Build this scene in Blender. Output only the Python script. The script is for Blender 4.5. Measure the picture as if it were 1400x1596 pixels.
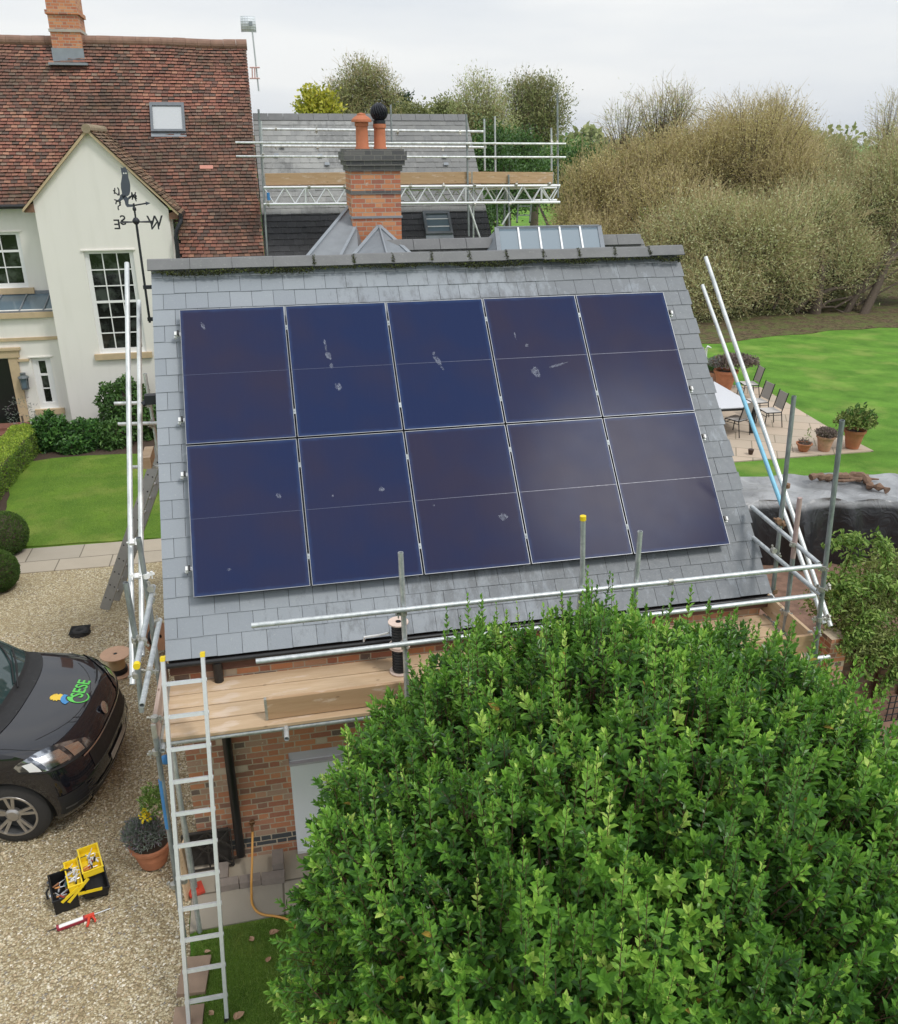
import bpy, bmesh, math, random
import numpy as np
from mathutils import Vector, Matrix, Euler
rnd = random.Random(7)
nr = np.random.default_rng(11)
for o in list(bpy.data.objects):
    bpy.data.objects.remove(o)
scn = bpy.context.scene
COL = scn.collection
R = math.radians
# ------------------------------------------------------------------ camera
CAM = Vector((0.886, -7.843, 7.286)); YAW, PITCH, ROLL, FPX = 0.2107, 0.4019, -0.0021, 1348.2
fw = Vector((math.sin(YAW)*math.cos(PITCH), math.cos(YAW)*math.cos(PITCH), -math.sin(PITCH)))
rt0 = Vector((math.cos(YAW), -math.sin(YAW), 0)); up0 = rt0.cross(fw)
cr, sr = math.cos(ROLL), math.sin(ROLL)
rt = rt0*cr + up0*sr; up = up0*cr - rt0*sr
cam = bpy.data.cameras.new('camera'); camo = bpy.data.objects.new('camera', cam); COL.objects.link(camo)
camo.matrix_world = Matrix(((rt.x, up.x, -fw.x, CAM.x), (rt.y, up.y, -fw.y, CAM.y), (rt.z, up.z, -fw.z, CAM.z), (0, 0, 0, 1)))
cam.sensor_fit = 'HORIZONTAL'; cam.sensor_width = 36; cam.lens = 36*FPX/1400; cam.clip_end = 9000; cam.clip_start = .05
scn.camera = camo
def S(x, y, X=None, Y=None, Z=None, D=None):
    """surveyed point: the sight line through photo point x,y met with a real plane"""
    d = fw + rt*((x-700)/FPX) - up*((y-798)/FPX)
    if X is not None: t = (X-CAM.x)/d.x
    elif Y is not None: t = (Y-CAM.y)/d.y
    elif Z is not None: t = (Z-CAM.z)/d.z
    else: t = D
    return CAM + d*t
# ------------------------------------------------------------------ world, sun, exposure
SUN_EL, SUN_AZ = 56, 137
w = bpy.data.worlds.new('World'); scn.world = w; w.use_nodes = True
nt = w.node_tree; nt.nodes.clear()
def wn(t, **k):
    n = nt.nodes.new(t)
    for a, b in k.items(): setattr(n, a, b)
    return n
sky = wn('ShaderNodeTexSky', sky_type='NISHITA', sun_disc=False, sun_elevation=R(SUN_EL), sun_rotation=R(SUN_AZ), air_density=1.2, dust_density=3)
tc = wn('ShaderNodeTexCoord'); mp = wn('ShaderNodeMapping'); mp.inputs['Scale'].default_value = (1.1, 1.1, 6.5)
nz = wn('ShaderNodeTexNoise'); nz.inputs['Scale'].default_value = 1.3; nz.inputs['Detail'].default_value = 5; nz.inputs['Roughness'].default_value = .5
rp = wn('ShaderNodeValToRGB'); rp.color_ramp.elements[0].position = .36; rp.color_ramp.elements[1].position = .66
rp.color_ramp.elements[0].color = (5.7, 6.25, 7.0, 1); rp.color_ramp.elements[1].color = (8.4, 8.5, 8.5, 1)
nt.links.new(tc.outputs['Generated'], mp.inputs['Vector']); nt.links.new(mp.outputs[0], nz.inputs['Vector']); nt.links.new(nz.outputs['Fac'], rp.inputs['Fac'])
sx = wn('ShaderNodeSeparateXYZ'); nt.links.new(tc.outputs['Generated'], sx.inputs[0])
mr = wn('ShaderNodeMapRange'); mr.inputs['From Min'].default_value = .12; mr.inputs['From Max'].default_value = 1; mr.inputs['To Min'].default_value = 1; mr.inputs['To Max'].default_value = 1.45
nt.links.new(sx.outputs['Z'], mr.inputs['Value'])
vm = wn('ShaderNodeVectorMath', operation='SCALE'); nt.links.new(rp.outputs['Color'], vm.inputs[0]); nt.links.new(mr.outputs[0], vm.inputs['Scale'])
mx = wn('ShaderNodeMix', data_type='RGBA'); mx.inputs['Factor'].default_value = .93
nt.links.new(sky.outputs[0], mx.inputs['A']); nt.links.new(vm.outputs[0], mx.inputs['B'])
bg = wn('ShaderNodeBackground'); bg.inputs['Strength'].default_value = .1
ow = wn('ShaderNodeOutputWorld'); nt.links.new(mx.outputs['Result'], bg.inputs['Color']); nt.links.new(bg.outputs[0], ow.inputs[0])
sl = bpy.data.lights.new('sun', 'SUN'); sl.energy = 1.5; sl.angle = R(12); sl.color = (1, .97, .92)
so = bpy.data.objects.new('sun', sl); COL.objects.link(so)
az = R(SUN_AZ); dirv = Vector((math.sin(az)*math.cos(R(SUN_EL)), math.cos(az)*math.cos(R(SUN_EL)), math.sin(R(SUN_EL))))
so.rotation_euler = dirv.to_track_quat('Z', 'Y').to_euler()
scn.view_settings.view_transform = 'Standard'; scn.view_settings.look = 'None'; scn.view_settings.exposure = .22; scn.view_settings.gamma = 1
# ------------------------------------------------------------------ material helpers
class NH:
    def __init__(s, m):
        s.m = m; s.t = m.node_tree; s.b = s.t.nodes['Principled BSDF']
    def n(s, t, **k):
        n = s.t.nodes.new(t)
        for a, b in k.items(): setattr(n, a, b)
        return n
    def put(s, inp, v):
        if isinstance(v, bpy.types.NodeSocket): s.t.links.new(v, inp)
        elif isinstance(v, tuple) and len(v) == 3 and inp.type == 'RGBA': inp.default_value = (*v, 1)
        else: inp.default_value = v
    def pos(s): return s.n('ShaderNodeNewGeometry').outputs['Position']
    def obj(s): return s.n('ShaderNodeTexCoord').outputs['Object']
    def scale(s, v, sc):
        n = s.n('ShaderNodeVectorMath', operation='MULTIPLY'); s.put(n.inputs[0], v); n.inputs[1].default_value = sc; return n.outputs[0]
    def noise(s, v, sc, d=4, r=.55, dist=0, out='Fac'):
        n = s.n('ShaderNodeTexNoise'); s.put(n.inputs['Vector'], v); n.inputs['Scale'].default_value = sc; n.inputs['Detail'].default_value = d
        n.inputs['Roughness'].default_value = r; n.inputs['Distortion'].default_value = dist; return n.outputs[out]
    def voro(s, v, sc, out='Distance', feature='F1'):
        n = s.n('ShaderNodeTexVoronoi', feature=feature); s.put(n.inputs['Vector'], v); n.inputs['Scale'].default_value = sc; return n.outputs[out]
    def ramp(s, f, stops, interp='LINEAR'):
        n = s.n('ShaderNodeValToRGB'); cr = n.color_ramp; cr.interpolation = interp
        while len(cr.elements) < len(stops): cr.elements.new(.5)
        for e, (p, c) in zip(cr.elements, stops):
            e.position = p; e.color = (*c, 1) if isinstance(c, tuple) else (c, c, c, 1)
        s.put(n.inputs[0], f); return n.outputs[0]
    def mix(s, f, a, b, mode='MIX'):
        n = s.n('ShaderNodeMix', data_type='RGBA', blend_type=mode); s.put(n.inputs['Factor'], f); s.put(n.inputs['A'], a); s.put(n.inputs['B'], b); return n.outputs['Result']
    def ma(s, op, a, b=0, c=0):
        n = s.n('ShaderNodeMath', operation=op); s.put(n.inputs[0], a); s.put(n.inputs[1], b); s.put(n.inputs[2], c); return n.outputs[0]
    def xyz(s, v):
        n = s.n('ShaderNodeSeparateXYZ'); s.put(n.inputs[0], v); return n.outputs
    def comb(s, x, y, z=0):
        n = s.n('ShaderNodeCombineXYZ'); s.put(n.inputs[0], x); s.put(n.inputs[1], y); s.put(n.inputs[2], z); return n.outputs[0]
    def white(s, v): n = s.n('ShaderNodeTexWhiteNoise'); s.put(n.inputs['Vector'], v); return n.outputs['Value']
    def attr(s, a='r'): return s.n('ShaderNodeAttribute', attribute_name=a).outputs['Fac']
    def col(s, v): s.put(s.b.inputs['Base Color'], v)
    def rough(s, v): s.put(s.b.inputs['Roughness'], v)
    def bump(s, h, st=.5, d=.01):
        n = s.n('ShaderNodeBump'); s.put(n.inputs['Height'], h); n.inputs['Strength'].default_value = st; n.inputs['Distance'].default_value = d
        s.t.links.new(n.outputs[0], s.b.inputs['Normal'])
MATS = {}
def mat(name, rough=.7, metal=0, col=None, fn=None, spec=None, **k):
    if name in MATS: return MATS[name]
    m = bpy.data.materials.new(name); m.use_nodes = True; h = NH(m)
    h.b.inputs['Roughness'].default_value = rough; h.b.inputs['Metallic'].default_value = metal
    if spec is not None: h.b.inputs['Specular IOR Level'].default_value = spec
    if col: h.col(col)
    for a, b in k.items(): h.put(h.b.inputs[a.replace('_', ' ')], b)
    if fn: fn(h)
    MATS[name] = m; return m
def simple(name, c, rough=.6, metal=0, var=.25, sc=12, bump=.15, **k):
    """a plain material with a little real-world mottling"""
    def f(h):
        n = h.noise(h.obj(), sc, 5)
        h.col(h.mix(n, tuple(max(0, x*(1-var)) for x in c), tuple(min(1, x*(1+var)) for x in c)))
        h.rough(h.ma('ADD', h.ma('MULTIPLY', h.noise(h.obj(), sc*2.3, 3), .25), max(.02, rough-.12)))
        if bump: h.bump(h.noise(h.obj(), sc*4, 4), bump, .004)
    return mat(name, rough, metal, fn=f, **k)
# ------------------------------------------------------------------ mesh helpers
class MB:
    def __init__(s): s.v = []; s.f = []; s.r = []; s.sm = False
    def add(s, vs, fs, r=None):
        k = len(s.v); s.v += [tuple(v) for v in vs]; s.f += [tuple(i+k for i in f) for f in fs]
        s.r += [rnd.random() if r is None else r]*len(fs); return s
    def box(s, c, sz, M=None, r=None):
        x, y, z = (a/2 for a in sz); c = Vector(c)
        vs = [Vector((i*x, j*y, k*z)) for k in (-1, 1) for j in (-1, 1) for i in (-1, 1)]
        if M is not None: vs = [M @ v for v in vs]
        return s.add([c+v for v in vs], [(0, 2, 3, 1), (4, 5, 7, 6), (0, 1, 5, 4), (2, 6, 7, 3), (0, 4, 6, 2), (1, 3, 7, 5)], rnd.random() if r is None else r)
    def b2(s, x0, x1, y0, y1, z0, z1, r=None): return s.box(((x0+x1)/2, (y0+y1)/2, (z0+z1)/2), (abs(x1-x0), abs(y1-y0), abs(z1-z0)), None, r)
    def bar(s, a, b, wd, th, upv=(0, 0, 1)):
        a, b = Vector(a), Vector(b); d = b-a; x = d.normalized(); u = Vector(upv)
        y = u.cross(x)
        if y.length < 1e-4: y = Vector((0, 1, 0)).cross(x)
        y.normalize(); z = x.cross(y)
        return s.box((a+b)/2, (d.length, wd, th), Matrix((x, y, z)).transposed())
    def tube(s, pts, r, n=10, caps=True, hollow=False):
        pts = [Vector(p) for p in pts]; rs = r if isinstance(r, (list, tuple)) else [r]*len(pts)
        k = len(s.v); prev = None
        for i, p in enumerate(pts):
            t = (pts[min(i+1, len(pts)-1)]-pts[max(i-1, 0)]).normalized()
            if prev is None:
                a = t.orthogonal().normalized()
            else:
                a = (prev - t*prev.dot(t)); a = a.normalized() if a.length > 1e-6 else t.orthogonal().normalized()
            prev = a; b = t.cross(a)
            for j in range(n):
                q = 2*math.pi*j/n; s.v.append(tuple(p + (a*math.cos(q)+b*math.sin(q))*rs[i]))
        rv = rnd.random()
        for i in range(len(pts)-1):
            for j in range(n):
                s.f.append((k+i*n+j, k+i*n+(j+1) % n, k+(i+1)*n+(j+1) % n, k+(i+1)*n+j)); s.r.append(rv)
        if hollow:                                    # open ends with an inner wall
            for e, i in ((0, 0), (1, len(pts)-1)):
                t = (pts[1]-pts[0]).normalized() if e == 0 else (pts[-2]-pts[-1]).normalized()
                m = len(s.v); c = pts[i]
                for dpt, sc in ((0, .84), (.12, .84)):
                    for j in range(n):
                        v = Vector(s.v[k+i*n+j]); s.v.append(tuple(c + (v-c)*sc + t*dpt))
                for j in range(n):
                    j2 = (j+1) % n
                    s.f.append((k+i*n+j, k+i*n+j2, m+j2, m+j)); s.r.append(rv)
                    s.f.append((m+j, m+j2, m+n+j2, m+n+j)); s.r.append(rv)
                s.f.append(tuple(m+n+j for j in range(n))); s.r.append(rv)
        elif caps:
            s.f.append(tuple(k+j for j in reversed(range(n)))); s.r.append(rv)
            s.f.append(tuple(k+(len(pts)-1)*n+j for j in range(n))); s.r.append(rv)
        return s
    def lathe(s, c, prof, n=24, M=None, caps=True):
        k = len(s.v); c = Vector(c)
        for r_, z in prof:
            for j in range(n):
                q = 2*math.pi*j/n; v = Vector((r_*math.cos(q), r_*math.sin(q), z))
                if M is not None: v = M @ v
                s.v.append(tuple(c+v))
        rv = rnd.random()
        for i in range(len(prof)-1):
            for j in range(n):
                s.f.append((k+i*n+j, k+i*n+(j+1) % n, k+(i+1)*n+(j+1) % n, k+(i+1)*n+j)); s.r.append(rv)
        if caps:
            s.f.append(tuple(k+j for j in reversed(range(n)))); s.r.append(rv)
            s.f.append(tuple(k+(len(prof)-1)*n+j for j in range(n))); s.r.append(rv)
        return s
    def prism(s, poly, ext):
        """closed polygon (list of 3-D points) extruded by vector ext"""
        e = Vector(ext); p = [Vector(q) for q in poly]; n = len(p)
        return s.add(p+[q+e for q in p], [tuple(range(n)), tuple(range(2*n-1, n-1, -1))]+[(i, i+n, (i+1) % n+n, (i+1) % n) for i in range(n)], rnd.random())
    def sphere(s, c, rad, n=12, m=8, M=None):
        rad = rad if isinstance(rad, tuple) else (rad,)*3
        k = len(s.v); c = Vector(c)
        for i in range(1, m):
            for j in range(n):
                a, b = math.pi*i/m, 2*math.pi*j/n
                v = Vector((rad[0]*math.sin(a)*math.cos(b), rad[1]*math.sin(a)*math.sin(b), rad[2]*math.cos(a)))
                if M is not None: v = M @ v
                s.v.append(tuple(c+v))
        t = Vector((0, 0, rad[2])); t = M @ t if M is not None else t
        s.v += [tuple(c+t), tuple(c-t)]; T = k+(m-1)*n; rv = rnd.random()
        fs = []
        for j in range(n):
            j2 = (j+1) % n; fs.append((k+j, k+j2, T)); fs.append((k+(m-2)*n+j2, k+(m-2)*n+j, T+1))
            for i in range(m-2): fs.append((k+i*n+j, k+(i+1)*n+j, k+(i+1)*n+j2, k+i*n+j2))
        s.f += fs; s.r += [rv]*len(fs); return s
    def build(s, name, m, parent=None, smooth=False, loc=None, fix=True):
        me = bpy.data.meshes.new(name); base = Vector((0, 0, 0)); o = bpy.data.objects.new(name, me); COL.objects.link(o)
        if parent is None:
            if loc is None:
                a = np.array(s.v); base = Vector((float(a[:, 0].mean()), float(a[:, 1].mean()), float(a[:, 2].min())))
            else: base = Vector(loc)
            o.location = base
        else:
            o.parent = parent; q = parent
            while q is not None: base = base + q.location; q = q.parent
        me.from_pydata([(v[0]-base.x, v[1]-base.y, v[2]-base.z) for v in s.v], [], s.f)
        at = me.attributes.new('r', 'FLOAT', 'FACE'); at.data.foreach_set('value', s.r)
        if fix:
            bm = bmesh.new(); bm.from_mesh(me); bmesh.ops.recalc_face_normals(bm, faces=bm.faces); bm.to_mesh(me); bm.free()
        if smooth:
            me.shade_smooth()
            try: me.set_sharp_from_angle(angle=R(40))
            except Exception: pass
        me.materials.append(m); return o
def tag(o, label=None, cat=None, group=None, kind=None):
    for k, v in (('label', label), ('category', cat), ('group', group), ('kind', kind)):
        if v: o[k] = v
    return o
def empty(name, loc, label, cat, group=None, kind=None):
    o = bpy.data.objects.new(name, None); COL.objects.link(o); o.location = loc; o.empty_display_size = .1
    return tag(o, label, cat, group, kind)
def struct(name, mb, m, **k): return tag(mb.build(name, m, **k), kind='structure')
def kids(o): return [c for c in bpy.data.objects if c.parent == o]
def copy_tree(o, parent=None):
    c = o.copy(); COL.objects.link(c)
    if parent is not None: c.parent = parent
    for ch in kids(o): copy_tree(ch, c)
    return c
def raw(name, V, F, m, parent=None, r=None, smooth=False, loc=None, attrs=None):
    """fast numpy mesh; V (n,3) world coordinates, F (m,k)"""
    base = np.zeros(3)
    me = bpy.data.meshes.new(name); o = bpy.data.objects.new(name, me); COL.objects.link(o)
    if parent is None:
        base = np.array(loc if loc is not None else (V[:, 0].mean(), V[:, 1].mean(), V[:, 2].min())); o.location = base
    else:
        o.parent = parent; q = parent
        while q is not None: base = base+np.array(q.location); q = q.parent
    V = (V-base).astype(np.float32); k = F.shape[1]
    me.vertices.add(len(V)); me.vertices.foreach_set('co', V.ravel())
    me.loops.add(F.size); me.loops.foreach_set('vertex_index', F.ravel().astype(np.int32))
    me.polygons.add(len(F)); me.polygons.foreach_set('loop_start', np.arange(0, F.size, k, dtype=np.int32))
    me.update(calc_edges=True)
    if r is not None:
        at = me.attributes.new('r', 'FLOAT', 'FACE'); at.data.foreach_set('value', np.asarray(r, dtype=np.float32))
    for a, vals in (attrs or {}).items():
        at = me.attributes.new(a, 'FLOAT', 'FACE'); at.data.foreach_set('value', np.asarray(vals, dtype=np.float32))
    me.shade_smooth() if smooth else me.shade_flat()
    me.materials.append(m); return o
def nrm(a): return a/np.maximum(np.linalg.norm(a, axis=-1, keepdims=True), 1e-9)
def leaves(P, A, N, L, W, fold=.25, curl=.15):
    """leaf blades: base P, axis A, normal N, length L, width W -> 6 verts, 2 quads each"""
    n = len(P); A = nrm(A); Sd = nrm(np.cross(A, N)); N = nrm(np.cross(Sd, A)); L = L[:, None]; W = W[:, None]
    v = np.stack([P, P+A*L*.3+Sd*W*.42+N*W*fold, P+A*L*.66+Sd*W*.40+N*W*(fold-curl*.5), P+A*L-N*L*curl,
                  P+A*L*.66-Sd*W*.40+N*W*(fold-curl*.5), P+A*L*.3-Sd*W*.42+N*W*fold], 1).reshape(-1, 3)
    i = (np.arange(n)*6)[:, None]
    f = np.concatenate([i+np.array([[0, 3, 2, 1]]), i+np.array([[0, 5, 4, 3]])], 1).reshape(-1, 4)
    return v, f
def rndir(n): return nrm(nr.normal(size=(n, 3)))
def tubes_np(A, B, r0, r1, n=4):
    """many thin tapered sticks A->B"""
    m = len(A); d = nrm(B-A); o = nrm(np.cross(d, np.where(np.abs(d[:, 2:3]) > .9, np.array([[1., 0, 0]]), np.array([[0, 0, 1.]])))); q = np.cross(d, o)
    an = np.arange(n)*2*np.pi/n; c, s_ = np.cos(an)[None, :, None], np.sin(an)[None, :, None]
    ring = o[:, None]*c+q[:, None]*s_
    V = np.concatenate([A[:, None]+ring*np.reshape(r0, (-1, 1, 1)), B[:, None]+ring*np.reshape(r1, (-1, 1, 1))], 1).reshape(-1, 3)
    j = np.arange(n); f = np.stack([j, (j+1) % n, (j+1) % n+n, j+n], 1)
    F = ((np.arange(m)*2*n)[:, None, None]+f[None]).reshape(-1, 4)
    return V, F
# ------------------------------------------------------------------ materials
def wallcells(h, L, Hc, mort, half=True, header=0.667, jitter=.012):
    """bond pattern from world position: returns id value, joint mask (1 in joints), second random"""
    P = h.pos(); N = h.xyz(h.n('ShaderNodeNewGeometry').outputs['Normal']); x, y, z = h.xyz(P)
    ax = h.ma('ABSOLUTE', N[0]); ay = h.ma('ABSOLUTE', N[1])
    wob = h.ma('MULTIPLY', h.ma('SUBTRACT', h.noise(P, 14, 2), .5), jitter)
    u = h.ma('ADD', h.ma('ADD', h.ma('MULTIPLY', x, h.ma('GREATER_THAN', ay, .5)), h.ma('MULTIPLY', y, h.ma('GREATER_THAN', ax, .5))), wob)
    zz = h.ma('ADD', h.ma('DIVIDE', h.ma('ADD', z, wob), Hc), 100.0); row = h.ma('FLOOR', zz); fz = h.ma('FRACT', zz)
    p = h.ma('ADD', h.ma('ADD', h.ma('DIVIDE', u, L), 200.0), h.ma('MULTIPLY', h.ma('MODULO', row, 2.0), .5 if half else 0))
    f = h.ma('FRACT', p); hd = h.ma('GREATER_THAN', f, header); cid = h.ma('ADD', h.ma('MULTIPLY', h.ma('FLOOR', p), 2), hd)
    eu = h.ma('MULTIPLY', h.ma('MINIMUM', h.ma('MINIMUM', f, h.ma('SUBTRACT', 1, f)), h.ma('ABSOLUTE', h.ma('SUBTRACT', f, header))), L)
    ez = h.ma('MULTIPLY', h.ma('MINIMUM', fz, h.ma('SUBTRACT', 1, fz)), Hc)
    e = h.ma('ADD', h.ma('MINIMUM', eu, ez), h.ma('MULTIPLY', h.ma('SUBTRACT', h.noise(P, 45, 3), .5), mort*.9))
    mask = h.ma('LESS_THAN', e, mort)
    return h.white(h.comb(cid, row)), mask, h.white(h.comb(row, cid, 3.3)), z
def f_brick(stops, mortar, rowdark=None):
    def f(h):
        v, m, v2, z = wallcells(h, .3375, .075, .0065)
        c = h.ramp(v, stops, 'CONSTANT')
        c = h.mix(h.ma('MULTIPLY', h.noise(h.pos(), 22, 6, .7), .6), c, h.mix(.5, c, mortar))
        c = h.mix(h.ma('GREATER_THAN', h.noise(h.pos(), 7, 6, .75), .66), c, tuple(min(1, x*1.15) for x in mortar))
        if rowdark is not None:
            for z0, z1, dc in rowdark:
                inb = h.ma('MULTIPLY', h.ma('GREATER_THAN', z, z0), h.ma('LESS_THAN', z, z1)); c = h.mix(inb, c, dc)
        c = h.mix(m, c, h.mix(h.noise(h.pos(), 30, 3), tuple(x*.75 for x in mortar), mortar))
        h.col(c); h.bump(h.ma('ADD', h.ma('MULTIPLY', h.ma('SUBTRACT', 1, m), .7), h.ma('MULTIPLY', h.noise(h.pos(), 60, 4), .3)), .7, .012)
    return f
OLD = [(0, (.52, .17, .07)), (.16, (.38, .11, .055)), (.3, (.60, .22, .09)), (.44, (.28, .105, .065)), (.56, (.50, .19, .105)), (.68, (.13, .08, .07)), (.74, (.54, .27, .16)), (.86, (.44, .26, .18)), (.95, (.60, .48, .36))]
NEW = [(0, (.52, .15, .05)), (.2, (.58, .20, .07)), (.4, (.44, .11, .045)), (.6, (.62, .25, .10)), (.8, (.54, .17, .06)), (.93, (.33, .09, .05))]
M_brick = mat('old_red_brick', .85, fn=f_brick(OLD, (.60, .50, .37), [(.17, .30, (.075, .08, .085))]))
M_brick_n = mat('orange_brick', .85, fn=f_brick(NEW, (.50, .42, .33)))
M_brick_d = mat('dark_corbel_brick', .85, fn=f_brick([(0, (.10, .10, .10)), (.5, (.14, .135, .13)), (.8, (.075, .075, .08))], (.22, .21, .19)))
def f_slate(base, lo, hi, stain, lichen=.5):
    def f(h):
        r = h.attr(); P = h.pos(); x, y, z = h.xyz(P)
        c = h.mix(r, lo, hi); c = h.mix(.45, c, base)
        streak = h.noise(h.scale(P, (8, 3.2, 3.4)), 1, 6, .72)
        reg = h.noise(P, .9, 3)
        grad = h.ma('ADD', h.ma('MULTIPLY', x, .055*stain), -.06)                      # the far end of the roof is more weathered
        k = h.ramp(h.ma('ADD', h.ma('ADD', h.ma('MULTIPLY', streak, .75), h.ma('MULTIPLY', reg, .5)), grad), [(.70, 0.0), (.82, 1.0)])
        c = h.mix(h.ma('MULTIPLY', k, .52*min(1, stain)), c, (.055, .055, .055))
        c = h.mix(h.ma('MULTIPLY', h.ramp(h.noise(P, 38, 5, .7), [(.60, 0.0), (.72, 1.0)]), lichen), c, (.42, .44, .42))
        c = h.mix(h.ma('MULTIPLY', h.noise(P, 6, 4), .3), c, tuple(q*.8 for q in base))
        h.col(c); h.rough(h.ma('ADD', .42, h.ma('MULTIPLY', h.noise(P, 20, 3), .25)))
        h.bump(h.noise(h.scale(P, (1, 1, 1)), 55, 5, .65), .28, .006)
    return f
M_slate = mat('blue_grey_slate', .5, fn=f_slate((.255, .282, .312), (.215, .238, .266), (.295, .32, .345), 1.0))
M_slate_old = mat('weathered_slate', .6, fn=f_slate((.28, .28, .27), (.18, .185, .185), (.36, .36, .34), 1.0, .7))
M_slate_dark = mat('black_slate', .4, fn=f_slate((.022, .023, .026), (.012, .013, .015), (.04, .041, .045), .3, .12))
def f_tile(h):
    r = h.attr(); P = h.pos()
    c = h.ramp(r, [(0, (.28, .115, .08)), (.14, (.21, .085, .062)), (.26, (.34, .15, .10)), (.38, (.16, .085, .065)), (.5, (.27, .115, .08)), (.6, (.12, .08, .065)), (.68, (.38, .19, .125)), (.76, (.19, .11, .085)), (.86, (.30, .135, .095)), (.94, (.25, .17, .125))], 'CONSTANT')
    g = h.noise(P, .55, 5, .6)
    c = h.mix(h.ramp(g, [(.38, 0.0), (.60, .75)]), c, (.085, .06, .042))
    c = h.mix(h.ma('MULTIPLY', h.ramp(h.noise(P, 3.1, 6, .72), [(.52, 0.0), (.7, 1.0)]), .55), c, (.10, .075, .035))
    c = h.mix(h.ma('MULTIPLY', h.ramp(h.noise(P, 9, 6, .75), [(.645, 0.0), (.70, 1.0)]), .8), c, (.46, .43, .36))
    h.col(c); h.bump(h.noise(P, 40, 5), .4, .01)
M_tile = mat('old_clay_tile', .85, fn=f_tile)
def f_tile2(h):
    r = h.attr(); P = h.pos(); c = h.ramp(r, [(0, (.20, .13, .08)), (.3, (.27, .17, .11)), (.6, (.17, .10, .07)), (.85, (.30, .15, .09))], 'CONSTANT')
    h.col(h.mix(h.ma('MULTIPLY', h.noise(P, 5, 5), .5), c, (.15, .12, .07))); h.bump(h.noise(P, 40, 5), .4, .01)
M_tile2 = mat('mossy_clay_tile', .85, fn=f_tile2)
M_ridge = mat('grey_ridge_tile', .75, fn=lambda h: (h.col(h.mix(h.ma('MULTIPLY', h.ramp(h.noise(h.pos(), 30, 6, .7), [(.58, 0.0), (.7, 1.0)]), .55), h.mix(h.noise(h.pos(), 4, 5), (.12, .122, .125), (.20, .20, .20)), (.30, .31, .28))), h.bump(h.noise(h.pos(), 50, 4), .3, .006)))
M_ridge_red = simple('red_ridge_tile', (.25, .15, .11), .85, sc=6, var=.45)
def f_render(h):
    P = h.pos(); n = h.noise(P, .8, 4)
    c = h.mix(n, (.76, .735, .68), (.82, .79, .74)); x, y, z = h.xyz(P)
    st = h.noise(h.scale(P, (3.5, 3.5, .35)), 1.4, 4); c = h.mix(h.ma('MULTIPLY', h.ramp(st, [(.50, 0.0), (.78, 1.0)]), .17), c, (.52, .50, .43))
    h.col(c); h.bump(h.noise(P, 90, 4), .2, .004)
M_render = mat('cream_render', .9, fn=f_render)
M_stone = simple('sandstone', (.52, .40, .25), .85, sc=6, var=.2)
M_white = simple('white_paint', (.80, .80, .79), .4, var=.04, bump=.05)
M_owl = simple('slate_grey_iron', (.075, .085, .11), .4, .2, var=.2)
M_board = simple('white_board', (.86, .88, .91), .35, var=.04, sc=3, bump=.03)
def f_glass(h):
    h.col(h.mix(h.ramp(h.noise(h.pos(), 2.4, 5, .6), [(.48, 0.0), (.62, 1.0)]), (.012, .014, .012), (.06, .07, .06))); h.rough(.05)
M_glass = mat('dark_window_glass', .05, fn=f_glass)
M_skyglass = mat('rooflight_glass', .06, col=(.45, .47, .48), spec=.8)
M_lanternglass = mat('blue_grey_glass', .12, col=(.13, .18, .215), spec=.5)
M_lead = simple('lead_sheet', (.19, .21, .23), .55, sc=7, var=.22)
M_leadl = simple('weathered_lead', (.25, .275, .30), .6, sc=7, var=.2)
M_alu = simple('brushed_aluminium', (.74, .75, .77), .36, .45, var=.12, sc=25, bump=.08)
M_galv = mat('galvanised_tube', .45, .55, fn=lambda h: (h.col(h.mix(h.ramp(h.noise(h.pos(), 16, 6, .7), [(.35, 0.0), (.7, 1.0)]), (.42, .45, .46), (.68, .70, .70))), h.bump(h.noise(h.pos(), 60, 4), .2, .002)))
M_galvd = mat('dull_steel_tube', .55, .5, fn=lambda h: (h.col(h.mix(h.ramp(h.noise(h.scale(h.pos(), (1, 1, .3)), 14, 6, .7), [(.4, 0.0), (.65, 1.0)]), (.20, .22, .225), (.37, .40, .41))), h.bump(h.noise(h.pos(), 60, 4), .2, .002)))
M_white_tube = mat('pale_aluminium_tube', .4, .35, fn=lambda h: h.col(h.mix(h.ramp(h.noise(h.scale(h.pos(), (1, .4, .4)), 9, 6, .7), [(.38, 0.0), (.6, 1.0)]), (.48, .50, .50), (.74, .76, .75))))
M_bluetube = simple('blue_painted_tube', (.22, .50, .66), .5, .1, var=.25, sc=8)
M_bluetube2 = simple('strong_blue_tube', (.05, .22, .50), .45, .1, var=.25, sc=8)
M_clamp = simple('coupler_steel', (.42, .41, .37), .55, .6, var=.35, sc=40)
M_rust = simple('rusty_coupler', (.25, .15, .09), .8, .2, var=.4, sc=40)
M_black = simple('black_iron', (.018, .02, .026), .45, .2, var=.3)
M_blackpl = simple('black_plastic', (.012, .012, .013), .35, var=.3, bump=.06)
M_yellow = simple('yellow_plastic', (.85, .62, .02), .4, var=.08, bump=.05)
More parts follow.
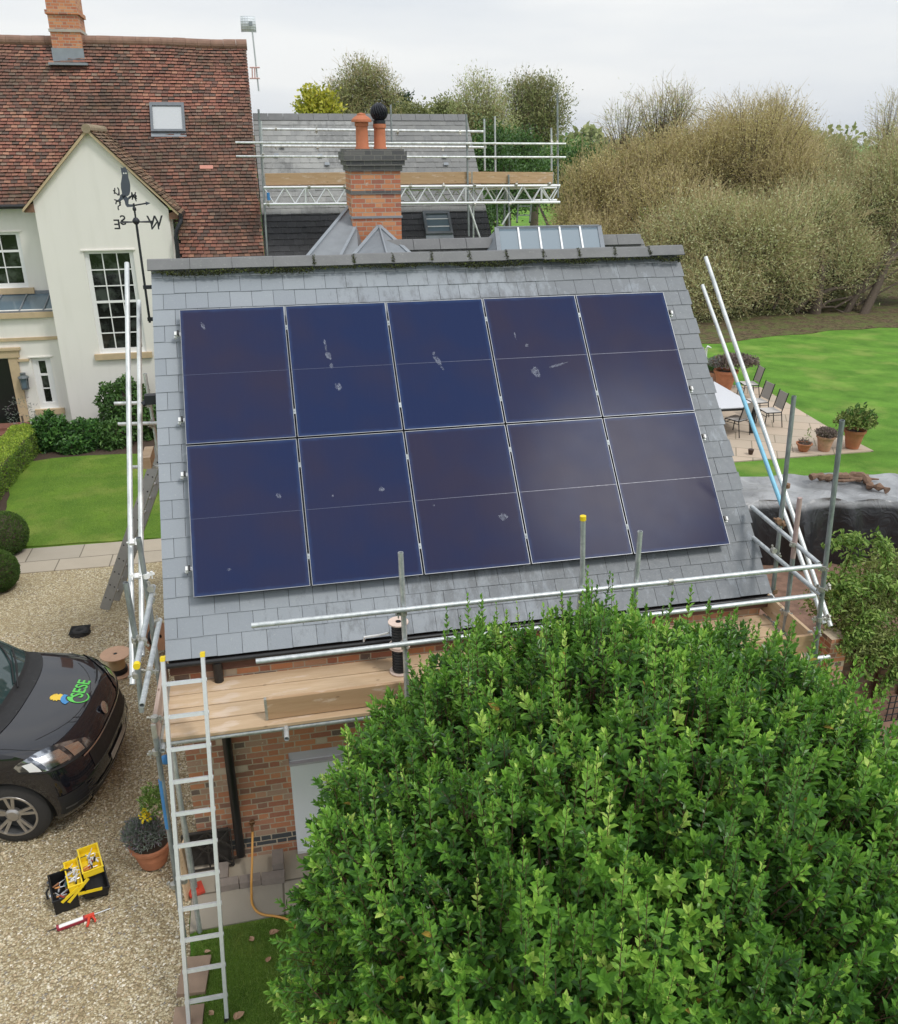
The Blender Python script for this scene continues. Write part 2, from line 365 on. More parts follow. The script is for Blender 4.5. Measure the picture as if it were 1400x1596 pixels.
def f_wood(c0, c1, knots=True):
    def f(h):
        P = h.obj(); g = h.noise(h.scale(P, (1.1, 14, 14)), 2.0, 6, .6, .6); c = h.mix(h.ramp(g, [(.3, 0.0), (.7, 1.0)]), c0, c1)
        c = h.mix(h.ma('MULTIPLY', h.attr(), .6), c, tuple(q*.72 for q in c0))
        st = h.noise(h.scale(P, (1.2, 4, 4)), 2.2, 5, .6); c = h.mix(h.ma('MULTIPLY', h.ramp(st, [(.58, 0.0), (.66, 1.0)]), .55), c, (.66, .54, .44))
        v = h.voro(h.scale(P, (2.2, 6, 6)), 1.6); c = h.mix(h.ramp(v, [(.05, .85), (.11, 0.0)]), c, (.13, .07, .04))
        h.col(c); h.bump(g, .25, .004)
    return f
M_wood = mat('scaffold_board_wood', .8, fn=f_wood((.52, .36, .215), (.68, .51, .34)))
M_wood2 = mat('toe_board_wood', .8, fn=f_wood((.43, .27, .145), (.60, .41, .25)))
M_wood3 = mat('grey_pink_wood', .8, fn=f_wood((.36, .26, .21), (.48, .37, .31)))
M_ply = simple('spool_plywood', (.60, .38, .25), .75, sc=9, var=.15)
M_terra = simple('terracotta', (.43, .17, .085), .85, sc=9, var=.3)
M_terra2 = simple('limey_terracotta', (.50, .28, .19), .9, sc=7, var=.35)
M_potg = simple('pink_chimney_pot', (.46, .155, .075), .8, sc=9, var=.2)
M_soil = simple('dark_soil', (.06, .038, .025), .95, sc=18, var=.5, bump=.8)
def f_panel(h):
    P = h.obj(); r = h.n('ShaderNodeObjectInfo').outputs['Random']
    lw = h.n('ShaderNodeLayerWeight'); lw.inputs['Blend'].default_value = .35
    n = h.noise(P, 1.1, 2); c = h.mix(h.ramp(h.ma('ADD', h.ma('MULTIPLY', n, .8), h.ma('MULTIPLY', r, .25)), [(.36, 0.0), (.68, 1.0)]), (.021, .031, .082), (.036, .034, .064))
    x, y, z = h.xyz(P)
    bx = h.ma('LESS_THAN', h.ma('FRACT', h.ma('MULTIPLY', x, 11)), .02); c = h.mix(h.ma('MULTIPLY', bx, .05), c, (.10, .12, .22))
    ed = h.ma('MINIMUM', h.ma('MINIMUM', x, h.ma('SUBTRACT', 1.134, x)), h.ma('MINIMUM', y, h.ma('SUBTRACT', 1.634, y)))
    c = h.mix(h.ma('MULTIPLY', h.ramp(h.ma('ADD', ed, h.ma('MULTIPLY', h.noise(P, 9, 4), .05)), [(.025, .5), (.07, 0.0)]), .6), c, (.06, .12, .28))
    sp = h.ramp(h.noise(P, 30, 5, .8), [(.68, 0.0), (.76, 1.0)]); c = h.mix(h.ma('MULTIPLY', sp, .22), c, (.35, .40, .52))
    h.col(c); h.rough(h.ma('ADD', .10, h.ma('MULTIPLY', h.noise(P, 4, 4), .1)))
M_pv = mat('solar_glass', .2, fn=f_panel, spec=.022)
M_pvline = simple('cell_gap_line', (.055, .068, .13), .3, var=.1)
M_pvframe = simple('black_anodised_frame', (.02, .021, .026), .4, .6, var=.2)
M_pvedge = simple('frame_edge_highlight', (.30, .31, .33), .45, .5, var=.4, sc=3)
def f_smear(h):
    h.col((.52, .56, .66)); n = h.noise(h.obj(), 26, 5, .7)
    h.put(h.b.inputs['Alpha'], h.ma('MULTIPLY', h.ramp(n, [(.35, 0.0), (.75, 1.0)]), .42))
M_smear = mat('dried_smear', .7, fn=f_smear)
def f_gravel(h):
    P = h.pos(); v = h.voro(P, 46, 'Color'); d = h.voro(P, 46); s = h.xyz(v)[0]
    c = h.ramp(s, [(0, (.33, .26, .145)), (.25, (.53, .45, .28)), (.5, (.65, .57, .385)), (.7, (.45, .365, .21)), (.88, (.75, .69, .53)), (.97, (.28, .26, .23))], 'CONSTANT')
    c = h.mix(h.ramp(d, [(.45, 0.0), (.75, .8)]), c, (.22, .165, .10))
    c = h.mix(h.ma('MULTIPLY', h.ramp(h.noise(P, 1.1, 5, .6), [(.42, 0.0), (.72, 1.0)]), .5), c, (.33, .25, .13))
    h.col(c); h.bump(h.ma('SUBTRACT', 1, d), 1, .02)
M_gravel = mat('pale_gravel', .9, fn=f_gravel)
M_stones = mat('loose_stone', .85, fn=lambda h: (h.col(h.ramp(h.attr(), [(0, (.40, .31, .19)), (.2, (.58, .49, .34)), (.42, (.68, .60, .44)), (.6, (.50, .39, .25)), (.8, (.78, .72, .60)), (.95, (.32, .29, .25))], 'CONSTANT'))))
def f_paving(h):
    P = h.pos(); n = h.n('ShaderNodeTexBrick'); h.put(n.inputs['Vector'], h.mix(.02, P, h.noise(P, 1.5, 3, out='Color'))); n.inputs['Scale'].default_value = 1
    n.inputs['Brick Width'].default_value = .95; n.inputs['Row Height'].default_value = .62; n.inputs['Mortar Size'].default_value = .011; n.offset = .37; n.inputs['Bias'].default_value = 0
    for a, c in (('Color1', (.46, .39, .30)), ('Color2', (.36, .32, .26)), ('Mortar', (.13, .11, .08))): n.inputs[a].default_value = (*c, 1)
    c = h.mix(h.ma('MULTIPLY', h.noise(P, 3, 5), .45), n.outputs['Color'], (.25, .22, .165)); h.col(c)
    h.bump(h.ma('SUBTRACT', h.ma('MULTIPLY', h.noise(P, 18, 4), .25), n.outputs['Fac']), .5, .012)
M_pave = mat('york_stone_paving', .85, fn=f_paving)
def f_tpave(h):
    P = h.pos(); n = h.n('ShaderNodeTexBrick'); rot = h.n('ShaderNodeVectorRotate'); h.put(rot.inputs['Vector'], P); rot.inputs['Angle'].default_value = .5; h.put(n.inputs['Vector'], rot.outputs[0]); n.inputs['Scale'].default_value = 1
    n.inputs['Brick Width'].default_value = 1.0; n.inputs['Row Height'].default_value = .7; n.inputs['Mortar Size'].default_value = .016; n.offset = .4
    for a, c in (('Color1', (.55, .43, .33)), ('Color2', (.46, .38, .30)), ('Mortar', (.22, .18, .13))): n.inputs[a].default_value = (*c, 1)
    h.col(h.mix(h.ma('MULTIPLY', h.noise(P, 2, 5), .5), n.outputs['Color'], (.33, .28, .20)))
M_tpave = mat('buff_terrace_slabs', .85, fn=f_tpave)
def f_grass(lo, hi, dry, stripe=0):
    def f(h):
        P = h.pos(); n = h.noise(P, 1.3, 6, .65); c = h.mix(h.ramp(n, [(.3, 0.0), (.7, 1.0)]), lo, hi)
        c = h.mix(h.ma('MULTIPLY', h.ramp(h.noise(P, 34, 4, .8), [(.4, 0.0), (.62, 1.0)]), .5), c, tuple(q*.5 for q in lo))
        c = h.mix(h.ma('MULTIPLY', h.ramp(h.noise(P, .75, 4), [(.50, 0.0), (.68, 1.0)]), .55), c, dry)
        if stripe:
            x, y, z = h.xyz(P); s = h.ma('SINE', h.ma('MULTIPLY', h.ma('ADD', h.ma('MULTIPLY', x, .75), h.ma('ADD', h.ma('MULTIPLY', y, .95), h.ma('MULTIPLY', h.noise(P, .15, 2), 3))), 2.4))
            c = h.mix(h.ma('MULTIPLY', h.ramp(s, [(.25, 0.0), (.75, 1.0)]), .13), c, tuple(min(1, q*1.35) for q in hi))
        h.col(c); h.bump(h.noise(P, 42, 5, .8), 1, .03)
    return f
M_lawn = mat('lawn_grass', .9, fn=f_grass((.105, .205, .028), (.20, .33, .042), (.33, .34, .09)), spec=.15)
M_field = mat('mown_field_grass', .9, fn=f_grass((.085, .20, .026), (.18, .37, .05), (.29, .36, .09), 1), spec=.15)
M_leaflitter = mat('leaf_litter', .95, fn=lambda h: (h.col(h.mix(h.ramp(h.noise(h.pos(), 1.2, 6, .75), [(.46, 0.0), (.60, .8)]), h.mix(h.ramp(h.noise(h.pos(), 5, 6, .9), [(.38, 0.0), (.62, 1.0)]), (.035, .026, .016), (.22, .165, .10)), (.13, .17, .05))), h.bump(h.noise(h.pos(), 20, 5, .8), 1, .05)), spec=.1)
def leafmat(name, stops, rough=.45, trans=.2, tcol=(.15, .3, .03), spec=.5, big=0):
    def f(h):
        c = h.ramp(h.attr(), stops)
        if big: c = h.mix(h.ma('MULTIPLY', h.noise(h.pos(), big, 3), .45), c, tuple(q*.45 for q in stops[0][1]))
        h.col(c); h.rough(h.ma('ADD', rough, h.ma('MULTIPLY', h.attr(), .12)))
        if trans:
            tr = h.n('ShaderNodeBsdfTranslucent'); h.put(tr.inputs['Color'], h.mix(.5, c, tcol)); mxs = h.n('ShaderNodeMixShader'); mxs.inputs[0].default_value = trans
            out = [n for n in h.t.nodes if n.type == 'OUTPUT_MATERIAL'][0]
            h.t.links.new(h.b.outputs[0], mxs.inputs[1]); h.t.links.new(tr.outputs[0], mxs.inputs[2]); h.t.links.new(mxs.outputs[0], out.inputs[0])
    return mat(name, rough, fn=f, spec=spec)
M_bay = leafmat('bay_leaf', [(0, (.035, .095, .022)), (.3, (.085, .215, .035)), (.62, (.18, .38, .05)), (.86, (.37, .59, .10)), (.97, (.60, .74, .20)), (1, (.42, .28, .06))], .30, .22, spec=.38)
M_twig = simple('pale_twig', (.44, .355, .19), .9, sc=6, var=.3)
M_bark = simple('bark', (.10, .075, .055), .9, sc=14, var=.4, bump=.6)
M_stem = simple('reddish_stem', (.13, .065, .04), .8, sc=14, var=.3)
M_willow = leafmat('olive_willow_leaf', [(0, (.29, .32, .13)), (.35, (.45, .47, .21)), (.7, (.57, .58, .31)), (1, (.68, .68, .46))], .6, .3, (.2, .2, .06), .25)
M_russet = leafmat('russet_leaf', [(0, (.34, .31, .12)), (.4, (.50, .44, .19)), (.75, (.60, .53, .25)), (1, (.68, .62, .36))], .6, .3, (.3, .2, .05), .25)
M_oliveg = leafmat('grey_green_leaf', [(0, (.27, .30, .13)), (.5, (.45, .47, .22)), (1, (.62, .64, .38))], .6, .3, (.15, .2, .06), .25)
M_green = leafmat('mid_green_leaf', [(0, (.035, .085, .02)), (.5, (.075, .165, .035)), (1, (.15, .28, .06))], .5, .2)
M_darkg = leafmat('dark_conifer_leaf', [(0, (.018, .04, .02)), (1, (.06, .09, .04))], .6, .1, spec=.25)
M_yell = leafmat('yellow_leaf', [(0, (.20, .26, .03)), (.5, (.42, .42, .04)), (1, (.62, .56, .07))], .5, .25, (.5, .45, .05))
M_blade = leafmat('grass_blade', [(0, (.10, .19, .03)), (.5, (.19, .32, .05)), (1, (.34, .44, .10))], .6, .25)
M_birch = leafmat('birch_leaf', [(0, (.15, .17, .07)), (.5, (.29, .31, .13)), (1, (.44, .44, .22))], .55, .25, (.3, .3, .08), .3)
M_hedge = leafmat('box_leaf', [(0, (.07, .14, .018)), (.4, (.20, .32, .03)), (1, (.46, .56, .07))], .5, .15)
M_ball = leafmat('yew_leaf', [(0, (.025, .06, .012)), (1, (.11, .19, .035))], .55, .1, spec=.3)
M_shrub = leafmat('shrub_leaf', [(0, (.022, .07, .018)), (.5, (.05, .14, .03)), (1, (.13, .28, .06))], .35, .15)
M_vine = leafmat('climber_leaf', [(0, (.10, .17, .035)), (.5, (.20, .33, .07)), (1, (.42, .55, .16))], .5, .25)
M_vine2 = leafmat('brownish_climber_leaf', [(0, (.13, .15, .05)), (.5, (.25, .30, .09)), (1, (.40, .48, .15))], .55, .2)
M_lav = leafmat('lavender_leaf', [(0, (.12, .15, .12)), (.6, (.24, .28, .23)), (1, (.30, .22, .30))], .7, .1)
M_orange = leafmat('orange_petal', [(0, (.75, .10, .02)), (1, (.85, .22, .05))], .5, .2, (.8, .2, .05))
M_flyel = leafmat('yellow_petal', [(0, (.8, .6, .02)), (1, (.9, .75, .05))], .5, .2, (.8, .6, .05))
M_mauve = leafmat('dried_mauve_leaf', [(0, (.14, .10, .09)), (1, (.30, .23, .21))], .7, .1)
M_dead = leafmat('dead_leaf', [(0, (.40, .24, .14)), (.5, (.55, .38, .25)), (1, (.42, .12, .05))], .7, .15, (.4, .2, .1))
M_moss = leafmat('moss', [(0, (.022, .024, .012)), (.7, (.05, .055, .02)), (1, (.12, .15, .03))], .9, 0)
def f_tarp(h):
    P = h.pos(); n = h.noise(P, 1.3, 5, .6, .5); x, y, z = h.xyz(P)
    sheen = h.ramp(h.noise(P, 1.0, 4, .6), [(.42, 0.0), (.6, 1.0)])
    h.col(h.mix(h.ma('MULTIPLY', h.ramp(h.ma('MULTIPLY', z, .5), [(.555, 0.0), (.595, 1.0)]), h.ma('ADD', h.ma('MULTIPLY', sheen, .45), .5)), (.018, .019, .022), (.36, .37, .38)))       # sheen of the flat top painted in as pale grey
    h.rough(h.ma('ADD', .28, h.ma('MULTIPLY', n, .22))); h.bump(h.noise(P, 3.0, 4, .5, 1.8), .5, .07)
M_tarp = mat('black_polythene', .35, fn=f_tarp, spec=.6)
M_cargl = mat('windscreen_glass', .03, col=(.03, .055, .055), spec=.9)
M_paint = mat('black_car_paint', .16, col=(.007, .007, .011), spec=.1, Coat_Weight=1.0, Coat_Roughness=.03, Coat_IOR=1.6)
M_trim = simple('matt_black_trim', (.012, .012, .013), .6, var=.2)
M_tyre = simple('tyre_rubber', (.028, .026, .024), .85, var=.35, sc=30)
M_alloy = simple('alloy_wheel', (.42, .40, .38), .35, .8, var=.15)
M_lamp = mat('headlamp_chrome', .12, .9, fn=lambda h: h.col(h.mix(h.ramp(h.noise(h.obj(), 9, 2), [(.45, 0.0), (.55, 1.0)]), (.12, .13, .15), (.45, .47, .5))))
M_chrome = mat('chrome', .15, 1.0, col=(.75, .76, .78))
def flat(name, c, rough=.5): return mat(name, rough, col=c)
# ------------------------------------------------------------------ ground, lawns, paving
G = [('ground', (-3000, 3000, -60, 6000), 0.0, M_field)]
m = MB(); m.add([(-3000, -60, 0), (3000, -60, 0), (3000, 6000, 0), (-3000, 6000, 0)], [(0, 1, 2, 3)]); struct('ground', m, M_field, loc=(0, 0, 0))
def sheet(name, pts, z, ma_, wob=0, th=.03, sub=.35):
    """a ground sheet with an irregular edge"""
    out = []
    for i, p in enumerate(pts):
        q = pts[(i+1) % len(pts)]; L = math.dist(p, q); k = max(1, int(L/sub)) if wob else 1
        for j in range(k):
            t = j/k; out.append((p[0]+(q[0]-p[0])*t+rnd.uniform(-wob, wob), p[1]+(q[1]-p[1])*t+rnd.uniform(-wob, wob)))
    m = MB(); m.prism([(x, y, z-th) for x, y in out], (0, 0, th)); return struct(name, m, ma_, loc=(0, 0, 0))
sheet('gravel', [(-14, -9), (-.33, -9), (-.33, 6.4), (-1.2, 7.75), (-14, 7.85)], .008, M_gravel, .03, .06)
sheet('path', [(-12, 7.82), (-1.0, 7.70), (-1.0, 8.76), (-3.9, 8.85), (-12, 9.7)], .022, M_pave, .01, .05)
sheet('front_lawn', [(-4.5, 8.95), (-1.0, 8.80), (-.2, 14.3), (-2.9, 14.3), (-4.2, 14.4), (-5.3, 14.2), (-5.0, 11.5)], .035, M_lawn, .04, .06)
sheet('flower_bed', [(-5.6, 8.9), (-4.45, 8.95), (-4.95, 11.6), (-5.2, 14.2), (-.3, 14.2), (-.3, 17.2), (-7.5, 17.2), (-7, 14)], .014, M_soil, .05, .05)
sheet('near_lawn', [(-.30, -9), (1.6, -9), (8, -9), (8, -1.05), (.3, -1.07), (-.30, -1.1)], .014, M_lawn, .015, .05)
sheet('pavement', [(-.34, -1.10), (.85, -1.08), (3.6, -1.0), (3.6, -.15), (-.34, -.15)], .030, M_pave, .006, .05)
sheet('terrace', [(8.3, 10.5), (15.95, 10.45), (16.0, 12.2), (16.5, 16.8), (15.2, 17.6), (8.3, 17.6)], .03, M_tpave, .0, .05)
sheet('bare_earth', [(6.6, -.3), (13.5, -.6), (15, 4.9), (7.2, 5.2)], .012, simple('red_earth', (.20, .12, .085), .95, sc=6, var=.75, bump=1), .1, .05)
sheet('leaf_litter_bank', [(9, 23.2), (16, 23.0), (24, 24.5), (33, 25.2), (60, 27), (62, 45), (30, 44), (16, 40), (8, 38)], .02, M_leaflitter, .5, .06, 1.2)
# low far hills
m = MB()
for x0, x1, y, hh, k in ((-900, 900, 2600, 26, 0), (300, 2600, 3400, 62, 1), (-2400, 300, 3600, 44, 2)):
    n = 60; P = []
    for i in range(n+1):
        t = i/n; P.append((x0+(x1-x0)*t, hh*(math.sin(math.pi*t)**.6)*(.75+.25*math.sin(7*t+k)+.06*math.sin(23*t))))
    for i in range(n):
        a, b = P[i], P[i+1]
        m.add([(a[0], y, -2), (b[0], y, -2), (b[0], y+260, b[1]), (a[0], y+260, a[1]), (b[0], y+800, b[1]*.9), (a[0], y+800, a[1]*.9), (b[0], y+1200, -2), (a[0], y+1200, -2)], [(0, 1, 2, 3), (3, 2, 4, 5), (5, 4, 6, 7)])
struct('hills', m, simple('distant_hillside', (.10, .15, .12), .95, sc=.01, var=.2), loc=(0, 2600, 0))
# gravel stones that can be told apart near the drive edge
n = 26000
P = np.stack([nr.uniform(-4.6, -.36, n), nr.uniform(-3.2, 5.5, n)**1.0, np.full(n, .010)], 1)
sz = nr.uniform(.008, .021, n); off = rndir(n*4).reshape(n, 4, 3)*.35
tet = np.array([[1, 0, .15], [-.5, .86, .05], [-.5, -.86, .1], [0, 0, .75]])
V = (P[:, None]+(tet[None]+off)*sz[:, None, None]).reshape(-1, 3)
F = ((np.arange(n)*4)[:, None, None]+np.array([[0, 1, 3], [1, 2, 3], [2, 0, 3]])[None]).reshape(-1, 3)
tag(raw('loose_gravel', V, F, M_stones, r=np.repeat(nr.random(n), 3), loc=(0, 0, 0)), 'loose pale stones lying over the gravel drive', 'gravel', kind='stuff')
# grass blades on the near patch of lawn
def blades(name, n, xr, yr, z0, h, label, poly=None):
    P = np.stack([nr.uniform(*xr, n), nr.uniform(*yr, n), np.full(n, z0)], 1); a = nr.uniform(0, 6.28, n); sd = np.stack([np.cos(a), np.sin(a), 0*a], 1)
    hh = nr.uniform(.5, 1.1, n)[:, None]*h; ln = np.stack([nr.normal(0, .5, n), nr.normal(0, .5, n), np.ones(n)], 1)
    V = np.stack([P-sd*h*.09, P+sd*h*.09, P+ln*hh], 1).reshape(-1, 3); F = np.arange(3*n).reshape(-1, 3)
    tag(raw(name, V, F, M_blade, r=np.clip(nr.normal(.55, .25, n), 0, 1), loc=(0, 0, 0)), label, 'grass', kind='stuff')
blades('lawn_grass', 60000, (-.28, 1.7), (-3.4, -1.12), .01, .034, 'short lawn grass beside the ladder')
blades('front_lawn_grass', 60000, (-4.55, -.8), (8.95, 14.1), .03, .03, 'short grass of the front lawn below the house')

# ------------------------------------------------------------------ roof covering builder
def cover(name, ma_, parent, O, U, V_, W, L, tw, ga, th, gap=.003, jit=.12, stag=.5, keep=None, sag=None, colw=0, uc=.5):
    O, U, V_ = (np.array(a, float) for a in (O, U, V_)); N = np.cross(U, V_); N /= np.linalg.norm(N)
    vs, fs, rs = [], [], []; nrow = int(math.ceil(L/ga))
    for i in range(nrow):
        v0 = i*ga; v1 = min(v0+ga*1.06, L); u = -tw*((i % 2)*stag) ; 
        while u < W-1e-4:
            tw_ = tw*(1+nr.uniform(-colw, colw)); a, b = max(u, 0)+gap/2, min(u+tw_, W)-gap/2; u += tw_
            if b-a < .02: continue
            if keep and not keep((a+b)/2, (v0+v1)/2): continue
            j = nr.uniform(-jit, jit, 2)*th; dv = nr.uniform(-1, 1)*ga*.018; s = sag((a+b)/2, v0) if sag else 0
            p = [(a, v0+dv, th+j[0]+s), (b, v0+dv, th+j[1]+s), (b, v1, th*.12+s), (a, v1, th*.12+s), (a, v0+dv+uc*th, -.001+s), (b, v0+dv+uc*th, -.001+s)]
            k = len(vs); vs += [O+U*q[0]+V_*q[1]+N*q[2] for q in p]
            fs += [(k, k+1, k+2, k+3), (k+4, k+5, k+1, k), (k, k+3, k+3, k+4), (k+1, k+5, k+2, k+2)][:2]
            r_ = nr.random(); rs += [r_, r_]
    return raw(name, np.array(vs), np.array(fs), ma_, parent=parent, r=rs)
TH = R(47.017); cT, sT = math.cos(TH), math.sin(TH)
def RP(u, v, o=0): return Vector((u, v*cT-o*sT, 3.2+v*sT+o*cT))
# ------------------------------------------------------------------ brick outbuilding carrying the panels
ob = empty('brick_outbuilding', (2.9, 2.7, 0), 'low brick outbuilding under a blue-grey slate roof, carrying the solar panels', 'outbuilding')
RX0, RX1 = -.305, 6.17; UY = 2.76; UZ = 5.93
m = MB(); m.b2(-.26, 6.10, -.22, .0, 0, 2.62); m.b2(-.26, 6.10, 5.52, 5.74, 0, 2.62)
for x0, x1 in ((-.26, -.04), (5.88, 6.10)):
    m.prism([(x0, 0, 0), (x0, 5.52, 0), (x0, 5.52, 2.62), (x0, UY, UZ-.36), (x0, 0, 2.62)], (x1-x0, 0, 0))
m.build('wall', M_brick, ob)
# slates, deck below them, back slope
m = MB()
a, b, c = RP(0, -.56, -.15), RP(0, 3.93, -.15), Vector((0, 2*UY-RP(0, -.56, -.15).y, RP(0, -.56, -.15).z))
m.prism([(RX0+.02, a.y, a.z), (RX0+.02, b.y, b.z), (RX0+.02, c.y, c.z), (RX0+.02, c.y-.05, c.z-.07), (RX0+.02, b.y, b.z-.09), (RX0+.02, a.y+.05, a.z-.07)], (RX1-RX0-.04, 0, 0))
m.build('roof_deck', simple('dark_felt', (.03, .03, .032), .9), ob)
rf = cover('slate_roof', M_slate, ob, RP(RX0, -.575, -.135), (1, 0, 0), (0, cT, sT), RX1-RX0, 4.62, .2435, .2085, .009, jit=.3, gap=.004)
bo = Vector((RX1, 2*UY-RP(0, -.575, -.135).y, RP(0, -.575, -.135).z)); cover('rear_slate_roof', M_slate, ob, bo, (-1, 0, 0), (0, -cT, sT), RX1-RX0, 4.47, .2435, .2085, .014)
m = MB(); k = 14; wd = (RX1+.03-RX0+.03)/k
for i in range(k):
    x0 = RX0-.03+i*wd+.004; x1 = x0+wd-.008; dz = rnd.uniform(-.006, .006)
    A = [(-.112, -.088), (-.09, -.102), (0, -.02), (.09, -.102), (.112, -.088), (.03, .010), (0, .018), (-.03, .010)]
    m.prism([(x0, UY+y, UZ+.15+z+dz) for y, z in A], (x1-x0, 0, 0))
    if i: m.prism([(x0-.016, UY+y*1.01, UZ+.152+z) for y, z in A], (.012, 0, 0))
rg = m.build('ridge_tiles', M_ridge, ob)
m = MB()                                            # moss hanging under the ridge tiles, thicker in the middle
n = 5200; t = nr.random(n); u = RX0+.02+t*(RX1-RX0-.04); keepm = nr.random(n) < (.35+.65*np.clip(np.sin(u*2.1)+np.sin(u*5.3+1)+.6, 0, 1)); u = u[keepm]
th_ = .012+.03*np.clip(np.sin(u*2.1)+np.sin(u*5.3+1)+.3, 0, 1)
P = np.array([RP(0, 0)])*0+np.stack([u, np.full(len(u), UY-.112)-nr.random(len(u))*.03, UZ+.045-nr.random(len(u))*th_*1.3], 1)
Vv, Ff = leaves(P, rndir(len(P)), rndir(len(P)), nr.uniform(.012, .03, len(P)), nr.uniform(.01, .022, len(P)))
o = raw('moss', Vv, Ff, M_moss, parent=rg, r=np.repeat(nr.random(len(P)), 2)); o['kind'] = 'stuff'
n = 900; jx = RX0-.03+wd*nr.integers(4, 14, n)+nr.normal(0, .010, n); q = nr.random(n); P = np.stack([jx, UY-.02-.09*q, UZ+.17-.09*q*1.0+.0*q], 1)
Vv, Ff = leaves(P, rndir(n), rndir(n), nr.uniform(.008, .018, n), nr.uniform(.006, .014, n)); o = raw('moss', Vv, Ff, M_moss, parent=rg, r=np.repeat(nr.random(n), 2)); o['kind'] = 'stuff'
m = MB(); e = RP(0, -.575, -.13)
m.tube([(RX0-.02, e.y-.01, e.z-.05), (RX1+.0, e.y-.01, e.z-.05)], .028, 12); m.build('gutter', M_blackpl, ob, True)
m = MB(); m.b2(RX0+.02, RX1-.02, e.y+.02, e.y+.045, e.z-.18, e.z-.05); m.build('fascia', simple('brown_fascia', (.10, .045, .03), .8), ob)
m = MB()
for x0 in (RX0+.012, RX1-.042): m.prism([RP(x0, -.55, -.17), RP(x0, 3.9, -.17), RP(x0, 3.9, -.30), RP(x0, -.55, -.30)], (.03, 0, 0))
m.build('barge_board', simple('grey_mortar_verge', (.20, .20, .19), .9), ob)
m = MB(); xd = .17; m.tube([(xd, -.30, 2.62), (xd, -.30, 2.25), (xd, -.31, .16)], .047, 14)
for z in (1.98, 1.86): m.lathe((xd, -.30, z), [(.048, 0), (.062, .01), (.062, .07), (.048, .08)], 14)
m.b2(xd-.11, xd+.11, -.26, -.221, 1.93, 1.97); m.build('downpipe', M_blackpl, ob, True)
m = MB(); m.tube([(xd, -.30, 2.55), (xd, -.31, 2.60), (xd, e.y-.01, e.z-.07)], .035, 12); m.build('swan_neck', M_blackpl, ob, True)
# brick kerb gully at the foot of the pipe
m = MB()
for x0, x1, y0, y1, z1 in ((-.08, .14, -.66, -.55, .10), (.15, .37, -.66, -.55, .10), (.38, .62, -.67, -.56, .10), (.50, .62, -.545, -.33, .17), (-.08, .03, -.54, -.32, .10)):
    m.box(((x0+x1)/2, (y0+y1)/2, z1/2+.01), (x1-x0, y1-y0, z1), Matrix.Rotation(rnd.uniform(-.04, .04), 3, 'Z'))
tag(m.build('brick_gully', simple('grey_paver_brick', (.25, .21, .18), .9, sc=8, var=.35)), 'low grey brick surround at the foot of the black downpipe', 'drain surround')
# plain white board standing against the wall by the bay tree
m = MB(); m.b2(.775, 1.75, -.262, -.232, .04, 1.28)
bd = tag(m.build('white_door_panel', M_board), 'large plain white board standing against the brick wall beside the bay tree', 'board')
m = MB(); m.prism([(.77, -.222, 1.285), (.77, -.30, 1.265), (.77, -.30, 1.24), (.77, -.263, 1.24), (.77, -.222, 1.36)], (.985, 0, 0)); m.build('top_lip', simple('lilac_grey_lip', (.52, .50, .53), .5, var=.05), bd)
m = MB(); m.b2(.775, 1.75, -.30, -.265, .035, .07); m.build('bottom_rail', M_white, bd)

# ------------------------------------------------------------------ solar array
PW, PH_ = 1.134, 1.634
def panel_proto():
    r = bpy.data.objects.new('solar_panel', None); COL.objects.link(r)
    m = MB(); m.b2(.006, PW-.006, .006, PH_-.006, -.012, -.001); m.build('glass', M_pv, r)
    m = MB(); m.b2(.01, PW-.01, PH_/2-.0022, PH_/2+.0022, -.0005, .0004); m.build('busbar_line', M_pvline, r)
    m = MB(); w_ = .006
    m.b2(0, w_, 0, PH_, -.035, 0); m.b2(PW-w_, PW, 0, PH_, -.035, 0); m.b2(w_+.0005, PW-w_-.0005, 0, w_, -.035, 0); m.b2(w_+.0005, PW-w_-.0005, PH_-w_, PH_, -.035, 0)
    m.b2(.03, .034, .03, PH_-.03, -.034, -.013)
    m.build('frame', M_pvframe, r)
    m = MB(); m.b2(0, .005, 0, PH_, .0006, .0016); m.b2(PW-.005, PW, 0, PH_, .0006, .0016); m.b2(.0055, PW-.0055, 0, .005, .0006, .0016); m.b2(.0055, PW-.0055, PH_-.005, PH_, .0006, .0016)
    m.build('frame_edge', M_pvedge, r); return r  # thin grey strips that put the frame's edge highlight into the colour
pp = panel_proto(); GP = 'solar panels in two rows of five on the slate roof'
ords = ['first', 'second', 'third', 'fourth', 'fifth']
extra = {(1, 0): 'small oval mark near its top', (1, 1): 'long dribbled pale streak down it', (1, 2): 'short pale smear in its middle', (1, 3): 'pale oval blob low down', (1, 4): 'clean, top right corner',
         (0, 0): 'bottom left corner', (0, 1): 'below the dribbled one', (0, 2): 'middle of the array foot', (0, 3): 'behind the yellow-capped tube', (0, 4): 'bottom right corner'}
panels = {}
for j in range(2):
    for i in range(5):
        o = pp if (i, j) == (0, 0) else copy_tree(pp)
        o.location = RP(i*(PW+.02), j*(PH_+.02)); o.rotation_euler = (TH, 0, 0); panels[(j, i)] = o
        tag(o, f"{ords[i]} panel from the left, {'upper' if j else 'lower'} row, {extra[(j, i)]}", 'solar panel', GP)
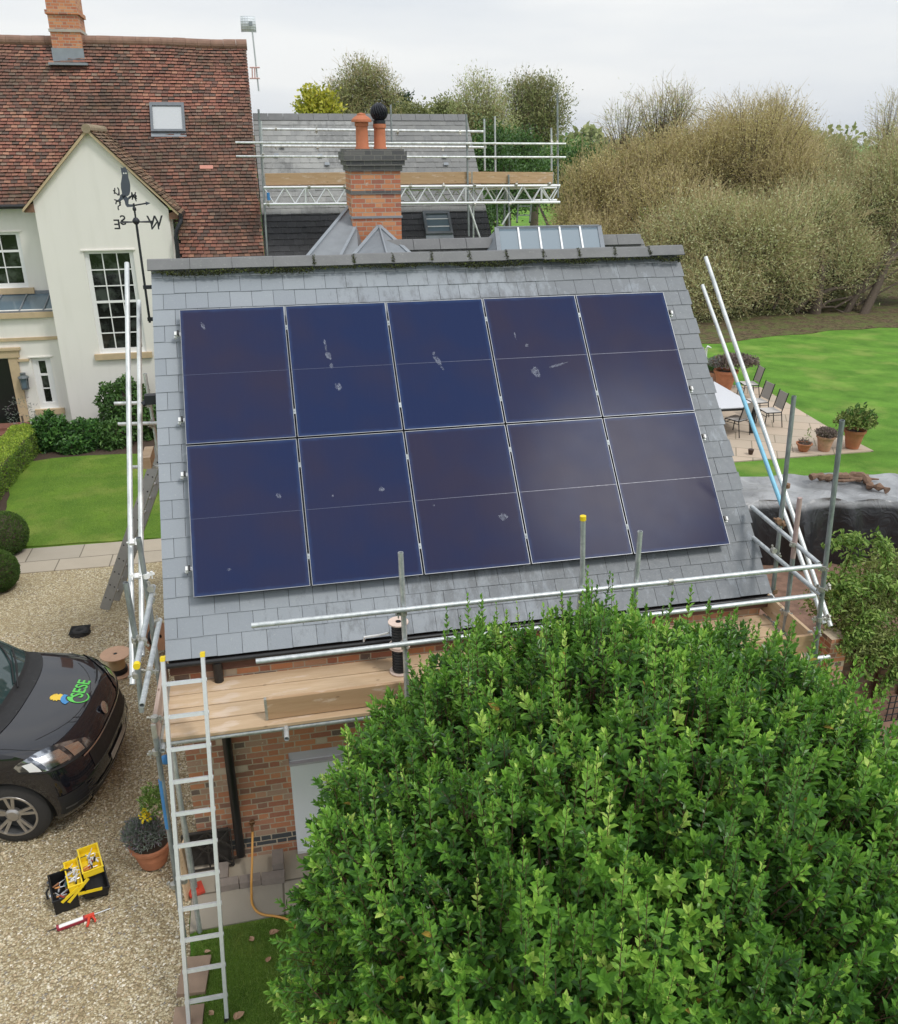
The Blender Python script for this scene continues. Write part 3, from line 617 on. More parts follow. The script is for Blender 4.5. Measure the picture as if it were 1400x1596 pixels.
def smear(key, pts):
    """bird-dropping smears: irregular films lying on the glass, in panel coordinates x,y,half-width,half-height,tilt"""
    m = MB()
    for x, y, a, b, t in pts:
        P = []
        for q in range(14):
            g = 2*math.pi*q/14; rr_ = 1+rnd.uniform(-.25, .25); px_, py_ = a*rr_*math.cos(g), b*rr_*math.sin(g); P.append((x+px_*math.cos(t)-py_*math.sin(t), y+px_*math.sin(t)+py_*math.cos(t), .0004))
        m.add(P, [tuple(range(14))])
    me = bpy.data.meshes.new('dried_smear'); me.from_pydata(m.v, [], m.f); me.materials.append(M_smear)
    o = bpy.data.objects.new('dried_smear', me); COL.objects.link(o); o.parent = panels[key]
smear((1, 0), [(.24, 1.42, .018, .05, .35)])
smear((1, 1), [(.42, .97, .028, .05, .2), (.40, 1.10, .012, .08, .1), (.44, .84, .018, .03, 0), (.49, .58, .035, .04, .3), (.50, .55, .02, .03, 0)])
smear((1, 2), [(.49, .84, .03, .07, .45), (.46, .93, .015, .025, 0), (.53, .74, .012, .03, .4)])
smear((1, 3), [(.46, .62, .04, .075, .1), (.42, .98, .02, .02, 0), (.30, 1.12, .01, .05, 0), (.75, .70, .12, .014, .25)])
smear((0, 1), [(.82, .98, .03, .025, 0), (.30, .95, .012, .012, 0)]); smear((0, 2), [(.93, .55, .05, .04, 0), (.2, .75, .015, .012, 0)]); smear((0, 0), [(.9, 1.0, .025, .03, .5), (.35, .25, .02, .015, 0)])
AW = 5*PW+.08
for k, (v, ds) in enumerate(((3.01, 'near the ridge'), (1.96, 'second below the ridge'), (1.33, 'third below the ridge'), (.31, 'nearest the eave'))):
    r = empty('mounting_rail', RP(0, v, -.06), 'aluminium mounting rail under the solar panels, '+ds, 'mounting rail', 'rails under the solar panels')
    m = MB(); a, b = RP(-.035, v, -.06), RP(AW+.035, v, -.06); m.bar(a, b, .038, .04, (0, -sT, cT)); m.build('rail', M_alu, r)
    for u in (-.052, AW+.052):
        m = MB(); s_ = -1 if u < 0 else 1; c = RP(u, v, -.045); q = Matrix.Rotation(TH, 3, 'X')
        m.box(c, (.035, .042, .05), q); m.box(RP(u+s_*.012, v-.022, -.075), (.03, .02, .03), q); m.build('end_cap', M_white, r)
        m = MB(); m.box(RP(u-s_*.022, v, -.018), (.02, .05, .035), q); m.build('end_clamp', M_blackpl, r)
    for i in range(1, 5):
        m = MB(); u = i*(PW+.02)-.01; m.box(RP(u, v, -.002), (.026, .06, .008), Matrix.Rotation(TH, 3, 'X')); m.lathe(RP(u, v, .003), [(.006, 0), (.006, .006)], 6, Matrix.Rotation(TH, 3, 'X')); m.build('mid_clamp', M_galvd, r)

# ------------------------------------------------------------------ farmhouse
fh = empty('farmhouse', (-2.9, 17.2, 0), 'cream rendered farmhouse with a steep red clay tile roof and a pointed front gable', 'house')
GY = 17.0; WY = 18.65
def wall_grid(mb, x0, x1, z0, z1, y0, y1, holes, clip=None):
    xs = sorted({x0, x1, *[h[0] for h in holes], *[h[1] for h in holes]}); zs = sorted({z0, z1, *[h[2] for h in holes], *[h[3] for h in holes]})
    for a, b in zip(xs, xs[1:]):
        for c, d in zip(zs, zs[1:]):
            if any(h[0] <= a and b <= h[1] and h[2] <= c and d <= h[3] for h in holes): continue
            mb.b2(a, b, y0, y1, c, d)
gx0, gx1, gap = -4.52, -1.27, (-2.97, 7.58)
TW = (-3.52, -2.29, 2.06, 4.74)
m = MB(); wall_grid(m, gx0, gx1, 0, 4.74, GY, GY+.32, [TW])
m.prism([(gx0, GY, 4.74), (gx1, GY, 4.74), (gx1, GY, 5.75), (gap[0]+.0, GY, 7.60), (gx0, GY, 6.03)], (0, .32, 0))
m.b2(gx0, gx0+.3, GY+.32, WY+.5, 0, 5.8); m.b2(gx1-.3, gx1, GY+.32, WY+.5, 0, 5.6)
gw = m.build('gable_wall', M_render, fh)
UW = (-6.90, -5.38, 3.65, 5.12)
m = MB(); wall_grid(m, -9.5, gx0-.002, 3.2, 5.95, WY, WY+.3, [UW]); m.build('upper_wall', M_render, fh)
LY = 17.45; SW = (-5.40, -4.90, .50, 1.93); DW = (-7.6, -5.95, 0, 1.95)
m = MB(); wall_grid(m, -9.5, gx0-.002, 0, 3.22, LY, LY+.4, [SW, DW]); m.build('lower_wall', M_render, fh)
def window(x0, x1, z0, z1, y, nx, rows, parent, fr=.07, sill=True, lip=True, rail=None):
    m = MB(); f = fr
    m.b2(x0, x0+f, y+.06, y+.13, z0, z1); m.b2(x1-f, x1, y+.06, y+.13, z0, z1); m.b2(x0+f, x1-f, y+.06, y+.13, z1-f, z1); m.b2(x0+f, x1-f, y+.055, y+.13, z0, z0+f*1.6)
    ix0, ix1, iz0, iz1 = x0+f, x1-f, z0+f*1.6, z1-f
    m.b2(ix0, ix0+f*.6, y+.08, y+.12, iz0, iz1); m.b2(ix1-f*.6, ix1, y+.08, y+.12, iz0, iz1)
    for i in range(1, nx): xx = ix0+(ix1-ix0)*i/nx; m.b2(xx-.013, xx+.013, y+.083, y+.118, iz0, iz1)
    for i in range(1, rows): zz = iz0+(iz1-iz0)*i/rows; hw = .03 if i == rail else .013; m.b2(ix0, ix1, y+.078 if i == rail else y+.085, y+.119, zz-hw, zz+hw)
    w_ = m.build('window', M_white, parent)
    m = MB(); m.b2(ix0, ix1, y+.125, y+.132, iz0, iz1); m.build('pane', M_glass, w_)
    m = MB(); m.b2(x0-.02, x1+.02, y+.135, y+.30, z0-.02, z1+.02); m.build('dark_room', M_blackpl, w_)
    if sill: m = MB(); m.b2(x0-.13, x1+.13, y-.09, y+.055, z0-.16, z0-.005); m.build('sill', M_stone, w_)
    if lip: m = MB(); m.b2(x0-.06, x1+.06, y-.035, y+.0, z1+.01, z1+.04); m.build('drip_mould', M_render, w_)
    return w_
window(*TW, GY, 3, 6, fh, rail=3); window(*UW, WY, 3, 3, fh, rail=2); window(*SW, LY, 1, 3, fh, fr=.10, rail=2)
# parapet band, glazed lean-to and string course
m = MB(); m.b2(-9.5, gx0-.004, LY-.10, LY+.42, 3.03, 3.17); m.b2(-9.5, gx0-.004, LY-.05, LY-.001, 2.42, 2.50); m.build('stone_cornice', M_stone, fh)
m = MB(); m.prism([(-9.5, LY-.02, 3.18), (-9.5, WY-.01, 3.48), (-9.5, WY-.01, 3.46), (-9.5, LY-.02, 3.16)], (9.5+gx0-.01, 0, 0)); vg = m.build('glazed_canopy', M_lanternglass, fh)
m = MB()
for x in (-8.6, -7.7, -6.9, -6.1, -5.45, -4.85): m.bar((x, LY-.03, 3.20), (x, WY-.01, 3.50), .035, .03)
m.build('glazing_bar', M_lead, vg)
m = MB(); m.b2(-9.5, gx0-.004, WY-.04, WY-.003, 3.44, 3.56); m.b2(-9.5, gx0-.003, LY-.03, LY+.03, 3.175, 3.215); m.build('lead_flashing', M_lead, fh)
# door opening with stone surround, steps
m = MB(); m.b2(-5.96, -5.72, LY-.05, LY-.002, 0, 1.98); m.b2(-7.8, -5.66, LY-.08, LY-.002, 1.98, 2.18); m.b2(-7.8, -5.60, LY-.12, LY-.002, 2.181, 2.25); m.b2(-5.72, -5.44, LY-.07, LY-.002, 1.86, 1.92); m.build('door_surround', M_stone, fh)
m = MB(); m.b2(-7.6, -5.95, LY+.45, LY+.5, 0, 1.98); m.build('door', M_blackpl, fh)
m = MB(); m.b2(-7.6, -5.72, 16.9, 17.4, 0, .16); m.b2(-7.6, -5.65, 16.5, 16.9, 0, .09); m.build('door_step', simple('red_brick_step', (.20, .085, .06), .9, sc=9, var=.4), fh)
# main tile roof
A48 = R(54); ex, ez = 18.40, 5.85; VT = (0, math.cos(A48), math.sin(A48)); low = 3.6
O0 = Vector((-9.5, ex-low*VT[1], ez-low*VT[2])); Lr = low+5.14
gl = low
def keep_t(u, v):
    x = -9.5+u
    if v > low: return True
    return x > -1.16
sagf = lambda u, v: .03*math.sin(u*1.1)*math.sin(v*.9)+.012*math.sin(u*2.7+1)*math.sin(v*2.1)
cover('tile_roof', M_tile, fh, O0, (1, 0, 0), VT, 10.60, Lr, .165, .105, .040, gap=.009, jit=.3, uc=1.3, keep=keep_t, sag=sagf, colw=.04)
m = MB(); t0, t1 = Vector(O0), Vector(O0)+Vector(VT)*Lr
e0 = Vector(O0)+Vector(VT)*low
m.prism([(-9.5, e0.y, e0.z-.05), (-9.5, t1.y, t1.z-.05), (-9.5, t1.y+3, t1.z-3.3), (-9.5, t1.y+3, e0.z-.2), (-9.5, e0.y, e0.z-.12)], (10.56, 0, 0))
m.prism([(-1.16, t0.y, t0.z-.05), (-1.16, e0.y, e0.z-.06), (-1.16, e0.y, .5), (-1.16, t0.y, .5)], (2.22, 0, 0)); m.build('roof_body', simple('dark_felt', (.03, .03, .032), .9), fh)
m = MB()
x = -9.5
while x < 1.05:
    L_ = rnd.uniform(.30, .36); m.tube([(x, t1.y, t1.z-.02+sagf(x+9.5, Lr)*.5), (min(x+L_, 1.12), t1.y, t1.z-.02+sagf(x+9.5+L_, Lr)*.5)], .14+rnd.uniform(-.008, .008), 14); x += L_+.006
m.build('ridge_tiles', M_ridge_red, fh)
m = MB(); m.prism([(1.03, t0.y, t0.z-.07), (1.03, t1.y, t1.z-.02), (1.03, t1.y, t1.z-.16), (1.03, t0.y, t0.z-.2)], (.05, 0, 0)); m.build('verge', simple('pale_mortar', (.42, .38, .33), .9), fh)
m = MB(); m.tube([(-9.5, e0.y-.06, e0.z-.06), (gx0-.05, e0.y-.06, e0.z-.06)], .06, 10); m.build('gutter', M_blackpl, fh, True)
# gable roof: two tiled slopes running back into the main roof
def gslope(side):
    ap = Vector((gap[0], GY-.16, gap[1]+.10)); ev = Vector((gx1+.30, GY-.16, 5.62)) if side > 0 else Vector((gx0-.26, GY-.16, 5.82))
    dn = (ap-ev); Lg = dn.length; Vg = dn.normalized()
    U = (0, 1, 0) if side > 0 else (0, -1, 0); O_ = ev if side > 0 else Vector((ev.x, GY-.16+3.8, ev.z))
    def kp(u, v):
        y = GY-.16+u if side > 0 else GY-.16+3.8-u; z = ev.z+Vg.z*v
        return y < ex+(z-ez)/math.tan(A48)+.12
    Vn = Vector((Vg.x, 0, Vg.z))
    cover('gable_roof', M_tile2, fh, O_, U, tuple(Vn), 3.8, Lg, .165, .105, .036, gap=.008, uc=1.3, jit=.4, keep=kp, colw=.04)
    mm = MB(); q = [(ap.x, GY-.13, ap.z-.015), (ev.x, GY-.13, ev.z-.015), (ev.x, GY-.13, ev.z-.085), (ap.x, GY-.13, ap.z-.10)]
    mm.prism(q, (0, .12, 0)); mm.build('barge_board', M_stone, fh)
    n_ = Vector((-Vg.z, 0, Vg.x))*(.02 if side > 0 else -.02)
    d1 = Vector((0, 1, 0)); yv = lambda z: ex+(z-ez)/math.tan(A48)
    mm = MB(); mm.prism([(ap.x, GY-.12, ap.z-.03), (ev.x, GY-.12, ev.z-.03), (ev.x, yv(ev.z), ev.z-.03), (ap.x, yv(ap.z), ap.z-.03)], (0, 0, -.05)); mm.build('gable_roof_deck', simple('dark_felt', (.03, .03, .032), .9), fh)
gslope(1); gslope(-1)
m = MB(); y = GY-.17
while y < 19.6: m.tube([(gap[0], y, gap[1]+.085), (gap[0], y+.31, gap[1]+.085)], .11+rnd.uniform(-.006, .006), 12); y += .315
m.build('gable_ridge_tiles', simple('mossy_ridge_tile', (.30, .24, .16), .9, sc=9, var=.4), fh)
for x0, x1, z in ((gx0-.24, gx0, 5.72), (gx1, gx1+.22, 5.50)):
    m = MB(); m.prism([(x0, GY-.04, z), (x1, GY-.04, z), (x1, GY-.04, z+.22), (x0, GY-.04, z+.14)], (0, .5, 0)); m.build('eave_box', simple('brown_eave_box', (.20, .11, .07), .85), fh)
m = MB(); m.tube([(gx1+.30, GY-.18, 5.60), (gx1+.32, GY+.9, 5.60)], .055, 10); m.build('gutter', M_blackpl, fh, True)
m = MB(); m.tube([(gx1+.30, GY-.05, 5.58), (gx1+.29, GY-.12, 5.45), (gx1+.16, GY-.16, 5.22), (gx1+.12, GY-.16, 5.05), (gx1+.14, GY-.16, 3.0)], .055, 12); m.build('downpipe', M_black, fh, True)
# rooflight in the tiles
def rooflight(parent, x0, x1, y, z, w_up, ang, fr, gl, name='rooflight', proud=.07, bars=0):
    V_ = Vector((0, math.cos(ang), math.sin(ang))); N_ = Vector((0, -math.sin(ang), math.cos(ang))); q = Matrix.Rotation(ang, 3, 'X')
    C0 = Vector(((x0+x1)/2, y, z))+V_*(w_up/2); W_ = x1-x0; m = MB(); f = .07
    for sx_ in (-1, 1): m.box(C0+Vector((sx_*(W_/2-f/2), 0, 0))+N_*proud/2, (f, w_up, proud), q)
    for sy, ff in ((-1, f), (1, f*1.5)): m.box(C0+V_*(sy*(w_up/2-ff/2))+N_*(proud/2+.002), (W_-2*f-.002, ff, proud), q)
    o_ = m.build(name, fr, parent); m = MB(); m.box(C0+N_*(proud*.62), (W_-2*f, w_up-2*f, .012), q); m.build('pane', gl, o_)
    if bars:
        m = MB()
        for k_ in range(1, bars+1): m.box(C0+V_*(w_up*(k_/(bars+1)-.5))+N_*(proud*.62+.012), (W_-2*f, .03, .012), q)
        m.build('blind_bar', M_white, o_)
    m = MB(); m.box(C0-V_*(w_up/2+.06)+N_*.03, (W_+.02, .12, .012), q); m.build('lead_apron', M_leadl, o_)
    return o_
zz = 7.58; yy = ex+(zz-ez)/math.tan(A48); rooflight(fh, -1.70, -.77, yy, zz, .93, A48, simple('dark_window_trim', (.14, .155, .17), .5, .2), M_skyglass, proud=.11)
m = MB(); zb = 6.69; yb = ex+(zb-ez)/math.tan(A48)
m.box((-.28, yb-.04, zb+.03), (.36, .11, .012), Matrix.Rotation(A48, 3, 'X')); m.build('new_pink_tile', simple('pink_new_tile', (.55, .25, .19), .8), fh)
# big brick stack on the ridge
def stack(parent, x0, x1, y0, y1, z0, z1, bands, ma_, name='chimney'):
    m = MB(); m.b2(x0, x1, y0, y1, z0, z1); o_ = m.build(name, ma_, parent)
    for za, zb, pr, mm in bands: k_ = MB(); k_.b2(x0-pr, x1+pr, y0-pr, y1+pr, za, zb); k_.build('course_band', mm, o_)
    return o_
cY = 21.05
a, b = S(84, 88, Y=cY), S(130, 88, Y=cY)
bt = S(100, 20, Y=cY).z; bm_ = S(100, 47, Y=cY).z
ck = stack(fh, a.x, b.x, cY, cY+1.1, 8.6, 12.6, [(bt-.03, bt+.07, .05, M_brick_n), (bm_-.04, bm_+.03, .03, simple('pale_mortar', (.42, .38, .33), .9))], M_brick_n)
m = MB(); zf = S(100, 76, Y=cY).z; m.b2(a.x-.03, b.x+.03, cY-.04, cY-.003, zf-.42, zf+.02); m.b2(a.x-.12, b.x+.12, cY-.32, cY-.04, zf-.42, zf-.36); m.build('lead_flashing', M_leadl, ck)
# wall lantern beside the door
wl = empty('wall_lantern', (-5.62, LY-.12, 1.3), 'grey metal wall lantern between the front door and the narrow sash window', 'lantern')
lc = S(38, 596, Y=LY-.12)
m = MB(); m.lathe(lc+Vector((0, 0, .13)), [(.15, 0), (.14, .03), (.07, .07), (.07, .12), (.085, .13)], 8); m.lathe(lc-Vector((0, 0, .19)), [(.10, 0), (.11, .03)], 8)
for k in range(4):
    q = math.pi/4+k*math.pi/2; m.tube([lc+Vector((.10*math.cos(q), .10*math.sin(q), -.17)), lc+Vector((.125*math.cos(q), .125*math.sin(q), .14))], .012, 6)
m.bar(lc+Vector((0, .02, .2)), lc+Vector((0, .12, .2)), .04, .04); m.build('lantern_frame', simple('weathered_grey_metal', (.16, .18, .19), .6, .4), wl)
m = MB(); m.lathe(lc-Vector((0, 0, .15)), [(.085, 0), (.105, .28)], 4, Matrix.Rotation(math.pi/4, 3, 'Z')); m.build('lantern_glass', M_lanternglass, wl)

# ------------------------------------------------------------------ slate-roofed range joined to the farmhouse
sr_ = empty('slate_roofed_range', (4.3, 21.3, 0), 'long range behind the scaffold, its weathered slate roof black below the truss', 'building')
sY, sZ = 21.3, 8.10; a45 = R(45); VS = (0, math.cos(a45), math.sin(a45)); X0, X1 = 1.12, 7.72
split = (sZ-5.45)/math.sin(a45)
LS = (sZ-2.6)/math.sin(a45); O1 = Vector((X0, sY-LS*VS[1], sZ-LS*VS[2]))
cover('lower_slates', M_slate_dark, sr_, O1, (1, 0, 0), VS, X1-X0, LS-split, .27, .21, .014, jit=.3)  # lower courses in a much darker slate colour
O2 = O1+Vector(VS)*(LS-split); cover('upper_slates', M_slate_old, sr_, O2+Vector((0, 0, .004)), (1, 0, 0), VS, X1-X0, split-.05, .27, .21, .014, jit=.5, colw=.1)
m = MB(); m.prism([(X0, O1.y, O1.z-.03), (X0, sY, sZ-.03), (X0, 2*sY-O1.y, O1.z-.03), (X0, 2*sY-O1.y, 0), (X0, O1.y+.3, 0), (X0, O1.y+.3, O1.z-.1)], (X1-X0-.03, 0, 0)); m.build('wall', M_render, sr_)
m = MB(); x = X0
while x < X1-.1: L_ = .45; m.prism([(x, sY-.17, sZ-.13), (x, sY, sZ+.06), (x, sY+.17, sZ-.13), (x, sY, sZ-.02)], (min(L_, X1-x)-.01, 0, 0)); x += L_
m.build('ridge_tiles', M_ridge, sr_)
q0 = S(668, 368, Y=17.0); 
def on_slate(px, py):                                # sight line onto the 45 degree slate plane
    d = fw+rt*((px-700)/FPX)-up*((py-798)/FPX); n_ = Vector((0, -math.sin(a45), math.cos(a45))); t = n_.dot(Vector((0, sY, sZ))-CAM)/n_.dot(d); return CAM+d*t
p0, p1, p2 = on_slate(664, 368), on_slate(706, 368), on_slate(700, 333)
rooflight(sr_, p0.x, p1.x, p0.y-.01, p0.z, (p2-p1).length, a45, simple('dark_window_trim', (.14, .155, .17), .5, .2), M_lanternglass, proud=.12, bars=2)
# ------------------------------------------------------------------ low link range: chimney, lead saddle, roof lantern
lk = empty('link_range', (5.2, 7.4, 0), 'low slate link range with the orange brick chimney and a glazed roof lantern', 'building')
lY, lZ = 7.0, 5.78; VL_ = (0, cT, sT); LL = 2.9
cover('slate_roof', M_slate_old, lk, Vector((3.0, lY-LL*cT, lZ-LL*sT)), (1, 0, 0), VL_, 4.56, LL-.04, .26, .21, .013, jit=.4)
m = MB(); m.prism([(3.0, lY-LL*cT, lZ-LL*sT-.03), (3.0, lY, lZ-.03), (3.0, lY+1.5, lZ-1.6), (3.0, lY+1.5, 0), (3.0, lY-LL*cT, 0)], (4.54, 0, 0)); m.build('wall', M_brick, lk)
m = MB(); x = 3.0
while x < 7.5:
    if 4.75 < x < 6.6: x += .45; continue
    m.prism([(x, lY-.16, lZ-.10), (x, lY-.05, lZ+.05), (x, lY+.05, lZ+.05), (x, lY+.16, lZ-.10)], (min(.45, 7.58-x)-.008, 0, 0)); x += .45
m.build('ridge_tiles', M_ridge, lk)
hY = 7.6
def hz(py): return S(587, py, Y=hY).z
hx0, hx1 = S(549, 330, Y=hY).x, S(625.5, 330, Y=hY).x
ch = stack(lk, hx0, hx1, hY, hY+.85, 3.5, hz(267), [(hz(303), hz(297), .012, M_brick_d), (hz(340), hz(336.5), .018, M_leadl), (hz(267)+.001, hz(258), .03, M_brick_d), (hz(258)+.001, hz(250), .07, M_brick_d), (hz(250)+.001, hz(236), .10, M_brick_d), (hz(236)+.001, hz(232), .06, M_brick_d)], M_brick_n)
zt = hz(232)
def pot(x, y, r, zt_, zb_, ma_): 
    m = MB(); hgt = zt_-zb_; m.lathe((x, y, zb_), [(r*1.15, 0), (r*1.15, .04), (r*1.02, .06), (r*.95, hgt-.07), (r*1.1, hgt-.06), (r*1.1, hgt), (r*.8, hgt), (r*.8, hgt-.1)], 24, caps=True); return m.build('chimney_pot', ma_, ch, True)
pA, pB = S(565, 229, Y=hY+.32), S(592.5, 229, Y=hY+.42)
c1 = pot(pA.x, pA.y, .105, S(565, 190, Y=hY+.32).z, zt-.02, M_potg)
m = MB(); zc = S(565, 190, Y=hY+.32).z; m.lathe((pA.x, pA.y, zc+.001), [(.10, 0), (.17, .0), (.165, .035), (.12, .075), (.075, .10), (.07, .125), (0.01, .14)], 24); m.build('cowl', M_potg, c1, True)
c2 = pot(pB.x, pB.y, .10, S(592, 193, Y=hY+.42).z, zt-.02, M_potg)
m = MB(); zc = S(592, 193, Y=hY+.42).z; m.lathe((pB.x, pB.y, zc+.001), [(.105, 0), (.105, .05), (.09, .06)], 20)
for k in range(20):                                  # louvred ball vent: twisted vanes
    pts = []
    for j in range(9):
        t = j/8; el = math.pi*(t*.92+.04); q = 2*math.pi*k/20+t*1.0; pts.append((pB.x+.135*math.sin(el)*math.cos(q), pB.y+.135*math.sin(el)*math.sin(q), zc+.175-.13*math.cos(el)*-1 if False else zc+.05+.13*(1+math.cos(el))))
    m.tube(pts, .016, 5)
m.sphere((pB.x, pB.y, zc+.18), .118, 16, 10); m.build('ball_cowl', M_black, c2, True)
# lead clad saddle in front of the chimney and the hipped grey slope to its left
m = MB(); ap = S(591, 352, Y=hY-.05); Lq, Rq, Mq = S(546, 404, Y=6.6), S(644, 400, Y=6.6), S(606, 408, Y=6.0); bk = Vector((0, .0, -.25))
m.add([ap, Lq, Mq, Rq, ap+bk, Lq+bk, Mq+bk, Rq+bk], [(0, 1, 2), (0, 2, 3), (4, 6, 5), (4, 7, 6), (0, 4, 5, 1), (1, 5, 6, 2), (2, 6, 7, 3), (3, 7, 4, 0)]); sd = m.build('lead_saddle', M_lead, lk)
m = MB()
for a_, b_ in ((ap, Lq), (ap, Rq)): m.bar(a_+Vector((0, -.02, .012)), b_+Vector((0, -.02, .012)), .07, .02)
m.bar(ap+Vector((0, -.03, .01)), Mq+Vector((0, -.03, .01)), .025, .025); m.build('lead_roll', M_leadl, sd)
m = MB(); A_, B_, C_ = S(553, 312, Y=8.5), S(470, 412, Y=6.6), S(560, 412, Y=6.4); dd = Vector((.15, .3, -.3)); 
m.add([A_, B_, C_, A_+dd, B_+dd, C_+dd], [(0, 1, 2), (3, 5, 4), (0, 3, 4, 1), (1, 4, 5, 2), (2, 5, 3, 0)]); hp = m.build('hipped_slope', simple('pale_slate_slope', (.205, .22, .235), .6, sc=5, var=.22), lk)
m = MB(); m.bar(A_, B_, .06, .05); e1, e2 = A_.lerp(C_, .48)+Vector((-.03, -.02, .03)), B_.lerp(C_, .62)+Vector((-.0, -.02, .04)); m.bar(e1, e2, .05, .015); m.build('lead_hip', M_leadl, hp)
# roof lantern
ly0, ly1 = 6.0, 7.2
t0_, t1_ = S(774, 357, Y=ly1), S(934, 354, Y=ly1); b0_, b1_ = S(779, 400, Y=ly0), S(941, 396, Y=ly0)
ln = MB(); dn_ = (b0_-t0_); 
ln.bar(t0_, t1_, .10, .08); ln.bar(b0_, b1_, .08, .06); ln.bar(t0_, b0_, .07, .07); ln.bar(t1_, b1_, .07, .07)
ln.add([t0_+Vector((0, .05, 0)), t1_+Vector((0, .05, 0)), t1_+Vector((0, .8, -.6)), t0_+Vector((0, .8, -.6))], [(0, 1, 2, 3)])
ln.add([t0_, b0_, b0_+Vector((0, 1.4, 0)), t0_+Vector((0, .8, -.6))], [(0, 1, 2, 3)]); ln.add([t1_, b1_, b1_+Vector((0, 1.4, 0)), t1_+Vector((0, .8, -.6))], [(0, 1, 2, 3)])
lo = ln.build('roof_lantern', M_lead, lk)
m = MB()
for i in range(1, 5): m.bar(t0_.lerp(t1_, i/5)+Vector((0, -.03, .02)), b0_.lerp(b1_, i/5)+Vector((0, -.03, .02)), .028, .03)
m.bar(t0_+Vector((.06, -.05, -.02)), t1_+Vector((-.06, -.05, -.02)), .02, .02)
m.build('glazing_bar', M_white, lo)
for i in range(5):
    m = MB(); q = [t0_.lerp(t1_, i/5), t0_.lerp(t1_, (i+1)/5), b0_.lerp(b1_, (i+1)/5), b0_.lerp(b1_, i/5)]; m.prism(q, (0, -.012, .012)); m.build('pane', M_lanternglass, lo)
# ------------------------------------------------------------------ scaffold round the outbuilding
TR = .0242
def tube_part(name, pts, ma_, parent, cap=None, r=TR, hollow=True):
    m = MB(); m.tube(pts, r, 14, hollow=hollow); o_ = m.build(name, ma_, parent, True)
    if cap:
        a, b = Vector(pts[0]), Vector(pts[1]); d = (a-b).normalized(); c = MB(); c.tube([a-d*.03, a+d*.012], r*1.18, 14); c.build('yellow_cap', M_yellow, o_, True)
    return o_
def coupler(p, axis, parent, ma_=None, s=1):
    """right-angle coupler: a band round the tube, a flap and a bolt with a nut"""
    m = MB(); a = Vector(axis).normalized(); p = Vector(p); m.tube([p-a*.024*s, p+a*.024*s], .0325*s, 12)
    o1 = a.orthogonal().normalized(); o2 = a.cross(o1); q = rnd.uniform(0, 6.28); d = o1*math.cos(q)+o2*math.sin(q)
    m.bar(p+d*.02, p+d*.075*s, .022*s, .018*s); m.tube([p+d*.05+a*.03*s, p+d*.05-a*.045*s], .007*s, 6); m.tube([p+d*.05+a*.028*s, p+d*.05+a*.012*s], .013*s, 6)
    e = (-d+a*.2).normalized(); m.tube([p+e*.02, p+e*.07*s], .007*s, 6); m.tube([p+e*.05*s, p+e*.066*s], .012*s, 6)
    return m.build('coupler', ma_ or M_clamp, parent)
sc = empty('tube_scaffold', (2.9, -1.1, 0), 'galvanised tube scaffold along the front and both ends of the brick outbuilding', 'scaffold')
FY = -1.13
# standards: (photo top, photo foot or z, plane Y)
s1 = tube_part('standard', [S(624.5, 861, Y=FY), S(633, 1040, Y=FY)*1, Vector((1.93, FY, .0))], M_galv, sc)
s2 = tube_part('standard', [S(909, 806, Y=FY), S(908, 890, Y=FY), Vector((3.50, FY, 0))], M_galv, sc, cap=True)
s3 = tube_part('standard', [S(998, 828, Y=FY), Vector((4.13, FY, 3.0)), Vector((4.13, FY, 0))], M_galv, sc)
p = S(1313, 655, Y=FY); tube_part('standard', [p, Vector((6.21, FY, 2.3)), Vector((6.30, FY, 0))], M_galvd, sc)
tube_part('standard', [S(1238, 617, Y=-.05), S(1205, 922, Y=-.12), Vector((6.33, -.14, 0))], M_galvd, sc)
tube_part('standard', [S(1247, 776, Y=-.62), S(1222, 990, Y=-.62)], M_galvd, sc)
m = MB(); a, b = S(1247, 776, Y=-.62), S(1222, 990, Y=-.62); m.tube([a, a.lerp(b, .42)], .0252, 14); m.build('pink_paint_band', simple('faded_pink_paint', (.42, .30, .28), .7, var=.3, sc=20), sc, True)
tube_part('standard', [S(196, 908, Y=-1.1), S(211, 992, Y=-1.1), Vector((-.44, -1.1, 2.7))], M_galvd, sc)
tube_part('standard', [S(216, 838, Y=-.28), Vector((-.375, -.28, 3.3)), Vector((-.40, -.28, 2.2))], M_galvd, sc)
tube_part('standard', [S(243, 1150, Y=-1.2), S(290, 1480, Y=-1.2), Vector((-.37, -1.2, .02))], M_galvd, sc)
m = MB(); m.tube([S(251, 1215, Y=-1.2), S(262, 1290, Y=-1.2)], .0256, 14); m.build('blue_paint_band', M_bluetube2, sc, True)
tube_part('standard', [Vector((-.23, -1.12, 2.28)), Vector((-.24, -1.12, .02))], M_galv, sc)
ft = S(306, 1392, Z=0); tube_part('standard', [Vector((ft.x-.02, ft.y, 1.9)), Vector((ft.x, ft.y, .05))], M_galvd, sc)
m = MB(); m.box((ft.x, ft.y, .052), (.16, .16, .03), Matrix.Rotation(.3, 3, 'Z')); m.lathe((ft.x, ft.y, .06), [(.035, 0), (.03, .03)], 12); m.build('red_base_plate', simple('red_plastic', (.50, .06, .035), .6), sc)
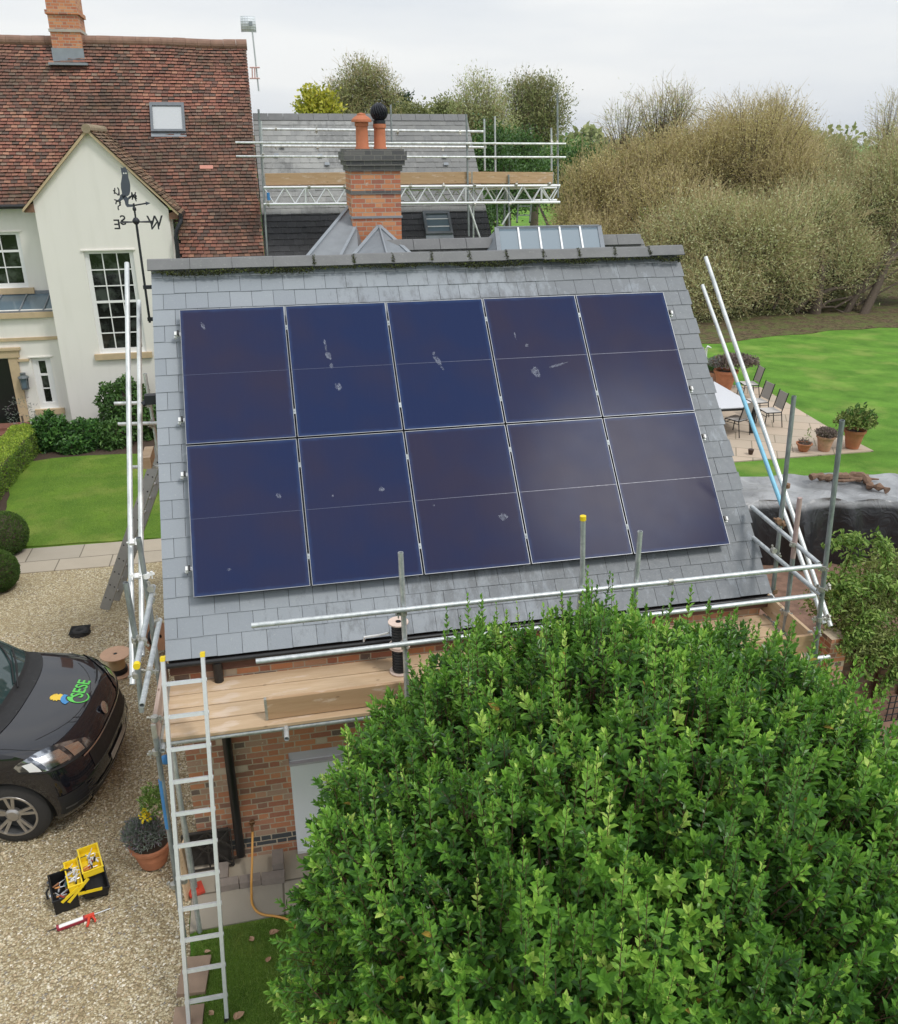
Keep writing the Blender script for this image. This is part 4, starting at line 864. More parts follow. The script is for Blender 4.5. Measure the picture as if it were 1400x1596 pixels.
# guard rails in front
r1 = tube_part('guard_rail', [S(392, 975, Y=FY-.05), S(1279, 882, Y=FY-.05)], M_galv, sc)
r2 = tube_part('guard_rail', [S(399, 1031, Y=FY-.05), S(1270, 928, Y=FY-.05)], M_galv, sc)
tube_part('guard_rail', [S(1172, 790, X=6.13), S(1277, 879, X=6.13)], M_galv, sc)
tube_part('guard_rail', [S(1174, 838, X=6.13), S(1280, 928, X=6.13)], M_galv, sc)
tube_part('guard_rail', [S(213, 1038, Z=3.45), S(239, 914, Z=3.45)], M_galv, sc, cap=True)
tube_part('guard_rail', [S(221, 1100, Z=3.10), S(249, 966, Z=3.10)], M_galv, sc)
# ledgers and transoms under the boards
tube_part('ledger', [S(262, 1158, Y=-1.1), Vector((6.4, -1.1, 2.335))], M_galv, sc)
tube_part('ledger', [Vector((-.35, -.30, 2.30)), Vector((6.4, -.30, 2.30))], M_galvd, sc)
for px, ya in ((447, -1.30),): q = S(px, 1152, Y=ya); tube_part('transom', [q, Vector((q.x, -.24, q.z+.01))], M_galv, sc)
for xx in (-.30, 3.2, 4.6, 6.05): tube_part('transom', [Vector((xx, -1.22, 2.345)), Vector((xx, -.24, 2.345))], M_galv, sc)
tube_part('transom', [S(248, 1173, X=-.34), S(262, 1120, X=-.33)], M_galvd, sc)
# sloping guard tubes at both ends, parallel to the roof
tube_part('sloping_tube', [Vector((-.60, 3.11, 6.02)), Vector((-.60, -.49, 2.60))], M_white_tube, sc, r=.028)
tube_part('sloping_tube', [Vector((-.53, 3.14, 5.58)), Vector((-.535, -.16, 2.70))], M_white_tube, sc, r=.028)
tube_part('sloping_tube', [Vector((6.5, 2.67, 5.95)), Vector((6.5, -.91, 2.58))], M_white_tube, sc, r=.026)
a, b = Vector((6.4, 2.49, 5.63)), Vector((6.4, -.93, 2.64)); t_ = tube_part('sloping_tube', [a, b], M_white_tube, sc, r=.024)
m = MB(); m.tube([a.lerp(b, .33), a.lerp(b, .70)], .0246, 14); m.build('blue_sleeve', M_bluetube, t_, True)
# couplers where tubes cross
for x, y, kw, ax, mt in ((629, 955, dict(Y=FY-.02), (0, 0, 1), None), (631, 1007, dict(Y=FY-.02), (0, 0, 1), None), (1283, 885, dict(Y=FY), (0, 0, 1), None), (1281, 918, dict(Y=FY), (0, 0, 1), None), (1277, 965, dict(Y=FY), (0, 0, 1), None), (1274, 985, dict(Y=FY), (0, 0, 1), None), (1271, 1030, dict(Y=FY), (0, 0, 1), None),
                         (1227, 757, dict(Y=-.08), (0, 0, 1), M_rust), (1218, 815, dict(Y=-.1), (0, 0, 1), M_rust), (1212, 865, dict(Y=-.1), (0, 0, 1), None), (1236, 848, dict(Y=-.62), (0, 0, 1), None), (1226, 955, dict(Y=-.62), (0, 0, 1), None), (1208, 921, dict(Y=-.12), (0, 0, 1), M_rust),
                         (1290, 915, dict(X=6.45), (0, 1, 1), None), (1288, 963, dict(X=6.42), (0, 1, 1), None), (1214, 812, dict(X=6.13), (0, 1, 0), M_rust), (1206, 858, dict(X=6.13), (0, 1, 0), None),
                         (206, 845, dict(X=-.56), (0, 1, 1), M_white), (214, 898, dict(X=-.53), (0, 1, 1), M_white), (228, 897, dict(Y=-.28), (0, 0, 1), M_white), (235, 917, dict(X=-.33), (0, 1, 0), None), (223, 1000, dict(Z=3.45), (0, 1, 0), None), (246, 970, dict(Z=3.1), (0, 1, 0), None), (211, 997, dict(Y=-1.1), (0, 0, 1), None), (233, 1046, dict(Z=3.1), (0, 1, 0), None), (212, 1052, dict(Y=-1.1), (0, 0, 1), None),
                         (241, 1120, dict(Y=-1.15), (0, 0, 1), None), (243, 1172, dict(Y=-1.2), (0, 0, 1), None), (271, 1380, dict(Y=-1.2), (0, 0, 1), None), (287, 1372, dict(Y=-1.12), (0, 0, 1), None), (1045, 907, dict(Y=FY-.05), (1, 0, 0), None), (236, 935, dict(X=-.33), (0, 1, 0), None)):
    coupler(S(x, y, **kw), ax, sc, mt)
# boards
def board(p0, p1, wd, th, label, ma_=M_wood, name='scaffold_board', upv=(0, 0, 1), group='scaffold boards of the front platform', cat='board', rot=0):
    p0, p1 = Vector(p0), Vector(p1); d = p1-p0; L = d.length; x = d.normalized(); y = Vector(upv).cross(x).normalized(); z = x.cross(y)
    m = MB(); n = max(2, int(L/.4)); 
    for i in range(n):                               # slightly sagging, worn edges
        pass
    m.box((L/2, 0, 0), (L, wd, th)); me_o = m.build(name, ma_, loc=(0, 0, 0))
    bm = bmesh.new(); bm.from_mesh(me_o.data); bmesh.ops.bevel(bm, geom=bm.edges[:], offset=min(.004, th*.2), segments=1, affect='EDGES'); bm.to_mesh(me_o.data); bm.free()
    me_o.matrix_world = Matrix(((x.x, y.x, z.x, p0.x), (x.y, y.y, z.y, p0.y), (x.z, y.z, z.z, p0.z), (0, 0, 0, 1)))
    tag(me_o, label, cat, group)
    for e in (0, L):                                 # end hoop
        h_ = MB(); h_.b2(e-(.001 if e == 0 else -.001)-.012, e-(.001 if e == 0 else -.001)+.012, -wd/2-.002, wd/2+.002, -th/2-.002, th/2+.002); ho = h_.build('end_band', M_clamp, None, loc=(0, 0, 0)); ho.parent = me_o; ho.location = (0, 0, 0)
    return me_o
dz = 2.385
for i, lb in enumerate(('nearest the brick wall', 'second out from the wall', 'third out from the wall', 'outermost under the ladder')):
    y = -.355-i*.224
    j = rnd.uniform(-.008, .008)
    board((-.30+j, y, dz+j*.3), (3.1+j, y+.004, dz-j*.3), .209, .038, 'long pale board on the left half of the platform, '+lb)
for i, lb in enumerate(('nearest the brick wall', 'second out from the wall', 'third out from the wall', 'outermost behind the bay tree')):
    y = -.355-i*.224; board((3.12, y, dz), (6.12+rnd.uniform(-.02, .02), y, dz), .209, .038, 'pale board on the right half of the platform, '+lb)
board(S(415, 1105, Y=-1.035), Vector((4.6, -1.035, 2.54)), .22, .038, 'knotty toe board standing on edge along the front of the platform', M_wood2, 'toe_board', upv=(0, 1, 0), group='toe boards standing on edge')
board((4.65, -1.06, 2.50), (6.2, -1.06, 2.50), .23, .038, 'toe board standing on edge at the front right corner of the platform', M_wood2, 'toe_board', upv=(0, 1, 0), group='toe boards standing on edge')
board((6.17, -1.03, 2.52), (6.17, -.10, 2.53), .23, .038, 'orange brown toe board closing the right end of the platform', M_wood, 'toe_board', upv=(1, 0, 0), group='toe boards standing on edge')
board((-.345, -1.20, 2.50), (-.345, -.12, 2.50), .23, .038, 'grey pink toe board closing the left end of the platform', M_wood3, 'toe_board', upv=(1, 0, 0), group='toe boards standing on edge')
board((6.22, -.60, 2.50), (6.22, -.02, 2.66), .05, .02, 'narrow white strip lying along the right end toe board', M_white, 'timber_strip', group=None, cat='strip')
# ------------------------------------------------------------------ ladders
def ladder(a0, a1, b0, label, sp, ma_, name='aluminium_ladder', sw=.033, sd=.062, rr=.015, caps=None, n_face=None):
    """a0,b0: feet of the two stiles; a1: head of the first"""
    a0, a1, b0 = Vector(a0), Vector(a1), Vector(b0); ax = (a1-a0); L = ax.length; ax.normalize(); w_ = b0-a0; r = empty(name, (a0+b0)/2, label, 'ladder')
    nn = ax.cross(w_).normalized()
    for q in (a0, b0):
        m = MB(); m.bar(q, q+ax*L, sw, sd, nn); 
        m.build('stile', ma_, r)
        if caps: c = MB(); c.bar(q+ax*(L+.001), q+ax*(L+.035), sw+.006, sd+.006, nn); c.build('end_cap', M_yellow, r)
        c = MB(); c.bar(q-ax*.04, q-ax*.001, sw+.012, sd+.01, nn); c.build('rubber_foot', M_blackpl, r)
    k = sp*.7
    while k < L-.05:
        m = MB(); c0, c1 = a0+ax*k, b0+ax*k; m.bar(c0, c1, .032, .028, nn); 
        m.tube([c0-w_.normalized()*.022, c0+w_.normalized()*.02], .02, 8); m.tube([c1-w_.normalized()*.02, c1+w_.normalized()*.022], .02, 8); m.build('rung', ma_, r); k += sp
    return r
f = Vector((-.285, -2.13, .04)); hd = S(254, 1030, Y=-1.16)
hr = S(311, 1026, Y=-1.16); b_ = Vector((.045, -2.13, .04))
# a ladder whose stiles follow the two surveyed edges
lad = ladder(f, hd, b_, 'long silver aluminium ladder leaning on the front platform, rising from the lawn', .292, M_alu, caps=True)
# ladder seen edge on beside the lawn
def stile_ladder(p0, p1, w_, label):
    p0, p1, w_ = Vector(p0), Vector(p1), Vector(w_); r = empty('aluminium_ladder', p0, label, 'ladder'); ax = (p1-p0); L = ax.length; ax.normalize(); nn = w_.normalized()
    g_ = simple('grey_ladder_channel', (.34, .34, .33), .5, .3, var=.12)
    for q in (p0, p0+w_): m = MB(); m.bar(q, q+ax*L, .03, .17, nn.cross(ax)); m.build('stile', g_, r)
    k = .25
    while k < L-.1:
        c = p0+ax*k; m = MB(); m.tube([c, c+w_], .016, 8); m.build('rung', M_alu, r)
        for s_ in (-.04, .04): m = MB(); cc = c+nn.cross(ax).cross(nn)*0+ax.cross(nn).normalized()*s_; m.tube([cc-nn*.018, cc-nn*.0155], .013, 10); m.build('rung_hole', M_blackpl, r)
        k += .28 if L > 2 else .3
    return r
q0, q1 = S(163, 950, Z=0), S(237, 735, Y=5.6)
stile_ladder(q0+Vector((0, 0, 0)), q0+(q1-q0)*1.35, Vector((.12, .30, 0)), 'dull grey ladder seen edge on, footed on the gravel and leaning against the outbuilding gable')
q0, q1 = S(236, 858, Z=0), S(239, 790, Y=8.2)
p0 = S(226, 582, Y=4.4); p1 = S(240, 640, Y=4.4); tg = MB()
# short tubes poking out past the gable
gt = empty('gable_tie_tubes', (-.6, 4, 2), 'short scaffold tubes poking out past the left gable of the outbuilding', 'scaffold')
for (xa, ya), (xb, yb), yy in (((178, 629), (245, 627), 4), ((184, 661), (245, 659), 4), ((206, 728), (245, 727), 4.2)): tube_part('tube', [S(xa, ya, Y=yy), S(xb+18, yb, Y=yy)], M_white_tube, gt)
tube_part('upright_tube', [S(226, 582, Y=4.1), S(246, 700, Y=4.1), Vector((-.55, 4.1, 0))], M_galv, gt)
for x, y in ((230, 627), (235, 660)): coupler(S(x, y, Y=4.05), (1, 0, 0), gt)
tag(MB().box(S(231, 713, Y=4.2), (.12, .5, .16)).build('timber_block', M_wood), 'short sawn timber end poking out past the left gable', 'timber')

# ------------------------------------------------------------------ far scaffold with truss beams
fs = empty('roof_scaffold', (5.3, 17.6, 0), 'tube scaffold with aluminium truss beams in front of the weathered slate roof', 'scaffold')
Y1, Y2 = 17.3, 18.25; FR = .027
def T2(n_, a, b, Ya, Yb=None, ma_=M_white_tube, r=FR): return tube_part(n_, [S(*a, Y=Ya), S(*b, Y=Yb or Ya)], ma_, fs, r=r, hollow=False)
def truss(Yp_, x0, x1, yt0, yt1, yb0, yb1, n, skew=.35):
    """lattice beam: two chords and diagonal braces"""
    a0, a1, b0, b1 = S(x0, yt0, Y=Yp_), S(x1, yt1, Y=Yp_), S(x0, yb0, Y=Yp_), S(x1, yb1, Y=Yp_); m = MB(); m.tube([a0, a1], .036, 8); m.tube([b0, b1], .036, 8)
    for i in range(n):
        t = i/n; u = (i+.5)/n; v = (i+1)/n
        m.tube([a0.lerp(a1, t), b0.lerp(b1, u)], .021, 6); m.tube([b0.lerp(b1, u), a0.lerp(a1, v)], .021, 6)
        if i % 4 == 2: m.tube([a0.lerp(a1, t), b0.lerp(b1, t)], .03, 6)
    return m.build('truss_beam', M_alu, fs, True)
truss(Y1, 411, 873, 292, 289, 318, 315, 15); truss(Y2, 630, 868, 296, 292, 314, 312, 9)
T2('guard_rail', (367, 222), (882, 224), Y1-.08); T2('guard_rail', (368, 243.5), (882, 245), Y1-.08)
T2('ledger', (406, 201), (755, 205), Y2+.75, r=.036); T2('ledger', (408, 227.5), (758, 229.5), Y2+.4, r=.036)
for (a, b, yy, mt) in (((403, 170), (417, 398), Y1, M_galvd), ((407, 188), (412, 320), Y1+.2, M_galv), ((609, 163), (611, 226), Y2+.6, M_galvd), ((727, 178), (731, 368), Y1, M_galvd), ((738, 270), (738, 370), Y1+.1, M_galv), ((755, 185), (756, 266), Y2, M_galv), ((771.5, 181), (772.5, 268), Y2+.3, M_galv),
                       ((869, 145), (870, 308), Y1, M_galvd), ((859.5, 199), (860, 266), Y2+.2, M_galv), ((793, 272), (794, 362), Y1, M_galvd), ((774, 285), (776, 372), Y2, M_galvd), ((787, 300), (786, 362), Y2, M_galvd)):
    T2('standard', a, b, yy, ma_=mt)
T2('brace', (731, 320), (748, 370), Y1); T2('brace', (783, 350), (795, 330), Y1)
for (a, b) in (((412, 222), (412, 222)),): pass
for x, y in ((430, 201), (493, 203), (620, 205), (717, 206), (430, 229), (495, 230), (560, 231), (625, 231), (690, 231), (770, 224), (869, 224), (869, 245), (756, 225), (772, 246), (860, 222), (860, 243), (408, 222), (410, 243), (730, 225), (731, 246), (482, 292), (537, 291), (640, 290), (692, 290), (740, 289), (805, 287), (857, 286), (418, 318), (795, 318), (740, 318)):
    coupler(S(x, y, Y=(Y2+.4 if y < 235 and x < 700 else Y1-.05)), (1, 0, 0), fs, s=1.25)
for x, y in ((431, 244), (499, 245), (440, 231), (510, 258), (695, 258), (693, 246)):
    p = on_slate(x, y); tag(MB().box(p+Vector((0, -.03, .03)), (.13, .1, .02), Matrix.Rotation(a45, 3, 'X')).build('roof_hook_plate', M_leadl), None) if False else MB().box(p+Vector((0, -.05, .05)), (.14, .10, .02), Matrix.Rotation(a45, 3, 'X')).build('plate', M_leadl, fs)
T2('blue_tag', (418, 300), (419, 312), Y1-.05, ma_=M_bluetube2, r=.04)
for (xa, xb, ya, yb, lb) in ((413, 545, 279.5, 277.5, 'left of the brick chimney'), (618, 735, 278, 276.5, 'just right of the brick chimney'), (736, 862, 276.5, 277, 'at the far right end of the roof scaffold')):
    pa, pb = S(xa, ya, Y=Y1+.06), S(xb, yb, Y=Y1+.06)
    board(pa, pb, .30, .04, 'toe board above the truss beam, '+lb, M_wood2, 'toe_board', upv=(0, 1, 0), group='toe boards on the roof scaffold')
pa = S(418, 291, Y=Y1+.1)
for i in range(4): y = Y1+.2+i*.235; board((1.3, y, pa.z+.03), (9.3, y, pa.z+.03), .225, .04, f"{ords[i]} deck board back from the truss beam on the roof scaffold", M_wood2, group='deck boards on the roof scaffold')
sl_ = ladder(S(806, 345, Y=17.8), S(808, 318, Y=17.8), S(826, 345, Y=17.8), 'small ladder end seen below the right end of the truss against the green field', .25, M_galvd)

# ------------------------------------------------------------------ aerial on the farmhouse verge
ar = empty('roof_aerial', S(403, 140, Y=20.4), 'thin aerial mast with pale square grid dish on the verge of the tile roof', 'aerial')
m = MB(); m.tube([S(393, 45, Y=20.4), S(403.5, 142, Y=20.4)], .022, 8); m.build('mast', M_galv, ar, True)
m = MB()
for y in (105, 122): m.tube([S(389, y, Y=20.35), S(405, y, Y=20.35)], .02, 6)
for x in (393, 397): m.tube([S(x, 105, Y=20.35), S(x+.6, 122, Y=20.35)], .018, 6)
m.build('bracket', simple('pale_red_metal', (.55, .35, .32), .6), ar)
m = MB(); pc = S(387, 36.5, Y=20.3); n = 7
g = [[pc+Vector((u*.20, -.03+.10*(u*u+v*v), v*.19))for u in np.linspace(-1, 1, n)] for v in np.linspace(-1, 1, n)]
for row in g: m.tube(row, .010, 5)
for c_ in zip(*g): m.tube(list(c_), .010, 5)
for i in range(n-1):
    for j in range(n-1): m.add([g[i][j], g[i][j+1], g[i+1][j+1], g[i+1][j]], [(0, 1, 2, 3)])
m.build('grid_dish', simple('pale_grey_mesh', (.62, .65, .68), .5, var=.05), ar)
m = MB(); m.box(pc+Vector((.06, -.18, -.02)), (.10, .12, .10)); m.tube([pc, pc+Vector((.06, -.16, -.02))], .012, 6); m.build('feed_head', M_leadl, ar)

# ------------------------------------------------------------------ weather vane with an owl
VY = 2.70
wv = empty('weather_vane', (-.39, VY, 5.4), 'black iron weather vane with a horned owl, on the left gable of the outbuilding', 'weather vane')
px2 = lambda x, y: (x, y)
Z1 = lambda zx, zy: S(150+zx/9.975, 200+zy/9.975, Y=VY)     # outline surveyed from the photograph
pole_b, pole_m, pole_t = S(232, 503, Y=VY), S(221, 347, Y=VY), S(209.5, 322, Y=VY)
cx_ = -.385
m = MB(); m.tube([(cx_, VY, 5.40), (cx_, VY, 6.52)], .0135, 12); m.tube([(cx_, VY, 6.52), (cx_, VY, 6.70)], .010, 12); m.lathe((cx_, VY, 6.48), [(.02, 0), (.038, .02), (.04, .04), (.02, .07)], 14); m.lathe((cx_, VY, 6.62), [(.014, 0), (.02, .01), (.02, .03), (.014, .04)], 12); m.build('pole', M_black, wv, True)
m = MB()
for z in (5.44, 5.80): m.b2(cx_-.02, cx_+.14, VY-.02, VY+.02, z-.02, z+.02); 
m.b2(cx_+.10, cx_+.135, VY-.03, VY+.03, 5.38, 5.86); m.build('bracket', M_black, wv)
owl = [(378, 590), (398, 620), (420, 606), (440, 606), (452, 590), (462, 625), (478, 650), (492, 690), (498, 760), (520, 830), (530, 900), (528, 980), (515, 1030), (480, 1060), (460, 1045), (455, 1080), (420, 1085), (402, 1060), (398, 990), (385, 930), (382, 860), (395, 780), (402, 730), (390, 680)]
body = [(398, 1020), (460, 1045), (490, 1080), (515, 1050), (540, 1060), (530, 1090), (505, 1110), (500, 1170), (515, 1180), (590, 1180), (600, 1205), (590, 1218), (480, 1225), (455, 1190), (440, 1130), (425, 1105), (395, 1115), (370, 1145), (345, 1140), (340, 1110), (365, 1080), (370, 1040)]
vr_ = empty('x', (0, 0, 0), None, None); bpy.data.objects.remove(vr_)
wdir = Vector((1, 0, 0))
def plate(pts, name, th=.006): mm = MB(); P = [Z1(*q) for q in pts]; mm.prism(P, (0, th, 0)); return mm.build(name, M_owl, wv)
plate(owl, 'owl'); plate(body, 'branch')
m = MB()
for pl in ([(350, 1040), (320, 1015), (285, 990), (290, 950), (285, 925)], [(350, 1040), (355, 990), (350, 950), (330, 918)], [(300, 1000), (275, 1010)], [(290, 975), (262, 965)], [(355, 1130), (320, 1120), (280, 1105)], [(330, 1125), (310, 1145), (305, 1180)], [(370, 1140), (368, 1190), (340, 1215), (340, 1245), (352, 1270)], [(365, 1185), (385, 1195)],
           [(520, 1075), (560, 1040), (600, 1030), (612, 990)], [(560, 1040), (550, 990)], [(575, 1040), (600, 1080), (625, 1135)], [(600, 1050), (630, 1100)], [(570, 1050), (560, 1110)], [(600, 1030), (630, 1060)]):
    m.tube([Z1(*q) for q in pl], [.012]+[.007]*(len(pl)-1), 6)
m.tube([Z1(590, 1197), Z1(775, 1165)], .008, 8); m.build('twigs', M_black, wv)
plate([(765, 1135), (845, 1160), (775, 1198)], 'arrow_head')
m = MB()
for s_, yy in ((1, -.09), (-1, .09), (1, .09), (-1, -.09)): m.tube([(cx_, VY, 6.505), (cx_+s_*.17, VY+yy, 6.505+s_*0)], .006, 8)
m.build('compass_arms', M_black, wv)
eyes = MB()
for q in ((428, 697), (462, 697)): eyes.lathe(Z1(*q)+Vector((0, -.0015, 0)), [(.008, -.0004), (.008, .0004)], 10, Matrix.Rotation(R(90), 3, 'X'))
eyes.build('eye', simple('pale_eye', (.7, .7, .66), .6, var=.03), wv)
def text_mesh(s, size, ext, bold=0):
    c = bpy.data.curves.new('t', 'FONT'); c.body = s; c.size = size; c.extrude = ext; c.align_x = 'CENTER'; c.align_y = 'CENTER'; c.offset = bold
    o_ = bpy.data.objects.new('t', c); COL.objects.link(o_); dg = bpy.context.evaluated_depsgraph_get(); dg.update()
    me = bpy.data.meshes.new_from_object(o_.evaluated_get(dg)); bpy.data.objects.remove(o_); return me
for s_, (zx, zy), sz, ry in (('E', (345, 1490), .145, -.09), ('S', (400, 1445), .145, .09), ('W', (905, 1460), .165, .09), ('N', (925, 1500), .13, -.09)):
    me = text_mesh(s_, sz, .003, .0015); p = Z1(zx, zy); o_ = bpy.data.objects.new('compass_letter', me); me.name = 'compass_letter'; COL.objects.link(o_); me.materials.clear(); me.materials.append(M_black); o_.parent = wv
    o_.location = Vector((p.x, VY+ry, p.z-(.0 if s_ != 'N' else .0)))-wv.location; o_.rotation_euler = (R(90), 0, R(180))
# small black bracket further down the gable
tag(MB().box((-.37, 1.75, 4.75), (.12, .10, .10)).tube([(-.37, 1.75, 4.75), (-.46, 1.72, 4.70)], .03, 8).build('security_lamp', M_black), 'small black lamp on the left gable edge beside the tall window', 'lamp')

# ------------------------------------------------------------------ cable drums
def drum(c, rad, hgt, core, label, cable=True, M_=None, scale=1, ma_=M_ply, full=False):
    r = empty('cable_drum', c, label, 'cable drum'); Q = M_ or Matrix.Identity(3); V3 = lambda z: Vector(c)+Q @ Vector((0, 0, z)); t = .012*scale
    for z in (0, hgt-t):
        m = MB(); m.lathe(V3(z), [(.03*scale, 0), (rad, 0), (rad, t), (.03*scale, t)], 32, Q, caps=False); m.build('flange', ma_, r)
    m = MB(); m.lathe(V3(t), [(core, 0), (core, hgt-2*t)], 24, Q, caps=False); m.build('core', simple('cardboard_core', (.50, .36, .20), .8, sc=6), r, True)
    m = MB(); m.lathe(V3(hgt+.0004), [(.02*scale, 0), (.021*scale, .0006)], 12, Q); m.build('hub_hole', M_blackpl, r)
    if cable:
        m = MB(); k = 5 if not full else int((hgt-2*t)/.016)
        for i in range(k):
            rr_ = core+.02+.004*(i % 2); m.lathe(V3(t+.01+i*.016), [(rr_-.010, -.009), (rr_, -.006), (rr_+.003, 0), (rr_, .006), (rr_-.010, .009)], 28, Q)
        m.build('cable', M_blackpl, r, True)
    return r
c0 = S(184, 1050, Z=.03); drum(Vector((c0.x, c0.y+.05, .02)), .215, .33, .115, 'pinkish wooden cable drum standing on the gravel beside the van, little cable left')
c1 = S(232, 1005, Z=.2); drum(Vector((c1.x+.05, c1.y+.1, .26)), .22, .16, .11, 'wooden cable drum lying on its side behind the left scaffold tubes', M_=Matrix.Rotation(R(70), 3, 'Y') @ Matrix.Rotation(R(25), 3, 'X'))
pb_ = S(622, 1000, Y=-.50); drum(Vector((pb_.x, -.52, 2.41)), .105, .30, .05, 'small spool of black cable standing on the platform boards behind the first upright, below another', full=True, ma_=simple('pale_spool', (.66, .52, .44), .7))
drum(Vector((pb_.x-.005, -.52, 2.715)), .10, .27, .045, 'small spool of black cable stacked on top of another on the platform boards', full=True, ma_=simple('pale_spool', (.66, .52, .44), .7))
drum(Vector((pb_.x-.05, -.40, 2.41)), .09, .09, .045, 'tiny pale spool beside the stacked cable spools', full=True, ma_=simple('pale_spool', (.66, .52, .44), .7)) if False else None
m = MB(); m.tube([S(567, 1002, Y=-.30), S(568, 993, Y=-.33), S(590, 990, Y=-.40), S(606, 986, Y=-.5)], .011, 8); tag(m.build('white_cable_tail', M_white, smooth=True), 'white wire end bent over the gutter beside the small spools', 'wire')

# ------------------------------------------------------------------ hose, tap, drain things by the wall
tp = empty('garden_tap', (.47, -.25, 1.0), 'small garden tap on the brick wall with the orange hose fixed to it', 'tap')
t0 = S(393, 1281, Y=-.24); m = MB(); m.lathe(t0, [(.0, 0), (.03, 0), (.03, .02), (.0, .02)], 12, Matrix.Rotation(R(90), 3, 'X')); m.tube([t0, t0+Vector((0, -.08, 0)), t0+Vector((0, -.09, -.05))], .014, 8); m.tube([t0+Vector((-.03, -.05, .04)), t0+Vector((.03, -.05, .04))], .008, 6); m.tube([t0+Vector((0, -.05, 0)), t0+Vector((0, -.05, .04))], .007, 6); m.build('tap_body', simple('aged_brass', (.22, .12, .06), .5, .6), tp, True)
m = MB(); hp_ = [t0+Vector((0, -.09, -.05)), S(393.5, 1310, Y=-.38), S(393, 1345, Y=-.56), S(392, 1372, Y=-.70)]
for x, y in ((392, 1392), (393, 1408), (400, 1420), (412, 1426), (428, 1428), (445, 1432), (456, 1438), (461, 1449)): hp_.append(S(x, y, Z=.045))
sm_ = []
for i in range(len(hp_)-1):
    p0_, p1_, p2_, p3_ = hp_[max(i-1, 0)], hp_[i], hp_[i+1], hp_[min(i+2, len(hp_)-1)]
    for j in range(6): t = j/6; sm_.append(.5*((2*p1_)+(p2_-p0_)*t+(2*p0_-5*p1_+4*p2_-p3_)*t*t+(3*p1_-p0_-3*p2_+p3_)*t**3))
sm_.append(hp_[-1]); m.tube(sm_, .0125, 10); tag(m.build('garden_hose', simple('orange_hose', (.60, .30, .07), .5, var=.15), smooth=True), 'yellow orange garden hose hanging from the tap and curling onto the lawn', 'hose')
m = MB(); q = S(325, 1320, Y=-.33)
gp = [(.0, 0), (.42, 0), (.42, .42), (0, .42)]; x0, z0 = q.x-.26, .06
for a, b in (((0, 0), (.5, 0)), ((0, .48), (.5, .48)), ((0, 0), (0, .48)), ((.5, 0), (.5, .48)), ((0, 0), (.25, .30)), ((.5, 0), (.25, .30)), ((.25, .0), (.25, .48)), ((0, .48), (.25, .2)), ((.5, .48), (.25, .2)), ((.0, .24), (.25, .48)), ((.5, .24), (.25, .48))): m.bar((x0+a[0], -.28-.05*(1-a[1]), z0+a[1]), (x0+b[0], -.28-.05*(1-b[1]), z0+b[1]), .016, .016)
m.b2(x0+.02, x0+.48, -.275, -.262, z0+.01, z0+.47); tag(m.build('iron_grille', simple('dark_iron', (.045, .04, .035), .7, .3, sc=20, var=.5)), 'dark ornamental iron grille leaning on the wall behind the ladder', 'grille')
m = MB(); a = S(292, 1400, Z=.03); m.prism([(a.x-.02, -.70, .02), (a.x+.06, -.45, .02), (a.x+.03, -.40, .62), (a.x-.05, -.62, .60)], (.02, 0, 0)); tag(m.build('plywood_offcut', M_wood), 'thin plywood offcut leaning behind the ladder at the wall corner', 'board')
for (x, y, sx_, sy_, a_, lb) in ((303, 1520, .26, .40, -.1, 'upper of the two flat brown stones edging the near lawn'), (292, 1600, .26, .40, -.05, 'lower of the two flat brown stones edging the near lawn')):
    p = S(x, y, Z=.04); tag(MB().box((p.x, p.y, .03 if y < 1550 else .026), (sx_, sy_, .05), Matrix.Rotation(a_, 3, 'Z')).build('edging_stone', simple('brown_stone', (.30, .21, .15), .9, sc=5, var=.4)), lb, 'stone', 'flat stones along the lawn edge')
dr = S(125, 986, Z=.02); m = MB()
m.lathe((dr.x, dr.y, .005), [(.0, .0), (.17, .0), (.15, .05), (.10, .075), (0, .06)], 12)
o_ = tag(m.build('gravel_drain', simple('dark_wet_stones', (.03, .028, .026), .9, sc=30, var=.8, bump=1)), 'dark dirty drain patch sunk in the gravel beyond the van', 'drain')
m = MB()
for k in range(9): q = k/9*6.28; m.b2(dr.x-.15, dr.x+.15, dr.y-.13+k*.032, dr.y-.118+k*.032, .06, .078)
m.build('grate_bars', M_trim, o_)
# ------------------------------------------------------------------ black van
HD, VS_ = R(-7), 1.18
van = empty('parked_van', (-1.27, 1.47, 0), 'black van parked on the gravel with a yellow, blue and green emblem on its bonnet', 'van')
van.rotation_euler = (0, 0, HD); van.scale = (VS_,)*3
LV = [(.20, -.16, .84, .27), (.30, -.04, .875, .27), (.42, 0, .89, .27), (.52, -.005, .90, .27), (.62, -.015, .905, .28), (.72, -.03, .91, .29), (.82, -.05, .91, .30), (.90, -.09, .905, .31), (.96, -.15, .895, .31), (1.0, -.24, .885, .29), (1.03, -.36, .875, .26), (1.05, -.50, .865, .23), (1.068, -.65, .855, .21), (1.085, -.79, .845, .19), (1.10, -.92, .84, .17), (1.14, -.98, .835, .17), (1.24, -1.11, .815, .16), (1.40, -1.33, .785, .15), (1.56, -1.56, .75, .15), (1.70, -1.78, .72, .15), (1.78, -1.98, .69, .14), (1.84, -2.32, .62, .12), (1.86, -2.7, .50, .10)]
SF = [-1, -.97, -.92, -.85, -.76, -.66, -.55, -.42, -.28, -.14, 0, .14, .28, .42, .55, .66, .76, .85, .92, .97, 1]
SD = [.08, .2, .35, .5, .62, .7, .85, 1.0, 1.15, 1.3, 1.45, 1.7, 2.2, 2.8, 3.4, 3.9]
lz = np.array([l[0] for l in LV]); lf = np.array([l[1] for l in LV]); lw = np.array([l[2] for l in LV]); lb = np.array([l[3] for l in LV])
